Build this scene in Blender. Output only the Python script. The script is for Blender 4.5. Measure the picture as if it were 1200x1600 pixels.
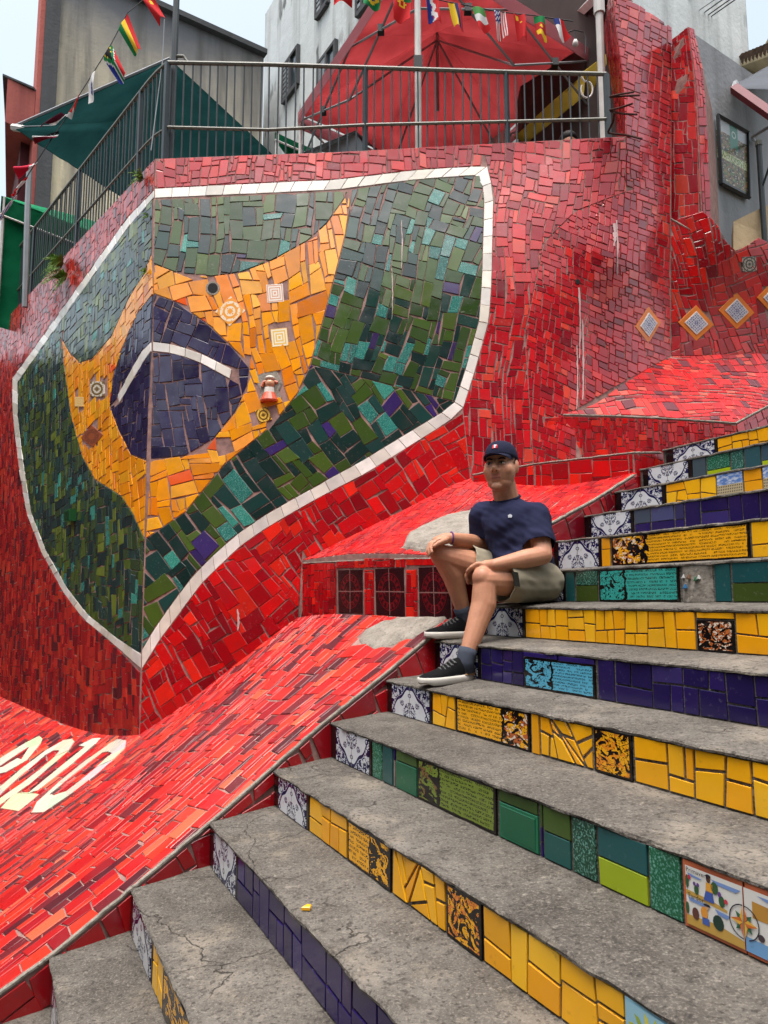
import bpy, bmesh, math, random
import numpy as np
from mathutils import Vector, Matrix, noise as mnoise

for _o in list(bpy.data.objects): bpy.data.objects.remove(_o)
SC = bpy.context.scene
COL = SC.collection
S = 1.1                      # metres per drafting unit (all shapes below are drafted in units of 1.1 m, camera at the origin)
F = 1155.6                   # focal length in pixels of the 1200 x 1600 photograph (26 mm equivalent)
PITCH = math.radians(6.76)
CT, ST = math.cos(PITCH), math.sin(PITCH)

# ------------------------------------------------------------------ camera, sky, sun, exposure
cam = bpy.data.cameras.new('camera'); camo = bpy.data.objects.new('camera', cam); COL.objects.link(camo)
cam.sensor_fit = 'VERTICAL'; cam.sensor_height = 36.0; cam.sensor_width = 27.0; cam.lens = 26.0
cam.clip_start = 0.05; cam.clip_end = 3000
camo.location = (0, 0, 0); camo.rotation_euler = (math.radians(90) + PITCH, 0, 0)
SC.camera = camo
SUN_EL, SUN_AZ = math.radians(76), math.radians(200)      # azimuth clockwise from +Y
w = bpy.data.worlds.new('World'); SC.world = w; w.use_nodes = True
nt = w.node_tree; nt.nodes.clear()
sky = nt.nodes.new('ShaderNodeTexSky'); sky.sky_type = 'NISHITA'; sky.sun_disc = False
sky.sun_elevation = SUN_EL; sky.sun_rotation = SUN_AZ; sky.air_density = 1.0; sky.dust_density = 6.0; sky.ozone_density = 1.0
hsv = nt.nodes.new('ShaderNodeHueSaturation'); hsv.inputs['Saturation'].default_value = 0.5; hsv.inputs['Hue'].default_value = 0.465
bg = nt.nodes.new('ShaderNodeBackground'); bg.inputs['Strength'].default_value = 0.15
wo = nt.nodes.new('ShaderNodeOutputWorld')
nt.links.new(sky.outputs[0], hsv.inputs['Color']); nt.links.new(hsv.outputs[0], bg.inputs[0]); nt.links.new(bg.outputs[0], wo.inputs[0])
sl = bpy.data.lights.new('sun', 'SUN'); sl.energy = 0.9; sl.angle = math.radians(24); sl.color = (1, 0.96, 0.9)
so = bpy.data.objects.new('sun', sl); COL.objects.link(so)
_d = Vector((math.sin(SUN_AZ) * math.cos(SUN_EL), math.cos(SUN_AZ) * math.cos(SUN_EL), math.sin(SUN_EL)))
so.rotation_euler = _d.to_track_quat('Z', 'Y').to_euler(); so.location = (0, -5, 20)
SC.view_settings.view_transform = 'Standard'; SC.view_settings.look = 'None'
SC.view_settings.exposure = 1.2; SC.view_settings.gamma = 1.0; SC.view_settings.use_curve_mapping = False
SC.render.engine = 'CYCLES'
SC.cycles.use_denoising = True
SC.cycles.max_bounces = 4; SC.cycles.diffuse_bounces = 2; SC.cycles.glossy_bounces = 2; SC.cycles.transmission_bounces = 4

# ------------------------------------------------------------------ maths helpers
def ray(px, py):
    x = (px - 600) / F; c = (800 - py) / F
    f = CT - c * ST; z = ST + c * CT
    return x / f, z / f
def at(px, py, Y):
    a, b = ray(px, py); return (a * Y, Y, b * Y)
def atz(px, py, Z):
    a, b = ray(px, py); Y = Z / b; return (a * Y, Y, Z)
def proj(p):
    X, Y, Z = p
    d = Y * CT + Z * ST; u = -Y * ST + Z * CT
    if d < 0.05: d = 0.05
    return 600 + F * X / d, 800 - F * u / d
def onplane(px, py, P, d):
    """ray through a picture point meets the vertical plane through P along plan direction d"""
    a, b = ray(px, py)
    nx, ny = -d[1], d[0]
    Y = (P[0] * nx + P[1] * ny) / (a * nx + ny)
    return (a * Y, Y, b * Y)
def add(a, b, k=1.0): return (a[0] + b[0] * k, a[1] + b[1] * k, a[2] + b[2] * k)
def sub(a, b): return (a[0] - b[0], a[1] - b[1], a[2] - b[2])
def cross(a, b): return (a[1]*b[2]-a[2]*b[1], a[2]*b[0]-a[0]*b[2], a[0]*b[1]-a[1]*b[0])
def norm(a):
    l = math.sqrt(a[0]**2 + a[1]**2 + a[2]**2) or 1; return (a[0]/l, a[1]/l, a[2]/l)
def lerp(a, b, t): return tuple(x + (y - x) * t for x, y in zip(a, b))
def dist(a, b): return math.sqrt(sum((x - y) ** 2 for x, y in zip(a, b)))
def lin(c):
    return tuple(((v/255)/12.92 if v/255 <= 0.04045 else ((v/255+0.055)/1.055)**2.4) for v in c[:3])
def H(r, g, b): return lin((r, g, b))
class TPS:
    """smooth surface through scattered points"""
    def __init__(s, pts, vals, reg=1e-4):
        P = np.array(pts, float); s.mu = P.mean(0); s.sd = P.std() or 1
        s.P = (P - s.mu) / s.sd; n = len(P)
        K = s.k(np.linalg.norm(s.P[:, None] - s.P[None], axis=2)) + np.eye(n) * reg
        Q = np.hstack([np.ones((n, 1)), s.P])
        A = np.vstack([np.hstack([K, Q]), np.hstack([Q.T, np.zeros((3, 3))])])
        s.w = np.linalg.solve(A, np.concatenate([np.array(vals, float), np.zeros(3)]))
    def k(s, r): return np.where(r > 1e-9, r * r * np.log(r + 1e-12), 0.0)
    def __call__(s, x, y):
        q = (np.array([x, y]) - s.mu) / s.sd
        r = np.sqrt(((s.P - q) ** 2).sum(1)); n = len(s.P)
        return float(s.w[:n] @ s.k(r) + s.w[n] + s.w[n+1] * q[0] + s.w[n+2] * q[1])
def inv(Sf, px, py, u=0.0, v=0.0):
    """surface parameters whose point lies behind the picture point"""
    for _ in range(25):
        p = proj(Sf(u, v)); e = 1e-3
        pu = proj(Sf(u + e, v)); pv = proj(Sf(u, v + e))
        a, b, c, d = (pu[0]-p[0])/e, (pv[0]-p[0])/e, (pu[1]-p[1])/e, (pv[1]-p[1])/e
        D = a*d - b*c
        if abs(D) < 1e-9: break
        ex, ey = px - p[0], py - p[1]
        du, dv = (ex*d - b*ey)/D, (a*ey - c*ex)/D
        m = max(abs(du), abs(dv)); k = min(1, 0.8/m) if m > 0 else 1
        u += du*k; v += dv*k
        if m < 1e-5: break
    return (u, v)

# ------------------------------------------------------------------ object helpers
def origin(o):
    t = Vector((0, 0, 0))
    while o: t += o.location; o = o.parent
    return t
def props(o, label=None, cat=None, group=None, kind=None):
    if label: o['label'] = label
    if cat: o['category'] = cat
    if group: o['group'] = group
    if kind: o['kind'] = kind
    return o
def thing(name, loc, label, cat, group=None):
    o = bpy.data.objects.new(name, None); COL.objects.link(o); o.empty_display_size = 0.1
    o.location = Vector(loc) * S
    return props(o, label, cat, group)
def mk(name, V, Fc, mat, parent=None, cols=None, smooth=False, uvs=None, mats=None, midx=None, org=None):
    """one mesh object from world-space points in drafting units"""
    V = np.array(V, float) * S
    o3 = V.mean(0) if org is None else np.array(org, float) * S
    me = bpy.data.meshes.new(name); me.from_pydata((V - o3).tolist(), [], [list(f) for f in Fc])
    for m in (mats or [mat]): me.materials.append(m)
    if midx: me.polygons.foreach_set('material_index', midx)
    if cols is not None:
        a = me.attributes.new('Col', 'FLOAT_COLOR', 'FACE')
        if len(cols) == 3 and not hasattr(cols[0], '__len__'): cols = [cols] * len(Fc)
        a.data.foreach_set('color', np.hstack([np.array(cols, float), np.ones((len(Fc), 1))]).ravel())
    if uvs is not None:
        ul = me.uv_layers.new(name='UVMap')
        i = 0
        for f in Fc:
            for vi in f: ul.data[i].uv = uvs[vi]; i += 1
    if smooth: me.polygons.foreach_set('use_smooth', [True] * len(me.polygons))
    o = bpy.data.objects.new(name, me); COL.objects.link(o)
    if parent: o.parent = parent
    o.location = Vector(o3.tolist()) - (origin(parent) if parent else Vector((0, 0, 0)))
    return o
def box(c, ax, ay, az):
    """box from centre and three half-axis vectors"""
    V = []
    for i in (-1, 1):
        for j in (-1, 1):
            for k in (-1, 1): V.append(tuple(c[q] + ax[q]*i + ay[q]*j + az[q]*k for q in range(3)))
    return V, [(0,1,3,2),(4,6,7,5),(0,4,5,1),(2,3,7,6),(0,2,6,4),(1,5,7,3)]
def tube(pts, r, n=8, closed_ends=True):
    """tube along points; r a number or a list"""
    V, Fc = [], []
    m = len(pts); prev = None
    for i, p in enumerate(pts):
        a = pts[max(0, i-1)]; b = pts[min(m-1, i+1)]
        t = norm(sub(b, a))
        if prev is None:
            ref = (0, 0, 1) if abs(t[2]) < 0.9 else (1, 0, 0)
            x = norm(cross(t, ref))
        else:
            x = norm(sub(prev, tuple(q * sum(prev[k]*t[k] for k in range(3)) for q in t)))
        prev = x; y = cross(t, x)
        rr = r[i] if hasattr(r, '__len__') else r
        for k in range(n):
            an = 2*math.pi*k/n
            V.append(tuple(p[q] + rr*(x[q]*math.cos(an) + y[q]*math.sin(an)) for q in range(3)))
    for i in range(m-1):
        for k in range(n):
            Fc.append((i*n+k, i*n+(k+1) % n, (i+1)*n+(k+1) % n, (i+1)*n+k))
    if closed_ends:
        Fc.append(tuple(range(n))[::-1]); Fc.append(tuple(range((m-1)*n, m*n)))
    return V, Fc
class MB:
    """collects shapes for one mesh"""
    def __init__(s): s.V, s.F, s.C = [], [], []
    def put(s, VF, col=None):
        n = len(s.V); s.V += list(VF[0]); s.F += [tuple(i+n for i in f) for f in VF[1]]
        if col is not None: s.C += [col] * len(VF[1])
        return s
    def build(s, name, mat, parent=None, **k):
        return mk(name, s.V, s.F, mat, parent, cols=(s.C or None), **k)

# ------------------------------------------------------------------ node helpers
class N:
    """socket wrapper: arithmetic on sockets builds Math nodes"""
    def __init__(s, t, k): s.t, s.k = t, k
    @staticmethod
    def m(t, op, *a, clamp=False):
        n = t.nodes.new('ShaderNodeMath'); n.operation = op; n.use_clamp = clamp
        for i, v in enumerate(a):
            if isinstance(v, N): t.links.new(v.k, n.inputs[i])
            else: n.inputs[i].default_value = v
        return N(t, n.outputs[0])
    def __add__(s, o): return N.m(s.t, 'ADD', s, o)
    __radd__ = __add__
    def __sub__(s, o): return N.m(s.t, 'SUBTRACT', s, o)
    def __rsub__(s, o): return N.m(s.t, 'SUBTRACT', o, s)
    def __mul__(s, o): return N.m(s.t, 'MULTIPLY', s, o)
    __rmul__ = __mul__
    def __truediv__(s, o): return N.m(s.t, 'DIVIDE', s, o)
    def abs(s): return N.m(s.t, 'ABSOLUTE', s)
    def floor(s): return N.m(s.t, 'FLOOR', s)
    def fract(s): return N.m(s.t, 'FRACT', s)
    def sin(s): return N.m(s.t, 'SINE', s)
    def pow(s, o): return N.m(s.t, 'POWER', s, o)
    def sqrt(s): return N.m(s.t, 'SQRT', s)
    def gt(s, o): return N.m(s.t, 'GREATER_THAN', s, o)
    def lt(s, o): return N.m(s.t, 'LESS_THAN', s, o)
    def max(s, o): return N.m(s.t, 'MAXIMUM', s, o)
    def min(s, o): return N.m(s.t, 'MINIMUM', s, o)
    def ramp(s, a, b, lo=0.0, hi=1.0):
        n = s.t.nodes.new('ShaderNodeMapRange'); n.clamp = True
        s.t.links.new(s.k, n.inputs[0])
        for i, v in enumerate((a, b, lo, hi)): n.inputs[i+1].default_value = v
        return N(s.t, n.outputs[0])
class M:
    """material under construction"""
    def __init__(s, name, rough=0.6, spec=0.5, metal=0.0):
        s.mat = bpy.data.materials.new(name); s.mat.use_nodes = True; s.t = s.mat.node_tree
        s.b = s.t.nodes['Principled BSDF']; s.b.inputs['Roughness'].default_value = rough
        s.b.inputs['Specular IOR Level'].default_value = spec; s.b.inputs['Metallic'].default_value = metal
    def node(s, k): return s.t.nodes.new(k)
    def pos(s, scale=1.0):
        g = s.node('ShaderNodeNewGeometry'); return g.outputs['Position']
    def uv(s):
        n = s.node('ShaderNodeUVMap'); x = s.node('ShaderNodeSeparateXYZ'); s.t.links.new(n.outputs[0], x.inputs[0])
        return N(s.t, x.outputs[0]), N(s.t, x.outputs[1])
    def xyz(s):
        x = s.node('ShaderNodeSeparateXYZ'); s.t.links.new(s.pos(), x.inputs[0])
        return N(s.t, x.outputs[0]), N(s.t, x.outputs[1]), N(s.t, x.outputs[2])
    def vec(s, *a):
        c = s.node('ShaderNodeCombineXYZ')
        for i, v in enumerate(a):
            if isinstance(v, N): s.t.links.new(v.k, c.inputs[i])
            else: c.inputs[i].default_value = v
        return c.outputs[0]
    def noise(s, scale, detail=3, vec=None, rough=0.5, dist=0.0):
        n = s.node('ShaderNodeTexNoise'); n.inputs['Scale'].default_value = scale; n.inputs['Detail'].default_value = detail
        n.inputs['Roughness'].default_value = rough; n.inputs['Distortion'].default_value = dist
        s.t.links.new(vec if vec is not None else s.pos(), n.inputs['Vector'])
        return N(s.t, n.outputs[0])
    def voro(s, scale, vec=None, feat='F1', rnd=1.0):
        n = s.node('ShaderNodeTexVoronoi'); n.feature = feat; n.inputs['Scale'].default_value = scale; n.inputs['Randomness'].default_value = rnd
        s.t.links.new(vec if vec is not None else s.pos(), n.inputs['Vector'])
        return N(s.t, n.outputs[0])
    def attr(s, name='Col'):
        n = s.node('ShaderNodeAttribute'); n.attribute_name = name; return n.outputs['Color']
    def mix(s, f, a, b, mode='MIX'):
        n = s.node('ShaderNodeMix'); n.data_type = 'RGBA'; n.blend_type = mode
        for v, i in ((f, 0), (a, 6), (b, 7)):
            if isinstance(v, N): s.t.links.new(v.k, n.inputs[i])
            elif hasattr(v, 'is_linked'): s.t.links.new(v, n.inputs[i])
            elif isinstance(v, (int, float)): n.inputs[i].default_value = v
            else: n.inputs[i].default_value = (*v, 1)
        return n.outputs[2]
    def color(s, k):
        if isinstance(k, tuple): s.b.inputs['Base Color'].default_value = (*k, 1)
        else: s.t.links.new(k, s.b.inputs['Base Color'])
        return s
    def rough(s, n): s.t.links.new(n.k, s.b.inputs['Roughness']); return s
    def bump(s, h, strength=0.3, dist=0.01):
        n = s.node('ShaderNodeBump'); n.inputs['Strength'].default_value = strength; n.inputs['Distance'].default_value = dist
        s.t.links.new(h.k, n.inputs['Height']); s.t.links.new(n.outputs[0], s.b.inputs['Normal']); return s

# ------------------------------------------------------------------ materials
def glaze(name, r0=0.08, r1=0.3, bumpk=0.12, speck=0.0, wear=(0.55, 0.5, 0.48), wk=0.35, spec=0.6, dk=0.22):
    m = M(name); c = m.attr()
    n1 = m.noise(9, 3); n2 = m.noise(60, 2); n3 = m.noise(2.2, 2)
    c = m.mix(n1.ramp(0.3, 0.7, 0.0, dk), c, (0.02, 0.01, 0.01))
    if speck:
        sp = m.noise(170, 2).ramp(0.5, 0.68) * speck
        c = m.mix(sp, c, (0.2, 0.5, 0.42))
    c = m.mix((n2.ramp(0.62, 0.8) * n3.ramp(0.45, 0.7)) * wk, c, wear)
    c = m.mix(m.noise(26, 3, rough=0.7).ramp(0.64, 0.82, 0, 0.45), c, (0.05, 0.035, 0.03))
    m.color(c); m.rough(n1.ramp(0.3, 0.75, r0, r1)); m.b.inputs['Specular IOR Level'].default_value = spec
    m.bump(m.noise(7, 1) * 0.8 + n2 * 0.06, bumpk, 0.02)
    return m.mat
GLAZE = glaze('glazed_tile')
GLAZE_RAMP = glaze('worn_glazed_tile', 0.22, 0.5, 0.15, wk=0.35, spec=0.42)
GLAZE_TEX = glaze('mottled_glazed_tile', 0.1, 0.3, 0.35, speck=0.7)
GLAZE_STEP = glaze('step_tile_glaze', 0.1, 0.28, 0.06, wk=0.25, spec=0.5, dk=0.10)
def grout(name, col, col2):
    m = M(name, 0.9, 0.2); n = m.noise(14, 5, rough=0.65)
    m.color(m.mix(n.ramp(0.35, 0.7), col, col2)); m.bump(m.noise(90, 4), 0.5, 0.004); return m.mat
GROUT_RED = grout('red_grout', H(164, 130, 122), H(118, 92, 87))
GROUT = grout('grey_grout', H(138, 132, 124), H(92, 88, 82))
GROUT_DARK = grout('dark_grout', H(96, 92, 86), H(60, 57, 54))
def concrete():
    m = M('worn_concrete', 0.9, 0.25)
    big = m.noise(1.7, 4, rough=0.6); mid = m.noise(9, 5, rough=0.7); fine = m.noise(150, 2, rough=0.6); ag = m.voro(120)
    c = m.mix(big.ramp(0.3, 0.7), H(76, 73, 68), H(122, 117, 109))
    c = m.mix(mid.ramp(0.35, 0.72, 0, 0.8), c, H(60, 56, 51))
    c = m.mix(m.noise(3.3, 4, rough=0.7).ramp(0.55, 0.75, 0, 0.6), c, H(148, 138, 122))
    c = m.mix(fine.ramp(0.5, 0.75, 0, 0.5), c, H(152, 143, 130))
    c = m.mix(m.noise(70, 3, rough=0.65).ramp(0.52, 0.66, 0, 0.75), c, H(48, 45, 42))
    c = m.mix(m.noise(38, 4, rough=0.7).ramp(0.60, 0.74, 0, 0.6), c, H(158, 151, 139))
    c = m.mix(m.noise(6.5, 3, rough=0.4).ramp(0.70, 0.76, 0, 0.55), c, H(52, 49, 45))
    # hairline cracks
    wv = m.node('ShaderNodeVectorMath'); wv.operation = 'ADD'
    nn = m.node('ShaderNodeTexNoise'); nn.inputs['Scale'].default_value = 3.5; nn.inputs['Detail'].default_value = 6
    m.t.links.new(m.pos(), nn.inputs['Vector'])
    sc = m.node('ShaderNodeVectorMath'); sc.operation = 'SCALE'; sc.inputs['Scale'].default_value = 0.35
    m.t.links.new(nn.outputs[1], sc.inputs[0]); m.t.links.new(m.pos(), wv.inputs[0]); m.t.links.new(sc.outputs[0], wv.inputs[1])
    cr = m.voro(1.9, wv.outputs[0], 'DISTANCE_TO_EDGE').ramp(0.0013, 0.005, 1, 0) * m.noise(1.1, 2).ramp(0.53, 0.57)
    c = m.mix(cr * 0.8, c, H(40, 37, 34))
    m.color(c); m.bump(fine * 0.3 + mid * 0.9 + ag * 0.3 - cr * 0.8, 0.8, 0.010)
    return m.mat
CONC = concrete()
def cement():
    m = M('patch_cement', 0.9, 0.25); n = m.noise(11, 6, rough=0.7)
    c = m.mix(n.ramp(0.3, 0.7), H(118, 112, 102), H(160, 153, 142)); c = m.mix(m.noise(70, 3).ramp(0.55, 0.7, 0, 0.6), c, H(70, 66, 60))
    m.color(c); m.bump(n + m.noise(60, 3) * 0.3, 0.8, 0.012); return m.mat
CEMENT = cement()
def plain(name, col, rough=0.6, spec=0.4, metal=0.0, var=0.25, sc=6.0, bk=0.15):
    m = M(name, rough, spec, metal); n = m.noise(sc, 4)
    d = tuple(v * (1 - var) for v in col)
    m.color(m.mix(n.ramp(0.3, 0.7), d, col)); m.bump(m.noise(sc * 12, 3), bk, 0.003); return m.mat
# ------------------------------------------------------------------ mosaic machinery
def area(p): return 0.5 * sum(p[i][0]*p[(i+1) % len(p)][1] - p[(i+1) % len(p)][0]*p[i][1] for i in range(len(p)))
def clip(poly, q, n, off=0.0):
    out = []; m = len(poly)
    for i in range(m):
        a, b = poly[i], poly[(i+1) % m]
        da = (a[0]-q[0])*n[0] + (a[1]-q[1])*n[1] - off; db = (b[0]-q[0])*n[0] + (b[1]-q[1])*n[1] - off
        if da >= 0: out.append(a)
        if (da >= 0) != (db >= 0):
            t = da/(da-db); out.append((a[0]+(b[0]-a[0])*t, a[1]+(b[1]-a[1])*t))
    return out
def inset(poly, g):
    if area(poly) < 0: poly = poly[::-1]
    out = poly; m = len(poly)
    for i in range(m):
        a, b = poly[i], poly[(i+1) % m]
        l = math.hypot(b[0]-a[0], b[1]-a[1])
        if l < 1e-7: continue
        out = clip(out, a, (-(b[1]-a[1])/l, (b[0]-a[0])/l), g)
        if len(out) < 3: return []
    r = []
    for p in out:
        if not r or math.hypot(p[0]-r[-1][0], p[1]-r[-1][1]) > 1.2e-3: r.append(p)
    if len(r) > 2 and math.hypot(r[0][0]-r[-1][0], r[0][1]-r[-1][1]) < 1.2e-3: r.pop()
    return r if len(r) > 2 else []
def inside(p, poly):
    c = False; x, y = p; m = len(poly)
    for i in range(m):
        a, b = poly[i], poly[i-1]
        if (a[1] > y) != (b[1] > y) and x < (b[0]-a[0])*(y-a[1])/(b[1]-a[1]) + a[0]: c = not c
    return c
def seg_hits(a, b, poly):
    """does the segment cross the convex polygon (counter-clockwise)"""
    t0, t1 = 0.0, 1.0; dx, dy = b[0]-a[0], b[1]-a[1]; m = len(poly)
    for i in range(m):
        p, q = poly[i], poly[(i+1) % m]; nx, ny = -(q[1]-p[1]), q[0]-p[0]
        d0 = (a[0]-p[0])*nx + (a[1]-p[1])*ny; dd = dx*nx + dy*ny
        if abs(dd) < 1e-12:
            if d0 < 0: return False
        else:
            t = -d0/dd
            if dd > 0: t0 = max(t0, t)
            else: t1 = min(t1, t)
            if t0 > t1: return False
    return True
def fit(tiles, region, gap=0.003):
    """cut convex tiles to a region outline"""
    if area(region) < 0: region = region[::-1]
    segs = [(region[i], region[(i+1) % len(region)]) for i in range(len(region))]
    out = []
    for t in tiles:
        if area(t) < 0: t = t[::-1]
        x0 = min(p[0] for p in t); x1 = max(p[0] for p in t); y0 = min(p[1] for p in t); y1 = max(p[1] for p in t)
        hit = [s for s in segs if not (max(s[0][0], s[1][0]) < x0 or min(s[0][0], s[1][0]) > x1 or max(s[0][1], s[1][1]) < y0 or min(s[0][1], s[1][1]) > y1)
               and seg_hits(s[0], s[1], t)]
        c = (sum(p[0] for p in t)/len(t), sum(p[1] for p in t)/len(t))
        if not hit:
            if inside(c, region): out.append(t)
            continue
        for a, b in hit:
            l = math.hypot(b[0]-a[0], b[1]-a[1])
            if l < 1e-9: continue
            t = clip(t, a, (-(b[1]-a[1])/l, (b[0]-a[0])/l), gap)
            if len(t) < 3: break
        if len(t) >= 3:
            t = inset(t, 0.0005)
            if t and area(t) > 1.2e-4:
                c = (sum(p[0] for p in t)/len(t), sum(p[1] for p in t)/len(t))
                if inside(c, region): out.append(t)
    return out
SHAPES = [((2,3),4),((3,2),4),((2,2),2),((3,3),1),((2,4),2),((4,2),2),((1,3),1),((3,1),1),((1,2),1),((2,1),1)]
def pack(region, cell, rng, e1=(1, 0), e2=(0, 1), shapes=SHAPES, gap=0.0024, jit=0.18, warp=0.0, wsc=1.0):
    """random rectangles of whole cells filling the region, corners jittered, joints left open"""
    D = e1[0]*e2[1] - e1[1]*e2[0]
    loc = [((p[0]*e2[1]-p[1]*e2[0])/D, (e1[0]*p[1]-e1[1]*p[0])/D) for p in region]
    x0 = min(p[0] for p in loc)-cell*2; x1 = max(p[0] for p in loc)+cell*2; y0 = min(p[1] for p in loc)-cell*2; y1 = max(p[1] for p in loc)+cell*2
    nx, ny = int((x1-x0)/cell)+1, int((y1-y0)/cell)+1
    occ = [[False]*ny for _ in range(nx)]
    ks = [s for s, k in shapes]; ws = [k for s, k in shapes]
    nodes = {}
    def node(i, j):
        if (i, j) not in nodes:
            x = x0+(i+rng.uniform(-jit, jit))*cell; y = y0+(j+rng.uniform(-jit, jit))*cell
            if warp:
                x += warp*mnoise.noise((x*wsc, y*wsc, 3.1)); y += warp*mnoise.noise((x*wsc, y*wsc, 9.7))
            nodes[(i, j)] = (x*e1[0]+y*e2[0], x*e1[1]+y*e2[1])
        return nodes[(i, j)]
    out = []
    for j in range(ny-1):
        for i in range(nx-1):
            if occ[i][j]: continue
            opts = [(s, w_) for s, w_ in zip(ks, ws) if i+s[0] < nx and j+s[1] < ny and not any(occ[i+a][j+b] for a in range(s[0]) for b in range(s[1]))]
            s = rng.choices([o[0] for o in opts], [o[1] for o in opts])[0] if opts else (1, 1)
            for a in range(s[0]):
                for b in range(s[1]): occ[i+a][j+b] = True
            q = [node(i, j), node(i+s[0], j), node(i+s[0], j+s[1]), node(i, j+s[1])]
            q = inset(q, gap)
            if q: out.append(q)
    return fit(out, region, gap)
def shatter(poly, target, rng, tilt=0.12, gap=0.0035, aspect=1.6):
    """cut a convex shape again and again until the pieces have the size of broken tile"""
    out = []; stack = [poly if area(poly) > 0 else poly[::-1]]
    while stack:
        p = stack.pop()
        if area(p) < target*rng.uniform(0.75, 1.7): 
            q = inset(p, gap)
            if q and area(q) > 5e-5: out.append(q)
            continue
        cx = sum(a[0] for a in p)/len(p); cy = sum(a[1] for a in p)/len(p)
        wx = max(a[0] for a in p)-min(a[0] for a in p); wy = max(a[1] for a in p)-min(a[1] for a in p)
        ang = (0 if wx*rng.uniform(0.8, 1.25)*1.0 > wy*1.15 else math.pi/2) + rng.uniform(-tilt, tilt)
        n = (math.cos(ang), math.sin(ang))
        q = (cx+rng.uniform(-0.16, 0.16)*wx, cy+rng.uniform(-0.16, 0.16)*wy)
        a = clip(p, q, n); b = clip(p, q, (-n[0], -n[1]))
        if len(a) < 3 or len(b) < 3: continue
        stack += [a, b]
    return out
def strip(outer, inner, step, gap=0.0012):
    """tiles along a band between two matching polylines"""
    def res(pl, n):
        L = [0]
        for i in range(1, len(pl)): L.append(L[-1]+math.hypot(pl[i][0]-pl[i-1][0], pl[i][1]-pl[i-1][1]))
        r = []
        for k in range(n+1):
            d = L[-1]*k/n; i = max(1, next((j for j in range(len(L)) if L[j] >= d-1e-9), len(L)-1))
            t = (d-L[i-1])/max(1e-9, L[i]-L[i-1]); r.append((pl[i-1][0]+(pl[i][0]-pl[i-1][0])*t, pl[i-1][1]+(pl[i][1]-pl[i-1][1])*t))
        return r
    n = max(1, int(sum(math.hypot(outer[i][0]-outer[i-1][0], outer[i][1]-outer[i-1][1]) for i in range(1, len(outer)))/step))
    a, b = res(outer, n), res(inner, n)
    return [q for q in (inset([a[i], a[i+1], b[i+1], b[i]], gap) for i in range(n)) if q]
def tile3d(Sf, poly, h=0.006, rng=random, tilt=0.03, bev=0.0018, sink=0.004):
    """a flat glazed piece with eased edges lying on the surface"""
    cu = sum(p[0] for p in poly)/len(poly); cv = sum(p[1] for p in poly)/len(poly); e = 0.01
    c = Sf(cu, cv); du = tuple((x-y)/(2*e) for x, y in zip(Sf(cu+e, cv), Sf(cu-e, cv))); dv = tuple((x-y)/(2*e) for x, y in zip(Sf(cu, cv+e), Sf(cu, cv-e)))
    n = norm(cross(du, dv)); ta, tb = rng.uniform(-tilt, tilt), rng.uniform(-tilt, tilt)
    hh = h*rng.uniform(0.8, 1.25)
    top = inset(poly, bev)
    if len(top) != len(poly): top = [(cu+(p[0]-cu)*0.94, cv+(p[1]-cv)*0.94) for p in poly]
    def P(p, z):
        x, y = p[0]-cu, p[1]-cv; z2 = z + (ta*x+tb*y if z > 0 else 0)
        return tuple(c[q]+du[q]*x+dv[q]*y+n[q]*z2 for q in range(3))
    m = len(poly)
    V = [P(p, -sink) for p in poly]+[P(p, hh-bev) for p in poly]+[P(p, hh) for p in top]
    Fc = [tuple(range(2*m, 3*m))]
    for r in (0, 1):
        for i in range(m): Fc.append((r*m+i, r*m+(i+1) % m, (r+1)*m+(i+1) % m, (r+1)*m+i))
    return V, Fc
def scr_area(V):
    q = [proj(v) for v in V]; m = len(V)//3; q = q[2*m:]
    x = sum(p[0] for p in q)/m; y = sum(p[1] for p in q)/m
    a = abs(area(q))
    return a if (-20 < x < 1220 and -20 < y < 1620) else a*1e-4
class Mosaic:
    """gathers the tiles of one thing; the largest in view become parts, the rest one mass per kind"""
    def __init__(s, parent): s.parent, s.T = parent, {}
    def lay(s, kind, Sf, polys, pal, rng, mat, h=0.005, tilt=0.035, colf=None):
        cs = [lin(c) for c, k in pal]; ws = [k for c, k in pal]
        for p in polys:
            c = rng.choices(cs, ws)[0]; g = rng.uniform(0.8, 1.15); c = tuple(min(0.95, v*g) for v in c)
            V, Fc = tile3d(Sf, p, h, rng, tilt)
            s.T.setdefault(kind, []).append((scr_area(V), V, Fc, c, mat))
    def finish(s, cap=300, minpx=20):
        for kind, L in s.T.items():
            L.sort(key=lambda t: -t[0])
            top = [t for t in L[:cap] if t[0] >= minpx]
            for a, V, Fc, c, mat in top: mk(kind, V, Fc, mat, s.parent, cols=c)
            rest = L[len(top):]
            if rest:
                mats = []; b = MB(); mi = []
                for a, V, Fc, c, mat in rest:
                    if mat not in mats: mats.append(mat)
                    b.put((V, Fc), c); mi += [mats.index(mat)]*len(Fc)
                o = b.build(kind+'_mosaic', None, s.parent, mats=mats, midx=mi); o['kind'] = 'stuff'
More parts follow.
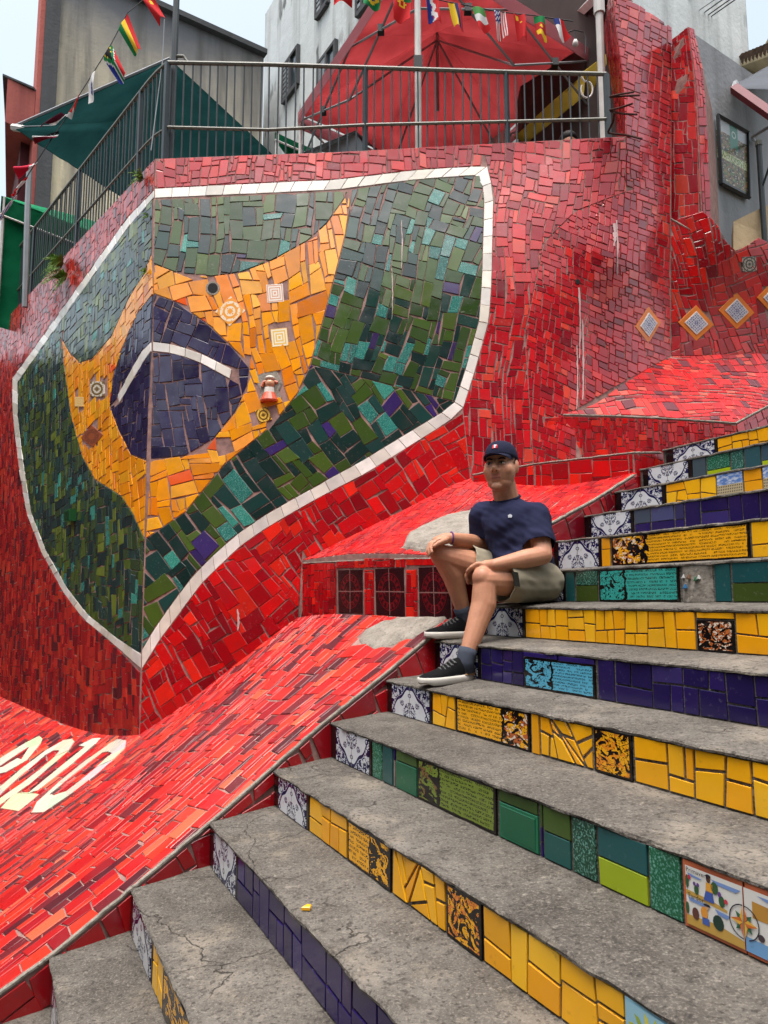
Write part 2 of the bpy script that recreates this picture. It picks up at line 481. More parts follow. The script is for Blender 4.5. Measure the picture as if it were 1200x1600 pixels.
def sheet(Sf, us, vs, mat, name, parent, thick=0.25, off=0.0, back=None):
    """backing slab under a mosaic: the surface grid, a back grid and closed rims"""
    V = []; nu, nv = len(us), len(vs)
    Fr = []
    for u in us:
        for v in vs: Fr.append(Sf(u, v))
    Bk = []
    for i, u in enumerate(us):
        for j, v in enumerate(vs):
            if back: Bk.append(add(Fr[i*nv+j], back))
            else:
                e = 0.02; du = sub(Sf(u+e, v), Sf(u-e, v)); dv = sub(Sf(u, v+e), Sf(u, v-e)); Bk.append(add(Fr[i*nv+j], norm(cross(du, dv)), -thick))
    V = Fr+Bk; K = nu*nv; Fc = []
    for i in range(nu-1):
        for j in range(nv-1):
            a, b, c, d = i*nv+j, (i+1)*nv+j, (i+1)*nv+j+1, i*nv+j+1
            Fc += [(a, b, c, d), (K+a, K+d, K+c, K+b)]
    for i in range(nu-1):
        a, b = i*nv, (i+1)*nv; Fc.append((a, K+a, K+b, b))
        a, b = i*nv+nv-1, (i+1)*nv+nv-1; Fc.append((a, b, K+b, K+a))
    for j in range(nv-1):
        a, b = j, j+1; Fc.append((a, b, K+b, K+a))
        a, b = (nu-1)*nv+j, (nu-1)*nv+j+1; Fc.append((a, K+a, K+b, b))
    return mk(name, V, Fc, mat, parent)
def lins(a, b, n): return [a+(b-a)*i/n for i in range(n+1)]
# ------------------------------------------------------------------ frame of the place
U = norm((-0.4758, 1.007, 0))            # along the steps, towards their far left ends
NV = (U[1], -U[0], 0)                    # up the stairs, in plan
MU = (-U[0], -U[1], 0)                   # along the steps, towards the near right
PL0, PLD = (-0.647, 2.89, 0), norm((0.223, 0.163, 0))      # vertical plane of the steps' left ends
LPX = {6:(1040,702),5:(1004,732),4:(960,769),3:(913,806),2:(865,846),1:(808,894),0:(748,946),-1:(680,1000),-2:(605,1062),-3:(518,1128),-4:(430,1203),-5:(330,1284),-6:(207,1387),-7:(82,1494)}
LEFT = {k: onplane(x, y, PL0, PLD) for k, (x, y) in LPX.items()}
for k in (-8, -9, -10): LEFT[k] = add(LEFT[k+1], sub(LEFT[-6], LEFT[-5]))
def mu(k):
    a = 0.459 if k <= -2 else (0.447 if k == -1 else (0.436 if k == 0 else 0.4272))
    return (a, -math.sqrt(1-a*a), 0)
def nv(k): m = mu(k); return (-m[1], m[0], 0)
def plan(s): return (PL0[0]+PLD[0]*s*0.2762, PL0[1]+PLD[1]*s*0.2762)
RED_HI = [((178,20,32),4),((190,26,34),4),((160,14,30),3),((204,44,40),2.2),((138,14,30),1),((214,70,54),0.9)]
RED_LO = [((204,18,20),4),((186,12,22),4),((166,10,22),3),((220,38,24),2),((142,10,24),1)]
RED_LEFT = [((176,44,38),4),((160,32,34),4),((190,58,42),2),((96,30,38),2),((140,22,32),3)]
RED_RAMP = [((204,38,32),4),((188,28,30),4),((214,54,36),3),((108,34,40),1.9),((86,30,38),1.2),((218,96,66),0.8),((160,22,32),2)]
RED_RAMP2 = [((208,20,20),5),((192,16,20),5),((220,44,30),2),((156,14,24),2)]
GREEN = [((64,88,38),4),((50,74,34),4),((30,64,56),3.5),((24,48,46),4),((80,100,44),1.5),((58,44,90),0.6)]
TEAL = [((30,112,102),2),((38,128,112),1),((26,92,86),1)]
GREEN_LO = [((72,96,34),4),((56,80,30),4),((22,48,44),4),((28,62,58),3),((56,40,100),0.9)]
GREEN_L = [((56,76,48),4),((76,94,40),3),((40,66,62),4),((32,52,52),4),((104,118,48),1.2)]
YEL = [((242,156,18),5),((238,146,16),4),((244,168,30),3),((230,128,18),1.3)]
ORANGE = [((232,92,28),1)]
BLUE = [((44,38,76),4),((36,30,66),4),((56,52,86),2)]
WHITE = [((236,232,224),3),((224,218,206),2),((230,224,208),1)]

# ------------------------------------------------------------------ flag wall: right face
_wp = [(215,215,5.42),(215,400,5.26),(215,600,5.18),(215,800,5.12),(215,965,5.08),(215,1150,5.05),
       (470,215,5.34),(470,400,5.14),(470,555,5.05),(470,645,5.0),(470,740,4.96),(470,870,4.92),(470,965,4.89),(340,1060,4.97),(340,800,5.04),
       (735,215,5.30),(735,400,5.12),(735,555,5.05),(735,645,5.01),(735,740,4.98),
       (880,215,5.24),(880,400,5.10),(880,555,5.06),(880,645,5.01),(900,740,4.99),
       (965,-40,5.40),(965,100,5.30),(970,215,5.22),(965,400,5.16),(965,555,5.26),(965,650,5.2),
       (1048,-40,5.95),(1048,100,5.86),(1048,215,5.78),(1047,400,5.72),(1047,555,5.75)]
_wt = TPS([(a, b) for a, b, c in _wp], [c for a, b, c in _wp], 1e-3)
K = 260.0
def SW(u, v): return at(u*K, -v*K, _wt(u*K, -v*K))
def q(pts): return [(x/K, -y/K) for x, y in pts]
def corner_px(y): return 243 + (218-243)*(y-248)/(1150-248)
FL_OUT = [(242,295),(400,287),(527,281),(650,266),(761,259),(771,302),(768,440),(764,500),(742,580),(723,640),(700,660),(570,741),(500,777),(425,820),(380,850),(350,878),(315,912),(280,960),(250,1000),(222,1046)]
FL_IN = [(242,310),(400,303),(527,297),(650,281),(750,274),(757,305),(753,440),(749,500),(728,576),(711,628),(692,644),(563,722),(494,760),(418,803),(370,836),(338,864),(303,898),(268,945),(240,985),(222,1016)]
Y_UP = [(240,412),(275,426),(330,432),(375,426),(425,407),(480,377),(510,350),(535,315),(544,299)]
Y_RT = [(547,315),(540,365),(525,425),(505,500),(485,570),(465,615),(425,665),(350,727),(290,800),(228,842)]
B_UP = [(240,459),(275,472),(325,507),(365,545),(390,575)]
B_LO = [(387,600),(370,640),(335,685),(290,712),(235,718)]
W_UP = [(239,534),(275,539),(320,555),(362,577)]
W_LO = [(239,549),(275,553),(315,568),(359,592)]
TOP = [(243,248),(520,238),(760,225),(978,213)]
BASE = [(1047,557),(960,605),(892,645),(900,665),(900,748),(735,748),(640,793),(560,834),(472,876),(466,965),(415,1003),(345,1058),(280,1108),(218,1150)]
wall = thing('mosaic_wall', SW(218/K, -1150/K), 'tall red mosaic wall folded at a corner with a big green, yellow and blue flag', 'wall')
MW = Mosaic(wall); R = random.Random(11)
def rot(deg): a = math.radians(deg); return dict(e1=(math.cos(a), math.sin(a)), e2=(-math.sin(a), math.cos(a)))
# red: top band and right side
redB1 = q(TOP + [(978,300),(900,330),(850,380),(820,520),(835,746),(735,748),(723,640)] + FL_OUT[8::-1])
redB2 = q([(978,213),(972,110),(962,40),(957,-20),(1050,43),(1047,340),(1047,557)] + BASE[1:5] + [(835,748),(820,520),(850,380),(900,330),(978,300)])
MW.lay('red_tile', SW, pack(redB1, 0.0255, R, jit=0.22, warp=0.05, wsc=2.2, **rot(-4)), RED_HI, R, GLAZE)
MW.lay('red_tile', SW, pack(redB2, 0.0185, R, e1=(1, -0.42), e2=(0.05, 1), jit=0.2, warp=0.03, wsc=2, gap=0.0018, shapes=[((3,2),4),((4,2),3),((2,3),2),((2,2),2),((2,4),1),((3,3),1)]), RED_HI, R, GLAZE)
redA = q([(222,1047),(218,1150)] + BASE[-2:4:-1] + [(723,640)] + FL_OUT[10:19])
MW.lay('red_tile', SW, pack(redA, 0.036, R, jit=0.24, warp=0.05, wsc=2.5, **rot(34)), RED_LO, R, GLAZE)
# flag
MW.lay('white_tile', SW, strip(q(FL_OUT), q(FL_IN), 0.105), WHITE, R, GLAZE, tilt=0.03)
def greens(Sf, reg, cell, ang, pal, lay, warp=0.05):
    ps = pack(reg, cell, R, jit=0.25, warp=warp, wsc=2.0, **rot(ang)); R.shuffle(ps); k = int(len(ps)*lay)
    MW.lay('green_tile', Sf, ps[k:], pal, R, GLAZE); MW.lay('green_tile', Sf, ps[:k], TEAL, R, GLAZE_TEX)
greens(SW, q([(242,312),(400,305),(527,299),(544,299)] + Y_UP[-2::-1]), 0.038, -3, GREEN, 0.07)
greens(SW, q([(544,297)] + FL_IN[3:10] + [(485,570)] + Y_RT[3::-1]), 0.033, -16, GREEN, 0.14)
greens(SW, q([(711,628)] + FL_IN[10:] + [(228,842)] + Y_RT[8:3:-1]), 0.044, 36, GREEN_LO, 0.10)
yreg = q(Y_UP + Y_RT + [(235,720)] + B_LO[3::-1] + B_UP[::-1])
yp = pack(yreg, 0.041, R, jit=0.25, warp=0.09, wsc=2.4, **rot(12)); R.shuffle(yp); k_ = len(yp)//34
_hole = [(430,459,16),(360,487,17),(437,528,17),(421,603,26),(412,649,14),(333,451,13),(350,690,9),(284,736,8),(262,782,8),(358,476,4)]
def clear(ps, Sf, holes):
    out = []
    for p in ps:
        c = proj(Sf(sum(a[0] for a in p)/len(p), sum(a[1] for a in p)/len(p)))
        if all(math.hypot(c[0]-x, c[1]-y) > r for x, y, r in holes): out.append(p)
    return out
yp = clear(yp, SW, _hole)
MW.lay('yellow_tile', SW, yp[k_:], YEL, R, GLAZE, tilt=0.04); MW.lay('yellow_tile', SW, yp[:k_], ORANGE, R, GLAZE)
MW.lay('blue_tile', SW, pack(q(B_UP + W_UP[::-1]), 0.036, R, jit=0.3, warp=0.05, **rot(-20)), BLUE, R, GLAZE)
MW.lay('blue_tile', SW, pack(q([(239,551)] + W_LO[1:] + [(363,577)] + [(390,575)] + B_LO), 0.037, R, jit=0.3, warp=0.06, **rot(8)), BLUE, R, GLAZE)
MW.lay('white_tile', SW, strip(q(W_UP), q(W_LO), 0.085), WHITE, R, GLAZE)
# ------------------------------------------------------------------ flag wall: left face
_cz = [(SW(corner_px(y)/K, -y/K)) for y in range(200, 1260, 20)]
_zs = np.array([p[2] for p in _cz][::-1]); _xs = np.array([p[0] for p in _cz][::-1]); _ys = np.array([p[1] for p in _cz][::-1])
LD = norm((-0.651, 0.759, 0))
def SL(u, v): return (float(np.interp(v, _zs, _xs)) - LD[0]*u, float(np.interp(v, _zs, _ys)) - LD[1]*u, v)
def ql(pts): return [inv(SL, x, y, -1.0, 1.0) for x, y in pts]
ZTOP = SW(243/K, -248/K)[2]
LO = [(241,298),(200,340),(120,452),(20,592),(21,650),(30,730),(42,800),(65,862),(100,926),(130,966),(180,1008),(220,1044)]
LI = [(241,309),(206,349),(128,456),(28,597),(28,650),(38,730),(49,800),(72,860),(106,920),(137,960),(184,998),(221,1022)]
LY = [(237,398),(225,430),(212,450),(200,470),(175,525),(145,560),(125,567),(108,550),(98,532),(100,565),(112,650),(130,715),(150,750),(190,775),(207,800),(226,840)]
LB_UP = [(239,460),(215,490),(195,535),(177,590)]
LB_LO = [(172,635),(185,670),(205,710),(229,718)]
LW_UP = [(236,535),(220,552),(185,617)]
LW_LO = [(236,549),(226,563),(187,630)]
redL = [(-0.002, ZTOP), (-6.4, ZTOP), (-6.4, -1.35), (-0.002, -0.95)] + ql([(219,1050)] + LO[-2::-1])
MW.lay('red_tile', SL, pack(redL, 0.036, R, jit=0.25, warp=0.05, wsc=1.6, shapes=[((2,3),4),((2,2),2),((1,3),2),((2,4),2),((3,2),2),((1,2),2)], **rot(3)), RED_LEFT, R, GLAZE)
MW.lay('white_tile', SL, strip(ql(LO), ql(LI), 0.16), WHITE, R, GLAZE)
greens(SL, ql([(239,312)] + LI[1:3] + LI[3:] + [(226,842)] + LY[-2::-1]), 0.039, 4, GREEN_L, 0.05)
ylr = ql(LY + [(229,720)] + LB_LO[2::-1] + LB_UP[::-1]); ylp = pack(ylr, 0.042, R, jit=0.25, warp=0.06, **rot(10)); R.shuffle(ylp)
ylp = clear(ylp, SL, [(153,608,15),(125,628,9),(145,682,15)])
MW.lay('yellow_tile', SL, ylp[4:], YEL, R, GLAZE); MW.lay('yellow_tile', SL, ylp[:4], ORANGE, R, GLAZE)
MW.lay('blue_tile', SL, pack(ql(LB_UP + LB_LO[:1] + [(184,622)] + LW_UP[::-1]), 0.04, R, jit=0.3, warp=0.04), BLUE, R, GLAZE)
MW.lay('blue_tile', SL, pack(ql([(236,551)] + LW_LO[1:] + LB_LO), 0.04, R, jit=0.3, warp=0.04), BLUE, R, GLAZE)
MW.lay('white_tile', SL, strip(ql(LW_UP), ql(LW_LO), 0.16), WHITE, R, GLAZE)
MW.finish()
# bodies behind the mosaic
def interp(pl, x, i=0, j=1):
    pl = sorted(pl); return float(np.interp(x, [p[i] for p in pl], [p[j] for p in pl]))
_BX = [(218,1150),(345,1058),(466,965),(472,880),(640,800),(735,752),(905,752),(912,640),(1047,560),(1060,560)]
def body(t, w_):
    x = corner_px(700) + (1049 - corner_px(700))*t
    yt = interp(TOP + [(1049,213)], x); yb = interp(_BX, x) + 60
    y = yt + (yb-yt)*w_
    if t < 0.12: x += (corner_px(y)-corner_px(700))*(1-t/0.12)
    return SW(x/K, -y/K)
sheet(lambda a, b: body(a, 1-b), lins(0, 1, 40), lins(0, 1, 40), GROUT_RED, 'wall_body', wall, back=(-0.08, 0.4, 0))
sheet(lambda a, b: SL(a, b), lins(-6.4, 0, 12), lins(-1.4, ZTOP, 24), GROUT_RED, 'wall_body', wall, back=(0.25, 0.32, 0))
def pil(t, w_):
    y = 240 - 290*w_; xl = interp([(-60,953),(0,958),(50,965),(110,973),(165,977),(240,978)], y); x = xl + (1049-xl)*t
    yt = 45 - (1049-x)*0.5
    return SW(x/K, -max(y, yt)/K) if True else None
def pilf(t, w_):
    x = 953 + (1049-953)*t; yt = 45-(1049-x)*0.52; y = 240+(yt-240)*w_
    xl = interp([(-60,953),(0,958),(50,965),(110,973),(165,977),(240,978)], y)
    return SW(max(x, xl)/K, -y/K)
pillar = thing('mosaic_pillar', SW(978/K, -213/K), 'pale red tiled pillar rising above the terrace beside the railing', 'pillar')
sheet(pilf, lins(0, 1, 14), lins(0, 1, 14), GROUT_RED, 'pillar_body', pillar, back=(0.12, 0.55, 0))
MP = Mosaic(pillar)
def ruled(A, B):
    """surface between two 3-d polylines, parameters in drafting units; u from A to B, v along"""
    LA = sum(dist(A[i], A[i+1]) for i in range(len(A)-1)); LBn = sum(dist(B[i], B[i+1]) for i in range(len(B)-1)); L = (LA+LBn)/2; W = sum(dist(a, b) for a, b in zip((A[0], A[-1]), (B[0], B[-1])))/2
    def on(P, t):
        t = t*(len(P)-1); i = min(len(P)-2, max(0, int(math.floor(t)))); return lerp(P[i], P[i+1], t-i)
    def f(u, v): return lerp(on(A, v/L), on(B, v/L), u/W)
    return f, W, L
_ed = [(978,222),(977,165),(973,110),(965,50),(958,0),(954,-25)]
_e3 = [SW(x/K, -y/K) for x, y in _ed]
sp, Wp, Lp = ruled([add(p, (0.10, 0.52, 0)) for p in _e3], _e3)
MP.lay('red_tile', sp, pack([(0.03, 0), (Wp-0.004, 0), (Wp-0.004, Lp), (0.03, Lp)], 0.034, R, jit=0.2), RED_HI, R, GLAZE)
# rounded buttress closing the pillar
_c = [at(x, y, 5.84) for x, y in ((1046,370),(1046,250),(1048,160),(1049,100),(1050,62))]
_f = [at(x, y, 5.66) for x, y in ((1098,365),(1093,250),(1089,160),(1083,100),(1075,42))]
_r = [at(x, y, 5.72) for x, y in ((1112,365),(1107,250),(1102,160),(1098,110),(1084,46))]
bt = thing('tiled_buttress', _f[0], 'narrow dark red tiled fin with rounded top at the pillar edge', 'buttress')
MB_ = Mosaic(bt)
s1, W1, L1 = ruled(_c, _f); s2, W2, L2 = ruled(_f, _r)
MB_.lay('red_tile', s1, pack([(0.004, 0), (W1-0.003, 0), (W1-0.003, L1), (0.004, L1)], 0.036, R, jit=0.2), RED_HI, R, GLAZE)
MB_.lay('red_tile', s2, pack([(0.003, 0), (W2, 0), (W2, L2), (0.003, L2)], 0.036, R, jit=0.15), RED_HI, R, GLAZE)
_bk = [add(p, (0.3, 0.5, 0)) for p in _r]
_V = _c+_f+_r+_bk; n_ = len(_c); _F = []
for a in range(4):
    b = (a+1) % 4
    for i in range(n_-1): _F.append((a*n_+i, b*n_+i, b*n_+i+1, a*n_+i+1))
_F += [(n_-1, 2*n_-1, 3*n_-1, 4*n_-1), (3*n_, 2*n_, n_, 0)]
mk('buttress_body', _V, _F, GROUT_RED, bt)
MP.finish(); MB_.finish()
# ------------------------------------------------------------------ wall right of the inner corner
_rt = TPS([(1047,345),(1098,335),(1145,392),(1047,450),(1047,557),(1280,340),(1280,557),(1160,460)], [5.72,5.62,5.66,5.73,5.76,5.98,6.1,5.82], 1e-3)
def SR(u, v): return at(u*K, -v*K, _rt(u*K, -v*K))
swall = thing('stepped_wall', SR(1047/K, -557/K), 'low red mosaic wall with diamond tiles right of the inner corner', 'wall')
MR = Mosaic(swall)
DIA = [(1012,508,20,29),(1087,505,28,28),(1150,486,28,29),(1209,466,27,29)]
_rr = q([(1048,345),(1098,330),(1113,342),(1125,357),(1136,378),(1148,390),(1165,384),(1185,371),(1203,379),(1280,360),(1280,553),(1048,557)])
rp = clear(pack(_rr, 0.025, R, jit=0.24, warp=0.07, wsc=2.5, **rot(14)), SR, [(x, y, 21) for x, y, a, b in DIA[1:]] + [(1170,413,13)])
MR.lay('red_tile', SR, rp, RED_HI+RED_LO, R, GLAZE)
def rbody(t, w_):
    x = 1046+(1285-1046)*t; yt = interp([(1046,345),(1098,330),(1113,342),(1125,357),(1136,378),(1148,390),(1165,384),(1185,371),(1203,379),(1285,360)], x)+2
    y = 600+(yt-600)*w_; return SR(x/K, -y/K)
sheet(rbody, lins(0, 1, 40), lins(0, 1, 12), GROUT_RED, 'wall_body', swall, back=(0.05, 0.4, 0))
MR.finish()
def ridge(Sf, pts, r, parent, name='cement_ridge'):
    b = MB(); P = [Sf(*p) for p in pts]; b.put(tube(P, r, 6)); return b.build(name, CEMENT, parent)
ridge(SR, q([(1048,342),(1080,360),(1112,378),(1143,392),(1147,440),(1175,424),(1210,408),(1260,385)]), 0.008, swall)

# ------------------------------------------------------------------ ramps beside the stairs
DR, DD = (PLD[1], -PLD[0], 0), PLD
class Ramp:
    def __init__(s, pts, A, B):
        s.t = TPS([(p[0], p[1]) for p in pts], [p[2] for p in pts], 2e-3); s.A, s.B = A, B
    def f(s, u, v):
        x = DR[0]*u+DD[0]*v; y = DR[1]*u+DD[1]*v; return (x, y, s.t(x, y))
    def uv(s, p): return (p[0]*DR[0]+p[1]*DR[1], p[0]*DD[0]+p[1]*DD[1])
    def px(s, pts, g): return [inv(s.f, x, y, *s.uv(g)) for x, y in pts]
    def ru(s, t, w_):
        def on(P): 
            k = t*(len(P)-1); i = min(len(P)-2, int(k)); return lerp(P[i], P[i+1], k-i)
        p = lerp(on(s.A), on(s.B), w_); return (p[0], p[1], s.t(p[0], p[1]))
def pl(s): p = plan(s); return (p[0], p[1], 0)
RE = [onplane(x, y, PL0, PLD) for x, y in ((705,968),(600,1055),(500,1135),(345,1272),(235,1365),(85,1490),(0,1552))]
RE += [add(RE[-1], sub(RE[-1], RE[-3]), 0.6), add(RE[-1], sub(RE[-1], RE[-3]), 1.6)]
WB = [SW(x/K, -y/K) for x, y in ((466,965),(415,1003),(345,1058),(280,1108),(219,1148))]
WL = [SL(*inv(SL, x, y, -1, -0.8)) for x, y in ((150,1146),(100,1131),(50,1110),(0,1088))]
WL.append(add(WL[-1], sub(WL[-1], WL[-2]), 2.2))
A1 = [WB[0], WB[1], WB[2], WB[4], WL[0], WL[1], WL[2], WL[3], WL[4]]
R1 = Ramp(RE+WB+WL, A1, RE)
ramp1 = thing('mosaic_ramp', RE[3], 'long coral red mosaic ramp sweeping down beside the lower steps, white lettering on it', 'ramp')
sheet(lambda a, b: R1.ru(1-b, a), lins(0, 1, 30), lins(0, 1, 40), GROUT_RED, 'ramp_body', ramp1, back=(0, 0, -0.45))
M1 = Mosaic(ramp1)
reg1 = [R1.uv(p) for p in RE] + [R1.uv(p) for p in WL[::-1]] + [R1.uv(p) for p in WB[::-1]]
PATCH1 = [(562,1000),(572,985),(600,972),(640,965),(700,966),(685,975),(655,993),(625,1005),(585,1016),(568,1010)]
GLY = {'two': [[(-30,1195),(20,1176),(40,1162),(62,1152),(67,1156),(64,1164),(52,1176),(30,1198),(12,1208),(-30,1222),(-30,1212),(5,1200),(25,1186),(42,1170),(44,1166),(36,1168),(15,1180),(-30,1208)]],
       'zero': None, 'one': None}
def quad_strip(o, i): return [[o[k], o[(k+1) % len(o)], i[(k+1) % len(i)], i[k]] for k in range(len(o))]
Z1o = [(-25,1268),(0,1232),(40,1198),(72,1174),(100,1158),(114,1156),(117,1160),(108,1174),(80,1198),(45,1228),(10,1252),(-20,1275)]
Z1i = [(-8,1252),(6,1238),(42,1206),(70,1182),(84,1174),(92,1174),(94,1176),(86,1184),(64,1203),(34,1226),(5,1246),(-6,1254)]
Z2o = [(50,1272),(58,1255),(90,1226),(135,1190),(170,1165),(186,1156),(198,1158),(196,1170),(178,1188),(140,1220),(105,1246),(68,1271)]
Z2i = [(80,1243),(78,1242),(100,1224),(138,1194),(160,1178),(170,1176),(176,1178),(170,1184),(152,1200),(125,1222),(104,1238),(84,1244)]
ONE = [[(124,1166),(146,1155),(158,1154),(150,1164),(134,1168)],[(134,1168),(150,1163),(112,1196),(60,1236),(46,1240),(100,1196)],[(24,1240),(62,1242),(30,1268),(2,1264)],[(46,1240),(62,1242),(24,1240)]]
lett = [('letter', quad_strip(Z1o, Z1i)), ('letter', quad_strip(Z2o, Z2i)), ('letter', ONE)]
TW = [[(-30,1206),(10,1180),(40,1162),(50,1158),(45,1168),(18,1186),(-30,1218)],[(40,1162),(62,1151),(67,1155),(64,1164),(46,1170)],[(46,1170),(64,1164),(42,1190),(28,1198)],[(42,1190),(28,1198),(10,1208),(-20,1214),(-20,1206),(5,1200),(28,1186)]]
lett.append(('letter', TW))
G1 = RE[3]
def hole_px(ps, Sf, polys):
    out = []
    for p in ps:
        c = proj(Sf(sum(a[0] for a in p)/len(p), sum(a[1] for a in p)/len(p)))
        if not any(inside(c, P) for P in polys): out.append(p)
    return out
t1 = pack(reg1, 0.031, R, jit=0.22, warp=0.05, wsc=1.5, shapes=[((2,3),4),((3,3),2),((2,2),2),((3,4),2),((2,4),2),((1,3),1),((3,2),2),((4,3),1)])
t1 = hole_px(t1, R1.f, [PATCH1])
M1.lay('ramp_tile', R1.f, t1, RED_RAMP, R, GLAZE_RAMP)
gr = random.Random(4)
for nm, parts in lett:
    g = MB()
    for poly in parts:
        uvp = R1.px(poly, G1); uvp = uvp if area(uvp) > 0 else uvp[::-1]
        if abs(area(uvp)) < 1e-6: continue
        g.put(tile3d(R1.f, uvp, 0.0105, gr, 0.0, 0.001), tuple(v*gr.uniform(0.72, 1.0) for v in H(222, 214, 196)))
    g.build('letter', GLAZE_RAMP, ramp1)
# upright side under the ramp edge and step ends
def side(edge, drop, parent, cell, seed):
    L = [0]
    for i in range(1, len(edge)): L.append(L[-1]+math.hypot(edge[i][0]-edge[i-1][0], edge[i][1]-edge[i-1][1]))
    sg = 1 if (edge[-1][0]-edge[0][0])*PLD[0]+(edge[-1][1]-edge[0][1])*PLD[1] > 0 else -1
    top = [(L[i], edge[i][2]-0.012) for i in range(len(edge))]; bot = [(L[i], edge[i][2]-drop) for i in range(len(edge))]
    fm = lambda a, b: (edge[0][0]+PLD[0]*a, edge[0][1]+PLD[1]*a, b)
    reg = [(x*sg, y) for x, y in top] + [(x*sg, y) for x, y in bot[::-1]]
    r_ = random.Random(seed); mo = Mosaic(parent)
    mo.lay('side_tile', fm, pack(reg, cell, r_, jit=0.3, warp=0.04, **rot(25)), [((176,16,26),4),((160,12,26),3),((190,24,30),2),((120,12,28),1)], r_, GLAZE, h=0.006)
    mo.finish()
side(RE, 0.34, ramp1, 0.06, 5)
def lip(edge, parent, r=0.008):
    b = MB(); e2 = []
    for i in range(len(edge)-1):
        for k in range(12): e2.append(add(lerp(edge[i], edge[i+1], k/12), (mnoise.noise((i*7+k*0.9, 0, 0))*0.003, 0, mnoise.noise((0, i*5+k*0.8, 2))*0.004)))
    b.put(tube(e2, r, 7)); b.build('cement_edge', CEMENT, parent)
lip([add(p, (0, 0, 0.002)) for p in RE], ramp1)
# face between the lower and the middle ramp
FA, FB = SW(472/K, -876/K), onplane(705, 869, PL0, PLD)
fd = norm((FB[0]-FA[0], FB[1]-FA[1], 0)); FW = math.hypot(FB[0]-FA[0], FB[1]-FA[1])
def SF2(u, v): return (FA[0]+fd[0]*u, FA[1]+fd[1]*u, v)
edge2 = [onplane(x, y, PL0, PLD) for x, y in ((705,869),(785,848),(864,816),(930,780),(995,739))]
back2 = [SW(472/K, -876/K), SW(560/K, -833/K), SW(650/K, -788/K), SW(735/K, -748/K), SW(838/K, -750/K)]
back2b = at(990, 740, 4.56)
A2 = [back2[0], back2[1], back2[2], back2[3], back2[4]]
R2 = Ramp(edge2+back2+[back2b], A2, edge2)
ramp2 = thing('mosaic_ramp', edge2[0], 'bright red mosaic ramp with dark medallion tiles on its front, behind the seated man', 'ramp')
sheet(lambda a, b: R2.ru(b, a), lins(0, 1, 16), lins(0, 1, 24), GROUT_RED, 'ramp_body', ramp2, back=(0, 0, -0.9))
M2 = Mosaic(ramp2)
reg2 = [R2.uv(p) for p in edge2] + [R2.uv(back2b)] + [R2.uv(p) for p in back2[::-1]]
PATCH2 = [(630,858),(636,842),(660,828),(700,812),(750,802),(800,806),(800,840),(735,862),(690,866)]
t2 = hole_px(pack(reg2, 0.025, R, jit=0.2, warp=0.04, shapes=[((2,4),4),((2,3),3),((4,2),3),((3,2),3),((1,3),2),((2,2),1)], **rot(12)), R2.f, [PATCH2])
M2.lay('ramp_tile', R2.f, t2, RED_RAMP2, R, GLAZE_RAMP)
zb = -0.30
def f2z(px, py): return inv(SF2, px, py, 0.4, 0.0)
ftop = [inv(SF2, x, y, 0.4, 0.0) for x, y in ((474,880),(560,876),(640,873),(704,873))]
freg = [(0.004, zb), (FW, zb)] + ftop[::-1]
MEDP = [[(529,891),(567,890),(567,958),(530,957)],[(587,889),(631,887),(633,963),(589,960)],[(655,887),(702,885),(705,968),(657,965)]]
MED = [[f2z(x, y) for x, y in p] for p in MEDP]
ft = []
for xs_, ys_ in (((473,526),(880,1015)),((570,585),(890,1020)),((635,653),(890,1020)),((526,570),(876,888)),((570,635),(872,887)),((635,704),(872,884)),((526,570),(961,1018)),((585,635),(966,1020)),((653,704),(971,1030))):
    rg_ = [f2z(x, y) for x, y in ((xs_[0],ys_[1]),(xs_[1],ys_[1]),(xs_[1],ys_[0]),(xs_[0],ys_[0]))]
    ft += pack(rg_, 0.024, R, jit=0.15, shapes=[((2,3),4),((3,2),2),((2,4),3),((3,3),1),((2,2),2),((3,4),1)], gap=0.002)
M2.lay('face_tile', SF2, ft, RED_LO, R, GLAZE)
M2.finish()
side(edge2, 0.40, ramp2, 0.055, 6); lip(edge2, ramp2); lip([SF2(*p) for p in ftop], ramp2, 0.005)
mk('front_body', [SF2(0, zb), SF2(FW, zb), SF2(FW, FB[2]-0.01), SF2(0, FA[2]-0.01)] + [add(p, (0.2, 0.25, 0)) for p in (SF2(0, zb), SF2(FW, zb), SF2(FW, FB[2]-0.01), SF2(0, FA[2]-0.01))],
   [(0,1,2,3),(4,7,6,5),(0,4,5,1),(3,2,6,7),(0,3,7,4),(1,5,6,2)], GROUT_RED, ramp2)
# upper ramp and the faces below it
P3a, P3b = at(880, 648, 5.0), onplane(1150, 661, PL0, PLD)
P3d = norm((P3b[0]-P3a[0], P3b[1]-P3a[1], 0))
P3 = [P3a, onplane(960, 650, P3a, P3d), onplane(1060, 655, P3a, P3d), P3b, onplane(1200, 634, PL0, PLD), onplane(1250, 606, PL0, PLD)]
B3 = [P3a, at(960, 606, 5.24), SW(1046/K, -558/K), SR(1048/K, -557/K), SR(1200/K, -553/K), SR(1275/K, -551/K)]
R3 = Ramp(P3+B3[1:], B3, P3)
ramp3 = thing('mosaic_ramp', P3a, 'upper red mosaic ramp below the diamond tiles at the top of the steps', 'ramp')
sheet(lambda a, b: R3.ru(b, a), lins(0, 1, 14), lins(0, 1, 24), GROUT_RED, 'ramp_body', ramp3, back=(0, 0, -0.55))
M3 = Mosaic(ramp3)
reg3 = [R3.uv(p) for p in P3] + [R3.uv(p) for p in B3[:0:-1]]
M3.lay('ramp_tile', R3.f, pack(reg3, 0.026, R, jit=0.2, warp=0.04, shapes=[((2,4),3),((2,3),3),((4,2),3),((3,2),3),((1,3),2),((2,2),2)], **rot(-20)), RED_RAMP2+[((110,40,50),1.2),((222,84,66),1.5)], R, GLAZE_RAMP)
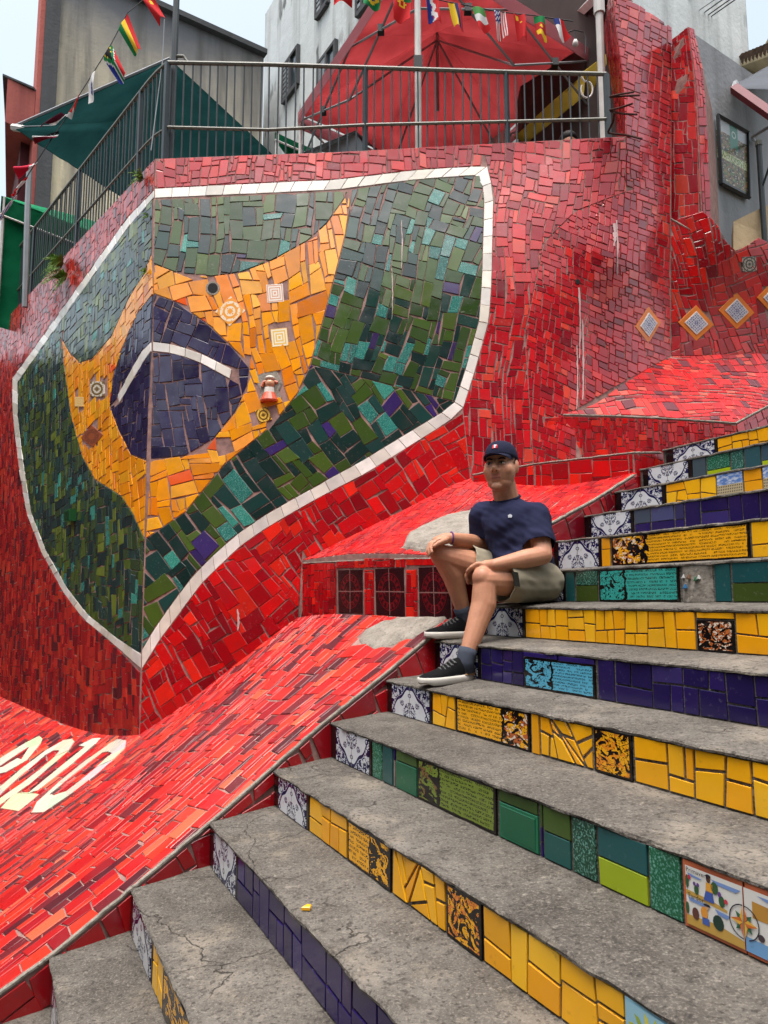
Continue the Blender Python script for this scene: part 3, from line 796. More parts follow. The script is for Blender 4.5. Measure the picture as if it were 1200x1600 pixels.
f3d = norm((P3b[0]-P3a[0], P3b[1]-P3a[1], 0)); F3W = math.hypot(P3b[0]-P3a[0], P3b[1]-P3a[1])
def SF3(u, v): return (P3a[0]+f3d[0]*u, P3a[1]+f3d[1]*u, v)
M3.lay('face_tile', SF3, pack([(-0.14, 0.6), (F3W, 0.6), (F3W, P3b[2]-0.012), (F3W*0.5, P3a[2]+0.0), (0.0, P3a[2]-0.012), (-0.14, P3a[2]-0.03)], 0.023, R, jit=0.2), RED_LO+RED_HI, R, GLAZE)
M3.finish(); lip(P3, ramp3, 0.007)
_v3 = [SF3(-0.15, 0.5), SF3(F3W, 0.5), SF3(F3W, P3b[2]-0.01), SF3(-0.15, P3a[2]-0.02)]
mk('front_body', _v3+[add(p, (-0.1, 0.4, 0)) for p in _v3], [(0,1,2,3),(4,7,6,5),(0,4,5,1),(3,2,6,7),(0,3,7,4),(1,5,6,2)], GROUT_RED, ramp3)
side(P3[3:], 0.5, ramp3, 0.05, 9)
# low ledge closing the middle ramp
LG = [at(738, 742, 4.90), at(835, 725, 4.76), at(990, 707, 4.55), at(1036, 707, 4.80)]
ledge = thing('tiled_ledge', LG[1], 'low red tiled ledge with pale grout rim behind the man\'s shoulder', 'ledge')
ML = Mosaic(ledge)
for i in range(3):
    a, b = LG[i], LG[i+1]; L_ = math.hypot(b[0]-a[0], b[1]-a[1]); d_ = norm((b[0]-a[0], b[1]-a[1], 0)); sl_ = (b[2]-a[2])/L_
    fl = (lambda a, d_: (lambda u, v: (a[0]+d_[0]*u, a[1]+d_[1]*u, v)))(a, d_)
    ML.lay('face_tile', fl, pack([(0.004, 0.55), (L_-0.004, 0.55), (L_-0.004, b[2]-0.008), (0.004, a[2]-0.008)], 0.036, R, jit=0.15, shapes=[((2,3),3),((3,3),3),((3,2),2),((4,3),1)]), RED_LO, R, GLAZE)
    fb = [(a[0], a[1], 0.5), (b[0], b[1], 0.5), b, a]
    mk('ledge_body', fb+[add(p, (0.02, 0.55, 0.01)) for p in fb], [(0,1,2,3),(4,7,6,5),(0,4,5,1),(3,2,6,7),(0,3,7,4),(1,5,6,2)], GROUT_RED, ledge)
ML.finish(); lip(LG, ledge, 0.006)
# cement patches
def patch(Sf, g, pts, parent, up, name='cement_patch', seed=0):
    uv = [inv(Sf, x, y, *g) for x, y in pts]; cu = sum(p[0] for p in uv)/len(uv); cv = sum(p[1] for p in uv)/len(uv)
    V, Fc = [], []; fine = []
    for i in range(len(uv)):
        for k in range(4): fine.append(lerp(uv[i], uv[(i+1) % len(uv)], k/4))
    m = len(fine)
    for j, (r_, h_) in enumerate(((1.02, -0.01), (1.0, 0.35), (0.93, 0.75), (0.8, 0.95), (0.55, 1.0), (0.25, 1.0))):
        for i, p in enumerate(fine):
            x, y = cu+(p[0]-cu)*r_, cv+(p[1]-cv)*r_; b = Sf(x, y)
            jj = mnoise.noise((x*14+seed, y*14, j*0.3))*0.006
            V.append((b[0], b[1], b[2]+up*h_+jj*(1 if j else 0)))
    for j in range(5):
        for i in range(m): Fc.append((j*m+i, j*m+(i+1) % m, (j+1)*m+(i+1) % m, (j+1)*m+i))
    Fc.append(tuple(range(5*m, 6*m)))
    return mk(name, V, Fc, CEMENT, parent)
patch(R1.f, R1.uv(RE[0]), PATCH1, ramp1, 0.016)
patch(R2.f, R2.uv(edge2[1]), PATCH2, ramp2, 0.05)
M1.finish()

# ------------------------------------------------------------------ the steps
stairs = thing('staircase', LEFT[-5], 'worn concrete stairs with colourful tiled risers climbing to the right', 'staircase')
SLOPE = 0.020; STEP = {}
def run(k): d = sub(LEFT[k+1], LEFT[k]); return d[0]*NV[0]+d[1]*NV[1]
class Riser:
    def __init__(s, k):
        s.k = k; s.L = LEFT[k]; s.mu = mu(k); s.nv = nv(k); s.z0 = (LEFT[k-1][2]+SLOPE) if k-1 in LEFT else LEFT[k][2]-0.14
        s.h = s.L[2]-0.011-s.z0
    def f(s, u, v): return (s.L[0]+s.mu[0]*u, s.L[1]+s.mu[1]*u, s.z0+v)
    def at(s, px):
        u = 0.3
        for _ in range(30):
            x = proj(s.f(u, s.h/2))[0]; dx = (proj(s.f(u+1e-3, s.h/2))[0]-x)/1e-3; u += max(-0.3, min(0.3, (px-x)/dx))
        return u
def step_mesh(k):
    L = LEFT[k]; rn = run(k) if k+1 in LEFT else 2.6
    z0 = (LEFT[k-1][2] if k-1 in LEFT else L[2]-0.17)-L[2]-0.05
    aa = lins(-0.02, 1.6, 70)+lins(1.64, 3.6, 40)[0:]+[4.2, 5.0, 6.2]
    prof = [(0.30, z0-0.25), (0.001, z0), (0.001, -0.030), (0.001, -0.0125), (-0.011, -0.010), (-0.012, -0.004), (-0.006, 0.001), (0.014, 0.003), (0.05, 0.004)] + [(0.05+(rn-0.05)*t, 0.004+(SLOPE-0.004)*t) for t in (0.25, 0.5, 0.75)] + [(rn+0.05, SLOPE), (rn+0.05, z0-0.25)]
    V, Fc = [], []; mk_, nk_ = mu(k), nv(k); Ln = LEFT.get(k+1); mn_ = mu(k+1)
    for a in aa:
        for j, (m_, z_) in enumerate(prof):
            t_ = max(0.0, m_/rn); P = add(L, mk_, a); Q = add(Ln, mn_, a) if Ln else add(P, nk_, rn)
            e_ = m_-rn*t_ if t_ <= 0 else 0.0
            p = (P[0]+(Q[0]-P[0])*t_+nk_[0]*e_, P[1]+(Q[1]-P[1])*t_+nk_[1]*e_, L[2]+z_)
            if 3 < j < 12:
                e = mnoise.noise((a*9, k*3.7, j*0.2))*0.006+mnoise.noise((a*31, k*1.7, j*0.5))*0.0035
                if j < 8: p = add(p, nk_, e+0.003); p = (p[0], p[1], p[2]+mnoise.noise((a*14, k*2.1, 5))*0.004-abs(e)*0.6)
                else: p = (p[0], p[1], p[2]+e*0.7)
            V.append(p)
    n = len(prof)
    for i in range(len(aa)-1):
        for j in range(n): Fc.append((i*n+j, i*n+(j+1) % n, (i+1)*n+(j+1) % n, (i+1)*n+j))
    Fc += [tuple(range(n))[::-1], tuple(range((len(aa)-1)*n, len(aa)*n))]
    o = mk('step', V, Fc, CONC, stairs)
    return o
for k in sorted(LEFT):
    STEP[k] = step_mesh(k)
ground = mk('ground', [(-400, -300, -2.6), (400, -300, -2.6), (400, 700, -2.6), (-400, 700, -2.6)], [(0, 1, 2, 3)], CONC); ground['kind'] = 'structure'
# ------------------------------------------------------------------ printed and painted tiles
def azulejo(name, flip=False):
    m = M(name, 0.18); u, v = m.uv()
    if flip: v = 1.0 - v
    x = (u-0.5).abs()*2.0
    wv = m.vec(x*3.2, v*3.0, 0.0)
    arch = 0.93 - x.pow(1.7)*0.86 + (x*11.0).sin()*0.055
    d = v - arch
    band = d.abs().lt(0.058)
    leaf = m.noise(2.1, 2, wv, 0.5, 1.6).gt(0.50) * d.gt(0.075)
    leaf2 = m.noise(6.5, 2, wv, 0.5, 0.6).gt(0.60) * d.gt(0.075)
    r2 = (x*x + (v-0.12)*(v-0.12)*0.9).sqrt()
    plume = m.noise(5.0, 2, wv, 0.5, 1.0).gt(0.5) * r2.lt(0.34)
    r3 = ((x-0.42)*(x-0.42) + (v-0.42)*(v-0.42)).sqrt(); dot = m.noise(8, 1, wv).gt(0.48) * r3.lt(0.11)
    r4 = (x*x*0.6 + (v-0.72)*(v-0.72)).sqrt(); ring = (r4-0.055).abs().lt(0.014)
    r5 = ((x-0.9)*(x-0.9) + (v-0.1)*(v-0.1)).sqrt(); ring2 = (r5-0.07).abs().lt(0.02)
    ink = band.max(leaf).max(leaf2).max(plume).max(dot).max(ring).max(ring2)
    seam = x.lt(0.012)
    c = m.mix(ink, H(208, 212, 216), H(22, 28, 78)); c = m.mix(seam, c, H(120, 118, 112))
    c = m.mix(m.noise(30, 4).ramp(0.6, 0.8, 0, 0.5), c, H(110, 104, 98))
    m.color(c); return m.mat
AZ, AZF = azulejo('blue_white_tile'), azulejo('blue_white_tile_inverted', True)
def damask():
    m = M('damask_tile', 0.2); u, v = m.uv(); x = ((u*2.0).fract()-0.5).abs()*2.0; y = ((v*2.0).fract()-0.5).abs()*2.0
    a = m.noise(3.2, 2, m.vec(x.max(y), x.min(y), 0.0), 0.5, 1.4).gt(0.47)
    e = (u-0.5).abs().max((v-0.5).abs()).gt(0.46)
    m.color(m.mix(e, m.mix(a, H(210, 210, 214), H(58, 56, 108)), H(216, 212, 206))); return m.mat
DAMASK = damask()
def ink(name, base, acc=None, split=0.35, right=False, lines=9, seed=0.0, asp=2.0, whole=False, white=0.0, dark=0.5):
    """a drawn tile: figures in black ink and accents, and rows of handwriting"""
    m = M(name, 0.2); u, v = m.uv(); uu = (1.0-u) if right else u
    wig = m.noise(4.0, 3, m.vec(u*asp, v, seed))
    wv = m.vec(u*asp*1.0+seed, v, seed)
    n1 = m.noise(3.4, 3, wv, 0.55, 1.6); n2 = m.noise(4.3, 2, m.vec(u*asp, v+5.0, seed+3), 0.5, 1.2); n3 = m.noise(9, 2, m.vec(u*asp, v, seed+7), 0.5, 0.8)
    draw = m.mix(n2.gt(0.52), base, acc or base)
    if white: draw = m.mix(n3.gt(1.0-white), draw, H(218, 208, 190))
    draw = m.mix(n1.gt(dark), draw, H(16, 12, 12))
    draw = m.mix((n3-0.5).abs().lt(0.018), draw, H(16, 12, 12))
    row = (v*lines + wig*0.5); fr = row.fract(); idx = row.floor()
    word = m.noise(1.0, 1, m.vec(u*asp*9.0, idx*5.3, seed)).gt(0.40)
    stroke = m.noise(1.0, 2, m.vec(u*asp*52.0, row*3.2, seed+1)).gt(0.50)
    txt = word*stroke*fr.gt(0.2)*fr.lt(0.80)
    text = m.mix(txt*0.92, base, H(22, 16, 12))
    sp = (uu + (wig-0.5)*0.14)
    c = draw if whole else m.mix(sp.gt(split), draw, text)
    if not whole: c = m.mix((sp-split).abs().lt(0.016), c, H(16, 12, 12))
    e = (0.5-(u-0.5).abs())*asp; e = e.min(0.5-(v-0.5).abs()); c = m.mix((e+(wig-0.5)*0.05).lt(0.045), c, H(20, 15, 13))
    c = m.mix(m.noise(40, 4).ramp(0.62, 0.8, 0, 0.4), c, H(90, 84, 76))
    m.color(c); return m.mat
def town():
    m = M('town_view_tile', 0.2); u, v = m.uv()
    b = m.noise(6, 1, m.vec((u*5.0).floor(), 0.0, 1.0)); roof = b*0.5+0.32; blk = v.lt(roof)
    win = ((u*14.0).fract()-0.5).abs().lt(0.22)*((v*9.0).fract()-0.5).abs().lt(0.28)
    c = m.mix(m.noise(5, 3, m.vec(u, v*2.0, 0.0)).ramp(0.45, 0.65), H(92, 128, 190), H(206, 214, 224))
    c = m.mix(blk, c, m.mix(m.noise(3, 1, m.vec((u*5.0).floor(), 3.0, 0.0)), H(150, 128, 92), H(214, 204, 170)))
    c = m.mix(blk*win, c, H(52, 46, 44)); c = m.mix(v.lt(0.2), c, H(88, 104, 60)); m.color(c); return m.mat
TOWN = town()
def medallion():
    m = M('dark_medallion_tile', 0.22); u, v = m.uv(); x = u-0.5; y = v-0.5; r = (x*x+y*y).sqrt()
    an = N.m(m.t, 'ARCTAN2', y, x)
    pet = ((an*16.0).sin()*0.5+0.5)*r.gt(0.27)*r.lt(0.37); rg = (r-0.26).abs().lt(0.012); rg2 = (r-0.40).abs().lt(0.01)
    inner = m.noise(9, 2, m.vec(x.abs(), y.abs(), 0.0), 0.5, 1.0).gt(0.52)*r.lt(0.24)
    k = pet.max(rg).max(rg2).max(inner)
    c = m.mix(k*0.4, H(50, 12, 18), H(150, 20, 32)); dg = (x.abs()+y.abs()).gt(0.62); c = m.mix(dg*0.6, c, H(42, 14, 20))
    c = m.mix(x.abs().min(y.abs()).lt(0.012), c, H(130, 96, 92)); m.color(c); return m.mat
MEDM = medallion()
YE = H(240, 172, 26)
INK = {'j': ink('goat_verse_tile', YE, H(196, 104, 40), 0.28, lines=10, seed=1.0, asp=3.6, white=0.42),
       'i': ink('teal_verse_tile', H(54, 160, 150), None, 0.35, lines=9, seed=2.0, asp=2.4, dark=0.56),
       'h': ink('rider_tile', H(190, 104, 48), H(176, 92, 44), 1, lines=6, seed=3.0, asp=1.0, whole=True, white=0.45),
       'g': ink('cyan_verse_tile', H(88, 172, 202), None, 0.42, lines=10, seed=4.0, asp=1.9, dark=0.55),
       'f': ink('yellow_verse_tile', YE, H(186, 96, 44), 0.33, True, lines=9, seed=5.0, asp=1.9, white=0.42),
       'f2': ink('yellow_dancer_tile', YE, H(228, 140, 30), 1, lines=8, seed=6.5, asp=0.9, whole=True, dark=0.53),
       'e': ink('olive_verse_tile', H(112, 132, 48), H(120, 92, 48), 0.30, lines=10, seed=7.0, asp=2.0),
       'd': ink('yellow_letter_tile', YE, YE, 0.45, True, lines=8, seed=8.0, asp=1.3, dark=0.5),
       'd2': ink('yellow_kneeling_tile', YE, H(222, 130, 44), 1, lines=8, seed=9.3, asp=0.9, whole=True, dark=0.5),
       'b': ink('yellow_ink_tile', YE, YE, 1, lines=6, seed=10.0, asp=1.0, whole=True, dark=0.48)}
def flat(Sf, poly, mat, name, parent, h=0.007, cell=0):
    """a single printed tile: slab with eased edge, picture coordinates across its four corners"""
    V, Fc = tile3d(Sf, poly, h*0.75, random.Random(1), 0.0, 0.0011)
    uv4 = [(0, 0), (1, 0), (1, 1), (0, 1)]
    return mk(name, V, Fc, mat, parent, uvs=(uv4*3))
for i, p in enumerate(MED): flat(SF2, [p[3], p[2], p[1], p[0]], MEDM, 'medallion_tile', ramp2, 0.006)

# ------------------------------------------------------------------ tiles of each riser
YELLOW = [((250,178,20),5),((248,170,18),3),((252,186,34),2)]
NAVY = [((40,28,88),5),((34,24,78),4),((56,46,104),2),((48,30,84),1)]
SLATE = ((84,102,124),); T_TEAL = (34,86,88); T_GREEN = (22,98,68); T_OLIVE = (66,84,34); T_LIME = (166,188,30); T_DG = (18,66,50); T_BLACK = (22,18,20)
def slab(rs, u0, u1, v0, v1, col, mat=None, h=0.006, g=0.003, jit=0.0, rg=random.Random(77), name='tile'):
    p = [(u0+g, v0+g*0.6), (u1-g, v0+g*0.6), (u1-g, v1-g*0.6), (u0+g, v1-g*0.6)]
    p = [(a+rg.uniform(-jit, jit), b+rg.uniform(-jit, jit)*0.5) for a, b in p]
    V, Fc = tile3d(rs.f, p, h*0.7, rg, 0.012, 0.0011); c = lin(col); k = rg.uniform(0.88, 1.1)
    return mk(name, V, Fc, mat or GLAZE_STEP, STEP[rs.k], cols=tuple(min(0.95, x*k) for x in c))
def fill(rs, x0, x1, pal, target, tilt, seed, gap=0.003, v0=0.0, v1=1.0, piece=None, lastu=None):
    rg = random.Random(seed); u0, u1 = rs.at(x0), (rs.at(x1) if lastu is None else lastu)
    ps = shatter([(u0, rs.h*v0), (u1, rs.h*v0), (u1, rs.h*v1), (u0, rs.h*v1)], target, rg, tilt, gap)
    cs = [lin(c) for c, k in pal]; ws = [k for c, k in pal]
    for p in ps:
        c = rg.choices(cs, ws)[0]; k = rg.uniform(0.9, 1.08); V, Fc = tile3d(rs.f, p, 0.004, rg, 0.02, 0.0011)
        if piece: mk(piece, V, Fc, GLAZE_STEP, STEP[rs.k], cols=tuple(min(0.95, x*k) for x in c))
        else: mk('tile', V, Fc, GLAZE_STEP, STEP[rs.k], cols=tuple(min(0.95, x*k) for x in c))
def pic(rs, x0, x1, mat, v0=0.0, v1=1.0, g=0.002):
    u0, u1 = rs.at(x0)+g, rs.at(x1)-g
    flat(rs.f, [(u0, rs.h*v0+g*0.5), (u1, rs.h*v0+g*0.5), (u1, rs.h*v1-g*0.5), (u0, rs.h*v1-g*0.5)], mat, 'picture_tile', STEP[rs.k])
def cols2(rs, x0, x1, parts):
    """stacked pieces, given from the bottom as (share, colour, material)"""
    u0, u1 = rs.at(x0), rs.at(x1); v = 0
    for sh, c, mt in parts: slab(rs, u0, u1, rs.h*v, rs.h*(v+sh), c, mt, jit=0.0015); v += sh
RS = {k: Riser(k) for k in range(-8, 7)}
AZX = {6:(1040,1053,1117,1122),5:(1004,1014,1076,1083),4:(959,972,1035,1041),3:(913,925,986,991),2:(864,874,936,940),1:(809,820,880,884),0:(748,758,817,822),-1:(680,689,747,752),-2:(605,614,672,676),-3:(517,527,578,582),-4:(430,437,480,484),-5:(329,336,370,373),-6:(206,210,238,240),-7:(82,84,92,94)}
for k, (a, b, c, d) in AZX.items():
    rs = RS[k]; ua, ub, uc, ud = rs.at(a), rs.at(b), rs.at(c), rs.at(d)
    ua = max(ua, 0.004)
    slab(rs, ua, ub, 0, rs.h, T_BLACK, g=0.001, name='black_strip'); slab(rs, uc, ud, 0, rs.h, T_BLACK, g=0.001, name='black_strip')
    pic(rs, b, c, AZF if k in (5, 3, -3, -5) else AZ)
END = 4.2
fill(RS[6], 1122, 0, YELLOW, 0.0065, 0.1, 61, lastu=RS[6].at(1240))
r = RS[5]; cols2(r, 1083, 1104, [(1, (70,88,98), None)]); cols2(r, 1105, 1142, [(0.42, T_LIME, None), (0.58, T_GREEN, GLAZE_TEX)]); cols2(r, 1143, 1163, [(1, (36,92,80), GLAZE_TEX)]); cols2(r, 1164, 1190, [(1, (52,92,100), None)]); cols2(r, 1191, 1215, [(0.4, T_LIME, None), (0.6, (60,84,100), None)])
r = RS[4]; fill(r, 1042, 1120, YELLOW, 0.0055, 0.25, 62); pic(r, 1121, 1162, TOWN); cols2(r, 1163, 1192, [(0.56, (243,168,24), None), (0.44, (240,162,22), None)]); pic(r, 1193, 1235, TOWN)
r = RS[3]; cols2(r, 992, 1017, [(0.42, (40,28,88), None), (0.58, (76,86,104), None)]); cols2(r, 1018, 1054, [(0.42, (44,34,90), None), (0.58, (78,82,126), None)]); cols2(r, 1055, 1070, [(0.4, (44,34,90), None), (0.6, (54,52,92), None)]); cols2(r, 1071, 1095, [(1, (40,30,84), None)]); fill(r, 1096, 1188, NAVY, 0.008, 0.05, 63); fill(r, 1188, 1235, NAVY, 0.02, 0.05, 64)
r = RS[2]; cols2(r, 941, 955, [(0.6, (240,164,24), None), (0.4, (240,160,20), None)]); pic(r, 957, 1173, INK['j']); fill(r, 1175, 1240, YELLOW, 0.009, 0.06, 65)
r = RS[1]; cols2(r, 885, 899, [(1, T_TEAL, None)]); cols2(r, 901, 935, [(0.52, T_OLIVE, None), (0.48, T_DG, GLAZE_TEX)]); pic(r, 937, 1063, INK['i']); cols2(r, 1117, 1143, [(1, T_TEAL, None)]); cols2(r, 1145, 1215, [(0.48, T_OLIVE, None), (0.52, (30,80,84), None)])
# broken-away spot in the teal riser
u0, u1 = r.at(1065), r.at(1115)
_b = MB(); V_, F_ = [], []
for i in range(9):
    for j in range(7):
        u_, v_ = u0+(u1-u0)*i/8, r.h*j/6; e_ = 0.004+0.005*mnoise.noise((i*0.7, j*0.8, 4)); p_ = r.f(u_, v_); V_.append(add(p_, NV, -e_ if 0 < i < 8 else 0.002))
for i in range(8):
    for j in range(6): F_.append((i*7+j, (i+1)*7+j, (i+1)*7+j+1, i*7+j+1))
_o = mk('cement_filling', V_, F_, CEMENT, STEP[1])
for cx_, cy_, cl in ((1073, 0.42, (60,120,170)), (1070, 0.7, (210,210,210)), (1079, 0.68, (120,90,70)), (1090, 0.62, (60,110,80)), (1094, 0.66, (200,200,196))):
    uc = r.at(cx_); sz = 0.009
    V, Fc = tile3d(r.f, [(uc-sz, r.h*cy_-sz), (uc+sz*0.8, r.h*cy_-sz*0.7), (uc+sz*0.3, r.h*cy_+sz)], 0.014, random.Random(cx_)); mk('tile_shard', V, Fc, GLAZE_STEP, STEP[1], cols=lin(cl))
r = RS[0]; fill(r, 822, 1088, YELLOW, 0.0052, 0.08, 66); pic(r, 1090, 1149, INK['h'], 0.0, 0.8); fill(r, 1090, 1150, YELLOW, 0.006, 0.05, 67, v0=0.81); fill(r, 1151, 1250, YELLOW, 0.008, 0.12, 68)
r = RS[-1]; fill(r, 753, 819, NAVY, 0.006, 0.08, 69); pic(r, 820, 932, INK['g'], 0.0, 0.84)
slab(r, r.at(820), r.at(874), r.h*0.85, r.h*1.0, (42,30,96), h=0.012); slab(r, r.at(875), r.at(932), r.h*0.83, r.h*0.98, (42,30,96), h=0.012)
cols2(r, 935, 962, [(1, (38,28,82), None)]); fill(r, 963, 1300, NAVY, 0.0085, 0.04, 70)
r = RS[-2]; fill(r, 677, 712, YELLOW, 0.006, 0.25, 71); pic(r, 714, 830, INK['f']); cols2(r, 832, 844, [(1, (243,168,24), None)]); fill(r, 845, 928, YELLOW, 0.0042, 0.75, 72, gap=0.005); pic(r, 930, 990, INK['f2']); fill(r, 992, 1045, YELLOW, 0.008, 0.5, 73, gap=0.004); fill(r, 1045, 1320, YELLOW, 0.0062, 0.12, 74, gap=0.004)
r = RS[-3]; cols2(r, 583, 598, [(1, T_GREEN, GLAZE_TEX)]); cols2(r, 599, 615, [(1, (30,84,84), None)]); cols2(r, 616, 619, [(0.7, (90,92,90), GROUT), (0.3, (38,28,90), None)]); cols2(r, 620, 653, [(0.72, T_GREEN, None), (0.28, (58,86,36), None)]); pic(r, 654, 778, INK['e'])
cols2(r, 781, 843, [(0.74, (20,104,72), None), (0.26, (56,82,34), None)])
uA, uB = r.at(784), r.at(840); slab(r, uA, uB, r.h*0.05, r.h*0.68, (18,94,64), h=0.009)
cols2(r, 845, 850, [(0.28, (36,26,90), None), (0.28, (36,26,90), None), (0.44, (56,82,34), None)]); cols2(r, 851, 894, [(0.52, (30,88,84), None), (0.48, (62,86,34), None)]); cols2(r, 896, 934, [(1, (18,72,54), GLAZE_TEX)]); cols2(r, 936, 1015, [(0.48, T_LIME, None), (0.52, (30,84,86), None)]); cols2(r, 1016, 1068, [(1, (24,98,66), GLAZE_TEX)])
r = RS[-4]; fill(r, 485, 543, YELLOW, 0.007, 0.06, 75); pic(r, 545, 613, INK['d']); fill(r, 615, 698, YELLOW, 0.004, 0.8, 76, gap=0.004); pic(r, 700, 756, INK['d2']); fill(r, 757, 980, YELLOW, 0.0062, 0.08, 77)
r = RS[-5]; fill(r, 373, 592, NAVY, 0.0095, 0.05, 78); fill(r, 592, 640, [((206,206,204),1)], 0.008, 0.05, 79, v1=0.5); fill(r, 592, 640, NAVY, 0.008, 0.05, 80, v0=0.5)
r = RS[-6]; fill(r, 241, 256, YELLOW, 0.006, 0.3, 81); pic(r, 257, 300, INK['b']); pic(r, 300, 345, INK['b']); fill(r, 345, 500, YELLOW, 0.009, 0.1, 82)
r = RS[-7]; fill(r, 95, 140, NAVY, 0.008, 0.1, 83)

# painted tiles built as flat coloured shapes in one mesh
def text_polys(txt, size, x, y):
    cu = bpy.data.curves.new('t', 'FONT'); cu.body = txt; cu.size = size; cu.resolution_u = 2
    ob = bpy.data.objects.new('t', cu); COL.objects.link(ob); bpy.context.view_layer.update()
    me = ob.evaluated_get(bpy.context.evaluated_depsgraph_get()).to_mesh()
    P = [[(x+me.vertices[i].co.x, y+me.vertices[i].co.y) for i in f.vertices] for f in me.polygons]
    bpy.data.objects.remove(ob); bpy.data.curves.remove(cu); return P
def art(rs, u0, u1, v0, v1, shapes, bgc, name='picture_tile', h=0.007, asp=None):
    """shapes: (level, colour, polygon in tile coordinates 0..1)"""
    V, Fc = tile3d(rs.f, [(u0, v0), (u1, v0), (u1, v1), (u0, v1)], h, random.Random(3), 0, 0.001); C = [lin(bgc)]*len(Fc); V = list(V); Fc = list(Fc)
    for lev, col, poly in shapes:
        n = len(V)
        for a, b in poly: V.append(add(rs.f(u0+(u1-u0)*a, v0+(v1-v0)*b), rs.nv, -(h*1.25+0.0004*lev)))
        pa = area(poly); f = tuple(range(n, n+len(poly))); Fc.append(f if pa > 0 else f[::-1]); C.append(lin(col))
    return mk(name, V, Fc, GLAZE_STEP, STEP[rs.k], cols=C)
def ell(x, y, a, b, n=12): return [(x+a*math.cos(2*math.pi*i/n), y+b*math.sin(2*math.pi*i/n)) for i in range(n)]
r = RS[-3]; uA = r.at(1072); W_ = r.at(1168)-uA
TC = (196,104,66); SK = (120,150,205); WH = (222,222,216); GD = (196,158,76); DK = (42,40,52); GRN = (52,92,58)
def star(cx, cy, rx, ry, lo, hi):
    out = []
    for lev, off, c1, c2, kk in ((6, 0.5, (40,92,66), (60,116,84), 0.8), (7, 0, (228,176,70), (206,112,52), 1.0)):
        for i in range(4 if lev == 7 else 4):
            a = math.pi/2*(i+off)
            tip = (cx+rx*kk*math.cos(a), cy+ry*kk*math.sin(a))
            for sgn, cl in ((1, c1), (-1, c2)):
                b = a+sgn*math.pi/4*0.9; q_ = (cx+rx*0.36*math.cos(b), cy+ry*0.36*math.sin(b)); out.append((lev, cl, [(cx, cy), q_, tip]))
    o2 = []
    for lev, cl, p in out:
        p = clip(p if area(p) > 0 else p[::-1], (lo, 0), (1, 0)); p = clip(p, (hi, 0), (-1, 0)) if len(p) > 2 else p
        if len(p) > 2: o2.append((lev, cl, p))
    return o2
def ringp(cx, cy, rx, ry, t, lo, hi, n=24):
    o = []
    for i in range(n):
        a, b = 2*math.pi*i/n, 2*math.pi*(i+1)/n
        p = [(cx+rx*math.cos(a), cy+ry*math.sin(a)), (cx+rx*math.cos(b), cy+ry*math.sin(b)), (cx+rx*(1-t)*math.cos(b), cy+ry*(1-t)*math.sin(b)), (cx+rx*(1-t)*math.cos(a), cy+ry*(1-t)*math.sin(a))]
        if all(lo <= c_[0] <= hi for c_ in p): o.append((5, DK, p))
    return o
sh = [(1, WH, [(0.06,0.06),(1,0.06),(1,0.93),(0.06,0.93)]), (2, GD, [(0.06,0.06),(1,0.06),(1,0.17),(0.6,0.24),(0.06,0.2)]), (2, GD, [(0.06,0.5),(0.75,0.46),(0.75,0.5),(0.5,0.55),(0.06,0.57)]), (3, SK, [(0.1,0.47),(0.5,0.45),(0.4,0.41),(0.12,0.42)]), (3, SK, [(0.5,0.86),(0.98,0.86),(0.9,0.80),(0.6,0.81)]), (3, SK, [(0.1,0.83),(0.36,0.8),(0.3,0.78),(0.12,0.79)]), (3, SK, [(0.55,0.45),(0.8,0.43),(0.74,0.37),(0.6,0.39)])]
sh += [(4, (66,92,170), [(0.37,0.52),(0.55,0.52),(0.52,0.67),(0.41,0.67)]), (4, (222,160,62), [(0.41,0.66),(0.53,0.66),(0.53,0.79),(0.42,0.79)]), (4, (88,58,44), ell(0.46,0.84,0.035,0.05)), (4, GRN, ell(0.56,0.75,0.06,0.09)), (4, DK, ell(0.46,0.885,0.045,0.03)),
       (4, GRN, ell(0.25,0.62,0.04,0.07)), (5, (104,72,140), ell(0.22,0.70,0.025,0.03)), (5, (104,72,140), ell(0.28,0.70,0.025,0.03)), (4, GRN, ell(0.09,0.70,0.03,0.10)), (5, (196,50,72), ell(0.13,0.77,0.028,0.035)), (4, GRN, ell(0.67,0.60,0.05,0.08)), (5, (104,72,140), ell(0.64,0.69,0.03,0.04)), (5, (206,60,80), ell(0.74,0.62,0.03,0.035)),
       (4, (98,60,52), ell(0.22,0.26,0.06,0.09)), (4, (222,150,58), ell(0.37,0.33,0.06,0.09)), (4, (70,100,176), [(0.33,0.16),(0.45,0.16),(0.45,0.26),(0.33,0.26)]), (4, (214,170,130), ell(0.42,0.42,0.03,0.035)), (5, DK, ell(0.42,0.455,0.06,0.02)), (4, (34,62,52), ell(0.60,0.27,0.09,0.11)), (4, GRN, ell(0.08,0.3,0.03,0.09))]
sh += star(1.0, 0.44, 0.2, 0.22, 0.0, 1.0)+ringp(1.0, 0.44, 0.22, 0.24, 0.07, 0, 1)
sh += [(6, DK, p) for p in text_polys('Primavera', 0.095, 0.08, 0.85)] + [(6, DK, p) for p in text_polys('Tardor', 0.10, 0.09, 0.47)]
art(r, uA, uA+W_-0.0015, 0.001, r.h-0.001, sh, TC)
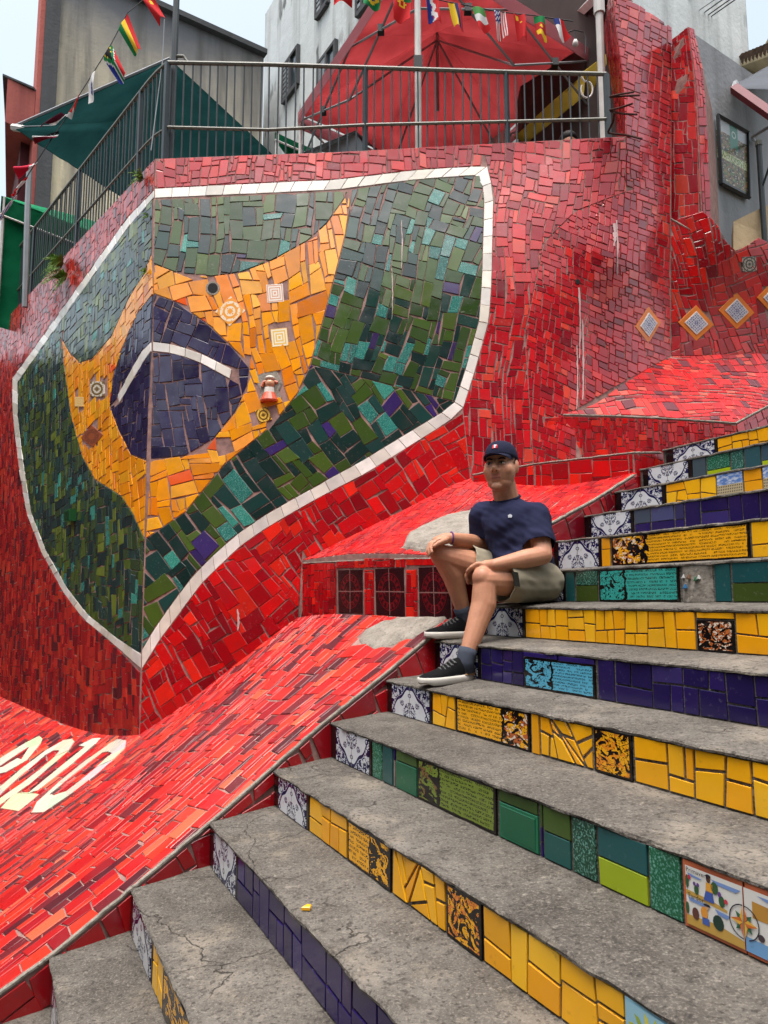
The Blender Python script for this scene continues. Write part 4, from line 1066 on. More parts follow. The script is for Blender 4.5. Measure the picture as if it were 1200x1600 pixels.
sh = [(1, WH, [(0,0.06),(0.94,0.06),(0.94,0.93),(0,0.93)]), (2, (190,140,60), [(0.12,0.55),(0.94,0.55),(0.94,0.74),(0.12,0.78)]), (2, (110,160,205), [(0,0.06),(0.94,0.06),(0.94,0.24),(0,0.26)]), (3, SK, [(0.2,0.88),(0.94,0.9),(0.9,0.8),(0.5,0.8)]), (4, (186,120,60), ell(0.5,0.27,0.14,0.07)), (4, (70,60,66), ell(0.24,0.32,0.05,0.05))] + star(0.0, 0.44, 0.2, 0.22, 0.0, 1.0)+ringp(0.0, 0.44, 0.22, 0.24, 0.07, 0, 1)
art(r, uA+W_+0.0015, uA+2*W_, 0.001, r.h-0.001, sh, TC)
r = RS[-4]; uA = r.at(982); W_ = r.h*0.98
sh = [(1, (150,196,214), [(0.03,0.03),(0.97,0.03),(0.97,0.97),(0.03,0.97)])]
for i in range(14):
    a = 2*math.pi*i/14; pr = [(0.5+0.2*math.cos(a-0.25), 0.5+0.2*math.sin(a-0.25)), (0.5+0.40*math.cos(a-0.12), 0.5+0.40*math.sin(a-0.12)), (0.5+0.46*math.cos(a+0.02), 0.5+0.46*math.sin(a+0.02)), (0.5+0.2*math.cos(a+0.25), 0.5+0.2*math.sin(a+0.25))]
    sh.append((2+i % 2, [(186,196,60), (208,204,92), (150,172,62)][i % 3], pr))
sh += [(5, (70,44,34), ell(0.5, 0.5, 0.2, 0.2, 18)), (6, (130,86,50), ell(0.5, 0.5, 0.12, 0.12, 14))]
art(r, uA, uA+W_, 0.001, r.h-0.001, sh, (150,196,214))
# a chip of yellow glaze lying on a tread
p0 = atz(478, 1418, -0.817)
V, Fc = tile3d(lambda a, b: (p0[0]+a, p0[1]+b, p0[2]), [(-0.012,-0.008),(0.012,-0.010),(0.014,0.008),(0.002,0.013)], 0.006, random.Random(2))
props(mk('tile_chip', V, Fc, GLAZE_STEP, cols=H(240, 178, 40)), 'small yellow tile chip lying on the grey step above the dark blue riser', 'tile chip')

# diamonds on the upper wall, odd tiles set in the flag, other wall fittings
ORG = plain('orange_glaze', H(232, 128, 28), 0.25)
for x, y, a, b in DIA:
    Sf = SW if x < 1047 else SR; par = swall
    g0 = (x/K, -y/K); d = [inv(Sf, x, y+b, *g0), inv(Sf, x+a, y+(3 if x > 1047 else -4), *g0), inv(Sf, x, y-b, *g0), inv(Sf, x-a, y+(-1 if x > 1047 else 3), *g0)]
    flat(Sf, d, ORG, 'diamond_frame', par, 0.010)
    c_ = tuple(sum(p[i] for p in d)/4 for i in (0, 1)); flat(Sf, [(c_[0]+(p[0]-c_[0])*0.66, c_[1]+(p[1]-c_[1])*0.66) for p in d], DAMASK, 'diamond_tile', par, 0.016)
def small_pattern(name, a, b, k):
    m = M(name, 0.2); u, v = m.uv(); x = (u-0.5).abs(); y = (v-0.5).abs(); r_ = (x*x+y*y).sqrt()
    f = ((x.max(y)*k).sin()).gt(0.2) if k > 30 else ((r_*k).sin()).gt(0.1).max(m.noise(9, 1, m.vec(x, y, 0.0)).gt(0.56))
    m.color(m.mix(f, a, b)); return m.mat
SPS = [(SW, 430, 459, 13, -4, small_pattern('lace_tile', H(226,220,208), H(206,150,120), 46)), (SW, 360, 487, 16, 45, small_pattern('sun_tile', H(228,216,190), H(226,150,50), 26)),
       (SW, 437, 528, 13, -6, small_pattern('lattice_tile', H(232,224,200), H(226,184,80), 40)), (SW, 412, 649, 10, -20, small_pattern('star_tile', H(232,190,80), H(120,84,30), 24)),
       (SL, 153, 608, 11, 0, small_pattern('flower_tile', H(214,206,186), H(120,96,60), 22)), (SL, 125, 628, 7, 0, small_pattern('pale_tile', H(230,206,150), H(226,170,80), 40)), (SL, 145, 682, 12, 40, small_pattern('brown_tile', H(120,66,48), H(150,80,50), 14)),
       (SR, 1170, 413, 11, -3, small_pattern('grey_print_tile', H(188,182,170), H(80,78,72), 30))]
for Sf, x, y, r_, an, mt in SPS:
    g0 = (x/K, -y/K) if Sf is not SL else (-1, 1); a_ = math.radians(an)
    c4 = []
    for sx, sy in ((-1, 1), (1, 1), (1, -1), (-1, -1)):
        dx, dy = sx*r_, sy*r_*1.08
        c4.append(inv(Sf, x+dx*math.cos(a_)-dy*math.sin(a_), y+dx*math.sin(a_)+dy*math.cos(a_), *g0))
    flat(Sf, c4, mt, 'picture_tile', swall if Sf is SR else wall, 0.009)
BLK = plain('black_hole', (0.01, 0.01, 0.01), 0.9)
def disc(Sf, x, y, r_, h, mat, name, parent, n=14, g0=None):
    g0 = g0 or (x/K, -y/K); c = Sf(*g0); 
    pts = [inv(Sf, x+r_*math.cos(2*math.pi*i/n), y-r_*math.sin(2*math.pi*i/n), *g0) for i in range(n)]
    V, Fc = tile3d(Sf, pts, h, random.Random(1), 0, 0.001); return mk(name, V, Fc, mat, parent)
disc(SW, 333, 451, 11, 0.007, CEMENT, 'drain_rim', wall); disc(SW, 333, 451, 8, 0.0085, BLK, 'drain_hole', wall); disc(SW, 902, 441, 4, 0.009, BLK, 'drain_hole', wall)
# limescale runs below the drains
LIME = plain('limescale', H(206, 176, 172), 0.8)
rg = random.Random(21)
for x0, y0, y1, w0 in ((904, 450, 560, 2), (962, 345, 430, 1.6), (909, 500, 625, 1.6), (900, 540, 640, 1.3), (958, 350, 385, 3.5), (627, 345, 420, 1), (612, 420, 500, 0.9), (372, 952, 985, 2)):
    if not w0: continue
    V, Fc = [], []; n = 14
    for i in range(n+1):
        t = i/n; x = x0+rg.uniform(-0.4, 0.4)+math.sin(t*3)*1.5; y = y0+(y1-y0)*t; w_ = w0*(0.35+0.65*math.sin(math.pi*min(1, t*0.8+0.15)))*rg.uniform(0.4, 1.1)
        for s_ in (-1, 1):
            u_, v_ = (x+s_*w_)/K, -y/K; p = SW(u_, v_); nn = norm(cross(sub(SW(u_+0.01, v_), p), sub(SW(u_, v_+0.01), p))); V.append(add(p, nn, 0.0095))
    for i in range(n): Fc.append((2*i, 2*i+2, 2*i+3, 2*i+1))
    k = len(V); V += [add(v_, (0, 0.004, 0)) for v_ in V]; Fc += [tuple(reversed([j+k for j in f])) for f in Fc]
    mk('limescale_streak', V, Fc, LIME, wall)
# ------------------------------------------------------------------ terrace, railing, buildings, canopies
def plaster(name, lo, hi, z0, z1, spots, rough=0.9, sk=0.55, sp=0.0):
    """rendered wall: two tones meeting in an uneven grime line, with run-down stains"""
    m = M(name, rough, 0.2); x, y, z = m.xyz()
    n = m.noise(0.55, 5, rough=0.6); st = m.noise(1.0, 4, m.vec(x*2.6, y*2.6, z*0.22), 0.6); f = m.noise(3.0, 5, rough=0.7)
    k = (z + (n-0.5)*3.0*S).ramp(z0*S, z1*S)
    c = m.mix(k, lo, hi)
    c = m.mix(st.ramp(0.48, 0.7, 0, sk), c, spots)
    if sp: c = m.mix(m.noise(1.5, 3, m.vec(x*2.0, y*2.0, z*0.7), 0.55).ramp(0.60, 0.66, 0, sp) * m.noise(0.5, 1).ramp(0.4, 0.6), c, H(66, 68, 66)); c = m.mix(f.ramp(0.35, 0.7, 0, 0.35), c, tuple(v*0.6 for v in lo))
    m.color(c); m.bump(f+m.noise(18, 4)*0.4, 0.4, 0.03); return m.mat
P_GREY = plaster('stained_grey_render', H(214, 202, 172), H(112, 114, 118), 7.0, 10.2, H(92, 92, 90), sk=0.9)
P_WHITE = plaster('mouldy_white_render', H(204, 208, 206), H(198, 204, 203), 6, 9, H(120, 122, 120), sk=0.6, sp=0.85)
P_PALE = plaster('pale_render', H(172, 178, 178), H(168, 174, 175), 6, 9, H(150, 154, 154))
P_DIM = plaster('dim_brown_render', H(92, 82, 74), H(84, 76, 70), 1, 4, H(60, 54, 50))
P_BLUE = plaster('blue_grey_render', H(150, 154, 158), H(136, 138, 140), 4.0, 5.0, H(96, 96, 96))
P_RED = plaster('faded_red_render', H(146, 78, 76), H(170, 96, 88), 5, 8, H(110, 60, 60))
P_TAN = plaster('tan_cement', H(168, 148, 116), H(186, 168, 134), 2.4, 3.2, H(112, 98, 78))
MET_GREEN = plain('grey_green_paint', H(32, 46, 50), 0.45, 0.5, 0.0, 0.4, 22)
MET_PALE = plain('weathered_rail_top', H(104, 106, 94), 0.5, 0.5, 0.0, 0.35, 30)
MET_WHITE = plain('white_tube_paint', H(206, 204, 198), 0.5, 0.4)
MET_GREY = plain('galvanised_tube', H(140, 144, 146), 0.4, 0.5, 0.3)
PLASTIC_B = plain('black_plastic', H(30, 30, 32), 0.5)
def fabric(name, col, col2=None, trans=0.25, spec=0.15):
    m = M(name, 0.9, spec); n = m.noise(2.2, 4); c = m.mix(n.ramp(0.3, 0.7), tuple(v*0.8 for v in col), col2 or col)
    m.color(c); m.bump(m.noise(5, 3)+m.noise(260, 1)*0.05, 0.35, 0.03)
    if trans:
        t = m.node('ShaderNodeBsdfTranslucent'); m.t.links.new(c, t.inputs[0]); mx = m.node('ShaderNodeMixShader'); mx.inputs[0].default_value = trans
        o = m.t.nodes['Material Output']; m.t.links.new(m.b.outputs[0], mx.inputs[1]); m.t.links.new(t.outputs[0], mx.inputs[2]); m.t.links.new(mx.outputs[0], o.inputs[0])
    return m.mat
F_RED = fabric('red_awning_cloth', H(206, 118, 122), H(214, 132, 134), 0.62)
F_PINK = fabric('faded_valance_cloth', H(206, 140, 146), H(196, 124, 130), 0.2)
F_DG = fabric('dark_green_canvas', H(15, 40, 40), H(20, 47, 46), 0.0, 0.0)
F_GREEN = fabric('bright_green_canvas', H(20, 124, 84), H(28, 140, 94), 0.2)
F_YEL = fabric('mustard_cloth', H(176, 150, 52), H(196, 170, 74), 0.2)
DARKW = plain('dark_timber', H(58, 44, 40), 0.8, 0.2, 0, 0.5, 3)
GLASS = plain('dim_window_glass', H(58, 70, 76), 0.15, 0.6, 0, 0.5, 2)

# terrace deck behind the wall
tl = [SL(-6.3, ZTOP), SL(0, ZTOP), SW(520/K, -238/K), SW(978/K, -213/K)]
tv = [(p[0]+0.12, p[1]+0.34, ZTOP-0.10) for p in tl]+[(4.2, 7.5, ZTOP-0.10), (4.2, 10.5, ZTOP-0.10), (-4.0, 10.6, ZTOP-0.10)]
tn = len(tv); deck = mk('terrace', tv+[add(p, (0, 0, -0.25)) for p in tv], [tuple(range(tn)), tuple(range(2*tn-1, tn-1, -1))]+[(i, tn+i, tn+(i+1) % tn, (i+1) % tn) for i in range(tn)], CONC); deck['kind'] = 'structure'

# railing
RB = [(262,98),(420,101),(580,106),(800,113),(947,116)]
railing = thing('terrace_railing', SW(250/K, -247/K), 'grey-green metal railing of thin upright bars along the terrace edge', 'railing')
def wall_y(px, py): return _wt(px, py)
def top3(px): return at(px, interp(TOP, px), wall_y(px, interp(TOP, px))+0.07)
RT = []
for x, y in RB:
    b = top3(x if x > 262 else 262); RT.append(at(x, y, b[1]))
zr = RT[0][2]
RTL = [RT[0], atz(246, 112, zr), atz(232, 128, zr)]
RTL.append(tuple(RTL[2][i]+LD[i]*7.6 for i in range(3)))
ZMID = ZTOP+0.255; 
def railtube(P, r_, mat, name): b = MB(); b.put(tube(P, r_, 7)); return b.build(name, mat, railing)
railtube(RT, 0.017, MET_PALE, 'top_rail'); railtube(RTL, 0.017, MET_PALE, 'top_rail')
MR_ = [at(x, y, p[1]-0.004) for (x, y), p in zip([(262,199),(420,203),(580,195),(800,190),(947,186)], RT)]
railtube(MR_, 0.013, MET_PALE, 'middle_rail')
zm = MR_[0][2]; ML_ = [MR_[0], (RTL[1][0], RTL[1][1], zm), (RTL[2][0], RTL[2][1], zm), (RTL[3][0], RTL[3][1], zm)]
railtube(ML_, 0.013, MET_PALE, 'middle_rail')
def on3(P, d):
    for i in range(len(P)-1):
        l = dist(P[i], P[i+1])
        if d <= l: return lerp(P[i], P[i+1], d/l)
        d -= l
    return P[-1]
LR = sum(dist(RT[i], RT[i+1]) for i in range(4)); LL = sum(dist(RTL[i], RTL[i+1]) for i in range(3))
for P, L_, n in ((RT, LR, 50), (RTL, LL, 104)):
    for i in range(1, n):
        p = on3(P, L_*i/n); post = (i in (23, 39)) if P is RT else (i in (6, 26, 46, 66, 86))
        zb_ = top3(proj(p)[0])[2]-0.03 if P is RT else ZTOP-0.04
        V, Fc = tube([(p[0], p[1], zb_), (p[0]+0.004*math.sin(i*3), p[1], p[2])], 0.021 if post else 0.0068, 6 if not post else 4)
        mk('post' if post else 'baluster', V, Fc, MET_GREEN, railing)
for p in (RT[0], RT[-1]):
    V, Fc = tube([(p[0], p[1], ZTOP-0.05), p], 0.026, 4); mk('post', V, Fc, MET_GREEN, railing)

# flag pole at the corner
pp = at(267, 240, RT[0][1]+0.06); V, Fc = tube([(pp[0], pp[1], ZTOP-0.08), (pp[0], pp[1], 6.4)], 0.026, 8)
fp = thing('flag_pole', (pp[0], pp[1], ZTOP-0.08), 'tall grey metal pole standing at the corner of the railing', 'pole')
mk('pole', V, Fc, MET_GREEN, fp); b_ = at(283, 88, pp[1]); V, Fc = tube([(pp[0], pp[1], b_[2]), add(b_, (0.02, 0, 0.0)), add(b_, (0.05, 0, -0.05))], 0.013, 6); mk('bracket', V, Fc, MET_PALE, fp)
V, Fc = tube([at(257, 30, pp[1]), at(254, 95, pp[1]), at(236, 235, pp[1]-0.1)], 0.004, 5); mk('halyard', V, Fc, MET_GREY, fp)

# buildings behind
def prism(name, base, z0, z1, mat, parent, org=None):
    n = len(base); V = [(p[0], p[1], z0) for p in base]+[(p[0], p[1], z1) for p in base]
    return mk(name, V, [tuple(range(n))[::-1], tuple(range(n, 2*n))]+[(i, (i+1) % n, n+(i+1) % n, n+i) for i in range(n)], mat, parent)
bl, br = at(56, 300, 11.0), at(412, 100, 13.15)
gb = thing('apartment_building', (bl[0], bl[1], 0), 'big blank grey and beige rendered building behind the dark green canopy', 'building')
prism('wall', [bl, br, (br[0]-2.5, br[1]+5, 0), (bl[0]-2.5, bl[1]+5, 0)], -2.5, 10.4, P_GREY, gb)
dL = norm(sub((br[0], br[1], 0), (bl[0], bl[1], 0)))
def gpt(s_, o_=0.0): return (bl[0]+dL[0]*s_+dL[1]*o_, bl[1]+dL[1]*s_-dL[0]*o_, 0)
DGREY = plaster('dark_grey_render', H(84, 86, 88), H(78, 80, 82), 4, 9, H(56, 56, 56))
prism('corner_pilaster', [gpt(-0.02, 0.10), gpt(0.20, 0.10), gpt(0.20, -0.05), gpt(-0.02, -0.05)], -2.5, 10.5, DGREY, gb)
prism('corner_edge', [gpt(-0.09, 0.06), gpt(-0.022, 0.06), gpt(-0.022, -0.3), gpt(-0.09, -0.3)], -2.5, 10.45, P_RED, gb)
prism('parapet_cap', [gpt(-0.1, 0.13), gpt(3.85, 0.13), gpt(3.85, -0.3), gpt(-0.1, -0.3)], 10.4, 10.5, DGREY, gb)
rb = thing('small_building', at(8, 300, 10.6), 'narrow dark red house at the far left beside the grey building', 'building')
a_, b2 = at(7, 200, 10.6), at(52, 200, 10.9)
prism('upper_wall', [a_, b2, (b2[0], b2[1]+3, 0), (a_[0]-1.5, a_[1]+3, 0)], at(20, 190, 10.6)[2], at(20, 122, 10.6)[2], P_RED, rb)
prism('lower_wall', [(a_[0], a_[1]+0.5, 0), (b2[0], b2[1]+0.5, 0), (b2[0], b2[1]+3, 0), (a_[0]-1.5, a_[1]+3, 0)], -2.5, at(20, 190, 10.6)[2], plain('maroon_shade_wall', H(92, 44, 50), 0.9), rb)  # maroon darkened to carry the shade of the recessed lower part
prism('coping', [add(a_, (-0.05, -0.06, 0)), add(b2, (0, -0.06, 0)), (b2[0], b2[1]+3, 0), (a_[0]-1.5, a_[1]+3, 0)], at(20, 122, 10.6)[2], at(20, 119, 10.6)[2], DGREY, rb)
# white block with slanting windows
wc = at(413, 100, 14.2); WD = norm((0.524, -0.852, 0)); WN = (-WD[1], WD[0], 0)
wb = thing('apartment_building', (wc[0], wc[1], 0), 'tall mould-streaked white apartment block behind the red canopy', 'building')
def wpt(s_, o_=0.0): return (wc[0]+WD[0]*s_+WN[0]*o_, wc[1]+WD[1]*s_+WN[1]*o_, 0)
prism('lower_wing', [wpt(0), wpt(1.3), wpt(1.3, 4), wpt(0, 4)], -2.5, at(414, 22, 14.2)[2], P_WHITE, wb)
prism('facade', [wpt(0.9, -0.02), wpt(7.4, -0.02), wpt(7.4, 5), wpt(0.9, 5)], -2.5, 16, P_WHITE, wb)
def wwin(px4, name='window'):
    P = [onplane(x, y, wpt(0, -0.02), WD) for x, y in px4]; zt = sum(p[2] for p in P[:2])/2; zb_ = sum(p[2] for p in P[2:])/2
    s0 = sum((p[0]-wc[0])*WD[0]+(p[1]-wc[1])*WD[1] for p in (P[0], P[3]))/2; s1 = sum((p[0]-wc[0])*WD[0]+(p[1]-wc[1])*WD[1] for p in (P[1], P[2]))/2
    w_ = prism(name, [wpt(s0, -0.05), wpt(s1, -0.05), wpt(s1, 0.05), wpt(s0, 0.05)], zb_, zt, GLASS, wb)
    fr = MB()
    for (sa, sb, za, zc) in ((s0-0.06, s0, zb_-0.06, zt+0.06), (s1, s1+0.06, zb_-0.06, zt+0.06), (s0, s1, zt, zt+0.06), (s0, s1, zb_-0.09, zb_), ((s0+s1)/2-0.03, (s0+s1)/2+0.03, zb_, zt)):
        q_ = [wpt(sa, -0.09), wpt(sb, -0.09), wpt(sb, 0.02), wpt(sa, 0.02)]; V = [(p[0], p[1], za) for p in q_]+[(p[0], p[1], zc) for p in q_]
        fr.put((V, [(3,2,1,0),(4,5,6,7),(0,1,5,4),(1,2,6,5),(2,3,7,6),(3,0,4,7)]))
    fr.build('window_frame', DGREY, w_)
    for i in range(7):
        z = zb_+(zt-zb_)*(i+0.5)/7; q_ = [wpt(s0, -0.08), wpt((s0+s1)/2-0.03, -0.08), wpt((s0+s1)/2-0.03, -0.051), wpt(s0, -0.051)]
        V = [(p[0], p[1], z-0.02) for p in q_]+[(p[0], p[1], z+0.04) for p in q_]; mk('louvre', V, [(3,2,1,0),(4,5,6,7),(0,1,5,4),(1,2,6,5),(2,3,7,6),(3,0,4,7)], MET_GREY, w_)
wwin([(447,108),(467,78),(467,128),(446,158)]); wwin([(502,102),(526,72),(526,112),(502,140)]); wwin([(499,-30),(514,-52),(514,3),(499,24)]); wwin([(563,-60),(577,-82),(577,0),(563,22)])
pb0, pb1 = at(700, 0, 9.3), at(1061, 30, 9.9)
pb = thing('apartment_building', (pb0[0], pb0[1], 0), 'pale plain building wall rising behind the tiled pillar', 'building')
prism('wall', [pb0, pb1, (pb1[0], pb1[1]+4, 0), (pb0[0], pb0[1]+4, 0)], -2.5, 16, P_PALE, pb)
w0, w1 = at(978, -20, 9.72), at(1001, -20, 9.76)
wn = prism('window', [(w0[0], w0[1]-0.05, 0), (w1[0], w1[1]-0.05, 0), (w1[0], w1[1]+0.1, 0), (w0[0], w0[1]+0.1, 0)], at(990, 14, 9.7)[2], at(990, -90, 9.7)[2], GLASS, pb)
mk('window_frame', *box(at(997, -38, 9.66), (0.03, 0, 0), (0, 0.03, 0), (0, 0, 0.45)), MET_GREEN, wn)

# dark green canopy
def cloth(name, corners, mat, parent, sag=0.0, n=8, bias=(0, 0, -1), thick=0.006):
    """a sheet between four corners with sag and a little thickness"""
    a, b, c, d = corners; V, Fc = [], []
    for i in range(n+1):
        for j in range(n+1):
            u_, v_ = i/n, j/n; p = lerp(lerp(a, b, u_), lerp(d, c, u_), v_); k = 16*u_*(1-u_)*v_*(1-v_)*sag; w_ = mnoise.noise((p[0]*3, p[1]*3, p[2]*3))*0.012
            V.append(add(add(p, bias, k), (0, 0, 1), w_))
    m_ = n+1
    for i in range(n):
        for j in range(n): Fc.append((i*m_+j, (i+1)*m_+j, (i+1)*m_+j+1, i*m_+j+1))
    k = len(V); V += [add(p, (0, 0, -thick)) for p in V]; Fc += [tuple(reversed([q_+k for q_ in f])) for f in Fc]
    rim = [(i*m_) for i in range(m_)]+[n*m_+j for j in range(1, m_)]+[i*m_+n for i in range(n-1, -1, -1)]+[j for j in range(n-1, 0, -1)]
    Fc += [(rim[i], rim[i]+k, rim[(i+1) % len(rim)]+k, rim[(i+1) % len(rim)]) for i in range(len(rim))]
    return mk(name, V, Fc, mat, parent, smooth=True)
ap = at(266, 92, 7.6); cl = at(20, 199, 8.0); cf = at(212, 322, 6.5); cr = at(432, 246, 7.5); cb = add(add(cl, sub(cr, cf)), (0, 0, -0.2))
gc = thing('canopy', (ap[0], ap[1], ZTOP), 'dark green canvas canopy behind the left railing', 'canopy')
md = at(180, 190, 7.2)
cloth('canopy_panel', [cl, md, cf, lerp(cl, cf, 0.5)], F_DG, gc, 0.03); cloth('canopy_panel', [cl, lerp(cl, ap, 0.5), ap, md], F_DG, gc, 0.04)
cloth('canopy_panel', [md, ap, cr, cf], F_DG, gc, 0.05); cloth('canopy_panel', [cl, ap, cr, cb], F_DG, gc, 0.0)
V, Fc = tube([cl, ap], 0.022, 6); mk('frame_bar', V, Fc, MET_GREY, gc); V, Fc = tube([(ap[0], ap[1], ZTOP-0.1), add(ap, (0, 0, -0.02))], 0.03, 6); mk('pole', V, Fc, MET_GREEN, gc)
V, Fc = tube([cl, at(100, 197, 7.6), cr], 0.014, 6); mk('frame_bar', V, Fc, MET_GREEN, gc); V, Fc = tube([cl, at(52, 204, 7.9)], 0.04, 6); mk('frame_end', V, Fc, MET_WHITE, gc)
# bright green stall tents
def tent(pts, Y, label, zdrop, wall_px=None, dy=1.6):
    t_ = thing('stall_tent', at(pts[0][0], pts[0][1]+60, Y), label, 'tent')
    A, B = at(*pts[0], Y), at(*pts[1], Y+0.5); A2_, B2_ = add(A, (0.5, dy, 0)), add(B, (0.5, dy, 0)); pk = lerp(lerp(A, B, 0.5), lerp(A2_, B2_, 0.5), 0.5); pk = (pk[0], pk[1], pk[2]+0.35)
    for a, b in ((A, B), (B, B2_), (B2_, A2_), (A2_, A)): cloth('roof_panel', [a, b, pk, pk], F_GREEN, t_, 0.02, 6)
    for a, b in ((A, B), (A2_, A)): cloth('valance', [a, b, add(b, (0, 0, -zdrop)), add(a, (0, 0, -zdrop))], F_GREEN, t_, 0.0, 6)
    for p in (A, B): V, Fc = tube([(p[0]+0.02, p[1]+0.03, p[2]-1.5), (p[0]+0.02, p[1]+0.03, p[2])], 0.022, 6); mk('leg', V, Fc, MET_WHITE, t_)
    V, Fc = tube([add(A, (0, -0.01, -zdrop)), add(B, (0, -0.01, -zdrop))], 0.012, 6); mk('trim', V, Fc, MET_WHITE, t_)
    if wall_px: cloth('side_curtain', [add(A, (0, 0.05, -zdrop)), add(B, (0, 0.05, -zdrop)), add(B, (0, 0.05, -1.6)), add(A, (0, 0.05, -1.6))], F_GREEN, t_, 0.03)
    return t_
tent([(2,306),(158,368)], 8.4, 'bright green market tent at the far left below the grey building', 0.24, True)
tent([(430,207),(500,238)], 8.3, 'small bright green tent top peeping over the terrace wall', 0.10)
ga = thing('awning', at(520, 232, 7.4), 'grey gabled awning showing below the red canopy edge', 'awning')
cloth('roof_panel', [at(472, 238, 7.2), at(556, 203, 7.0), at(560, 212, 8.2), at(490, 240, 8.4)], fabric('grey_canvas', H(104, 110, 116), None, 0), ga); cloth('roof_panel', [at(556, 203, 7.0), at(590, 238, 7.0), at(600, 240, 8.2), at(560, 212, 8.2)], fabric('grey_canvas_shaded', H(84, 90, 96), None, 0), ga)  # second slope takes a darker copy of the grey, its shade painted in
cloth('end_panel', [at(500, 236, 7.25), at(556, 208, 7.05), at(580, 240, 7.05), at(540, 244, 7.15)], fabric('pale_canvas', H(150, 158, 164), None, 0), ga)

# red canopy
ZC = 5.35
cN, cL, cR = atz(652, -95, ZC), atz(470, 178, ZC), atz(924, 84, ZC); cF = (cL[0]+cR[0]-cN[0], cL[1]+cR[1]-cN[1], ZC-0.05)
cA = tuple((cN[i]+cF[i])/2 for i in range(3)); cA = (cA[0], cA[1], ZC+0.62)
rc = thing('canopy', (cN[0], cN[1], ZTOP), 'large red pop-up canopy with folding frame above the terrace railing', 'canopy')
for a, b in ((cN, cR), (cR, cF), (cF, cL), (cL, cN)):
    m_ = lerp(a, b, 0.5); cloth('canopy_panel', [a, m_, cA, cA], F_RED, rc, 0.05); cloth('canopy_panel', [m_, b, cA, cA], F_RED, rc, 0.05)
    o_ = norm(sub(m_, cA)); o_ = (o_[0]*0.04, o_[1]*0.04, 0)
    cloth('valance', [add(a, o_), add(b, o_), add(add(b, o_), (0, 0, -0.15)), add(add(a, o_), (0, 0, -0.15))], F_PINK, rc, 0.0, 8)
for p in (cN, cR, cF, cL):
    V, Fc = tube([(p[0], p[1], ZTOP-0.3), (p[0], p[1], ZC)], 0.026 if p is cN else 0.02, 8); mk('leg', V, Fc, MET_WHITE, rc)
    mk('leg_clamp', *box((p[0], p[1], zr-0.02), (0.035, 0, 0), (0, 0.035, 0), (0, 0, 0.05)), PLASTIC_B, rc)
for a, b in ((cN, cR), (cR, cF), (cF, cL), (cL, cN)):
    for t0, t1 in ((0, 0.5), (0.5, 1)):
        p, q_ = lerp(a, b, t0), lerp(a, b, t1)
        for za, zb_ in ((-0.08, -0.62), (-0.62, -0.08)):
            V, Fc = tube([add(p, (0, 0, za)), add(q_, (0, 0, zb_))], 0.011, 5); mk('scissor_bar', V, Fc, MET_GREY, rc)
        c_ = lerp(p, q_, 0.5); mk('bar_joint', *box(add(c_, (0, 0, -0.35)), (0.03, 0, 0), (0, 0.03, 0), (0, 0, 0.035)), PLASTIC_B, rc)
for a, b in ((cN, cR), (cR, cF), (cF, cL), (cL, cN)):
    m_ = lerp(a, b, 0.5); V, Fc = tube([add(m_, (0, 0, -0.62)), add(cA, (0, 0, -0.1))], 0.011, 5); mk('rafter', V, Fc, MET_GREY, rc)
V, Fc = tube([add(cA, (0, 0, -0.9)), add(cA, (0, 0, -0.02))], 0.018, 6); mk('centre_post', V, Fc, MET_GREY, rc)

# veranda roof right of the canopy
ve = thing('veranda', at(900, 215, 7.4), 'dark timber veranda corner with pale beam beside the pillar', 'veranda')
vA, vB = at(884, 50, 7.6), at(952, -14, 5.9); vC, vD = add(vB, (0.10, 0.25, 0.0)), add(vA, (0.50, 0.6, 0.0))
mk('roof', [vA, vB, vC, vD]+[add(p, (0, 0, 0.12)) for p in (vA, vB, vC, vD)], [(0,3,2,1),(4,5,6,7),(0,1,5,4),(1,2,6,5),(2,3,7,6),(3,0,4,7)], DARKW, ve)
V, Fc = tube([add(vA, (-0.03, 0, 0.03)), add(vB, (-0.03, 0, 0.03))], 0.05, 4); mk('fascia', V, Fc, MET_WHITE, ve)
for i in range(1, 7):
    p = lerp(vA, vB, i/7); V, Fc = tube([add(p, (0, 0, -0.04)), add(p, (0.28, 0.4, -0.04))], 0.03, 4); mk('rafter', V, Fc, DARKW, ve)
q0, q1 = at(815, 200, 7.3), at(968, 200, 6.4); prism('back_wall', [q0, q1, (q1[0], q1[1]+0.2, 0), (q0[0], q0[1]+0.2, 0)], 2.6, 6.6, plain('brown_shade_wall', H(64, 52, 48), 0.9), ve)  # shade of the veranda interior is put into this wall's dark brown
yc = thing('hanging_cloth', at(806, 216, 6.7), 'mustard yellow cloth slung diagonally behind the railing', 'cloth')
cloth('cloth', [at(803, 214, 6.9), at(915, 112, 6.6), at(912, 150, 6.6), at(824, 222, 6.9)], F_YEL, yc, 0.06, 10); cloth('cloth', [at(910, 112, 6.4), at(947, 84, 6.1), at(948, 100, 6.1), at(922, 150, 6.4)], F_YEL, yc, 0.04, 8)
dp = thing('drain_pipe', at(943, 216, 5.75), 'white vertical drain pipe beside the tiled pillar', 'pipe')
a_, b2 = at(944, 222, 5.62), at(937, 18, 5.62); V, Fc = tube([a_, (a_[0], a_[1], b2[2])], 0.032, 10); mk('pipe', V, Fc, MET_WHITE, dp); V, Fc = tube([(a_[0], a_[1], b2[2]-0.02), (a_[0], a_[1], b2[2]+0.12)], 0.045, 10); mk('pipe_collar', V, Fc, MET_WHITE, dp)
lp = thing('bulb_lamp', at(899, 68, 6.0), 'white bulb hanging from a thin bent wire under the veranda', 'lamp')
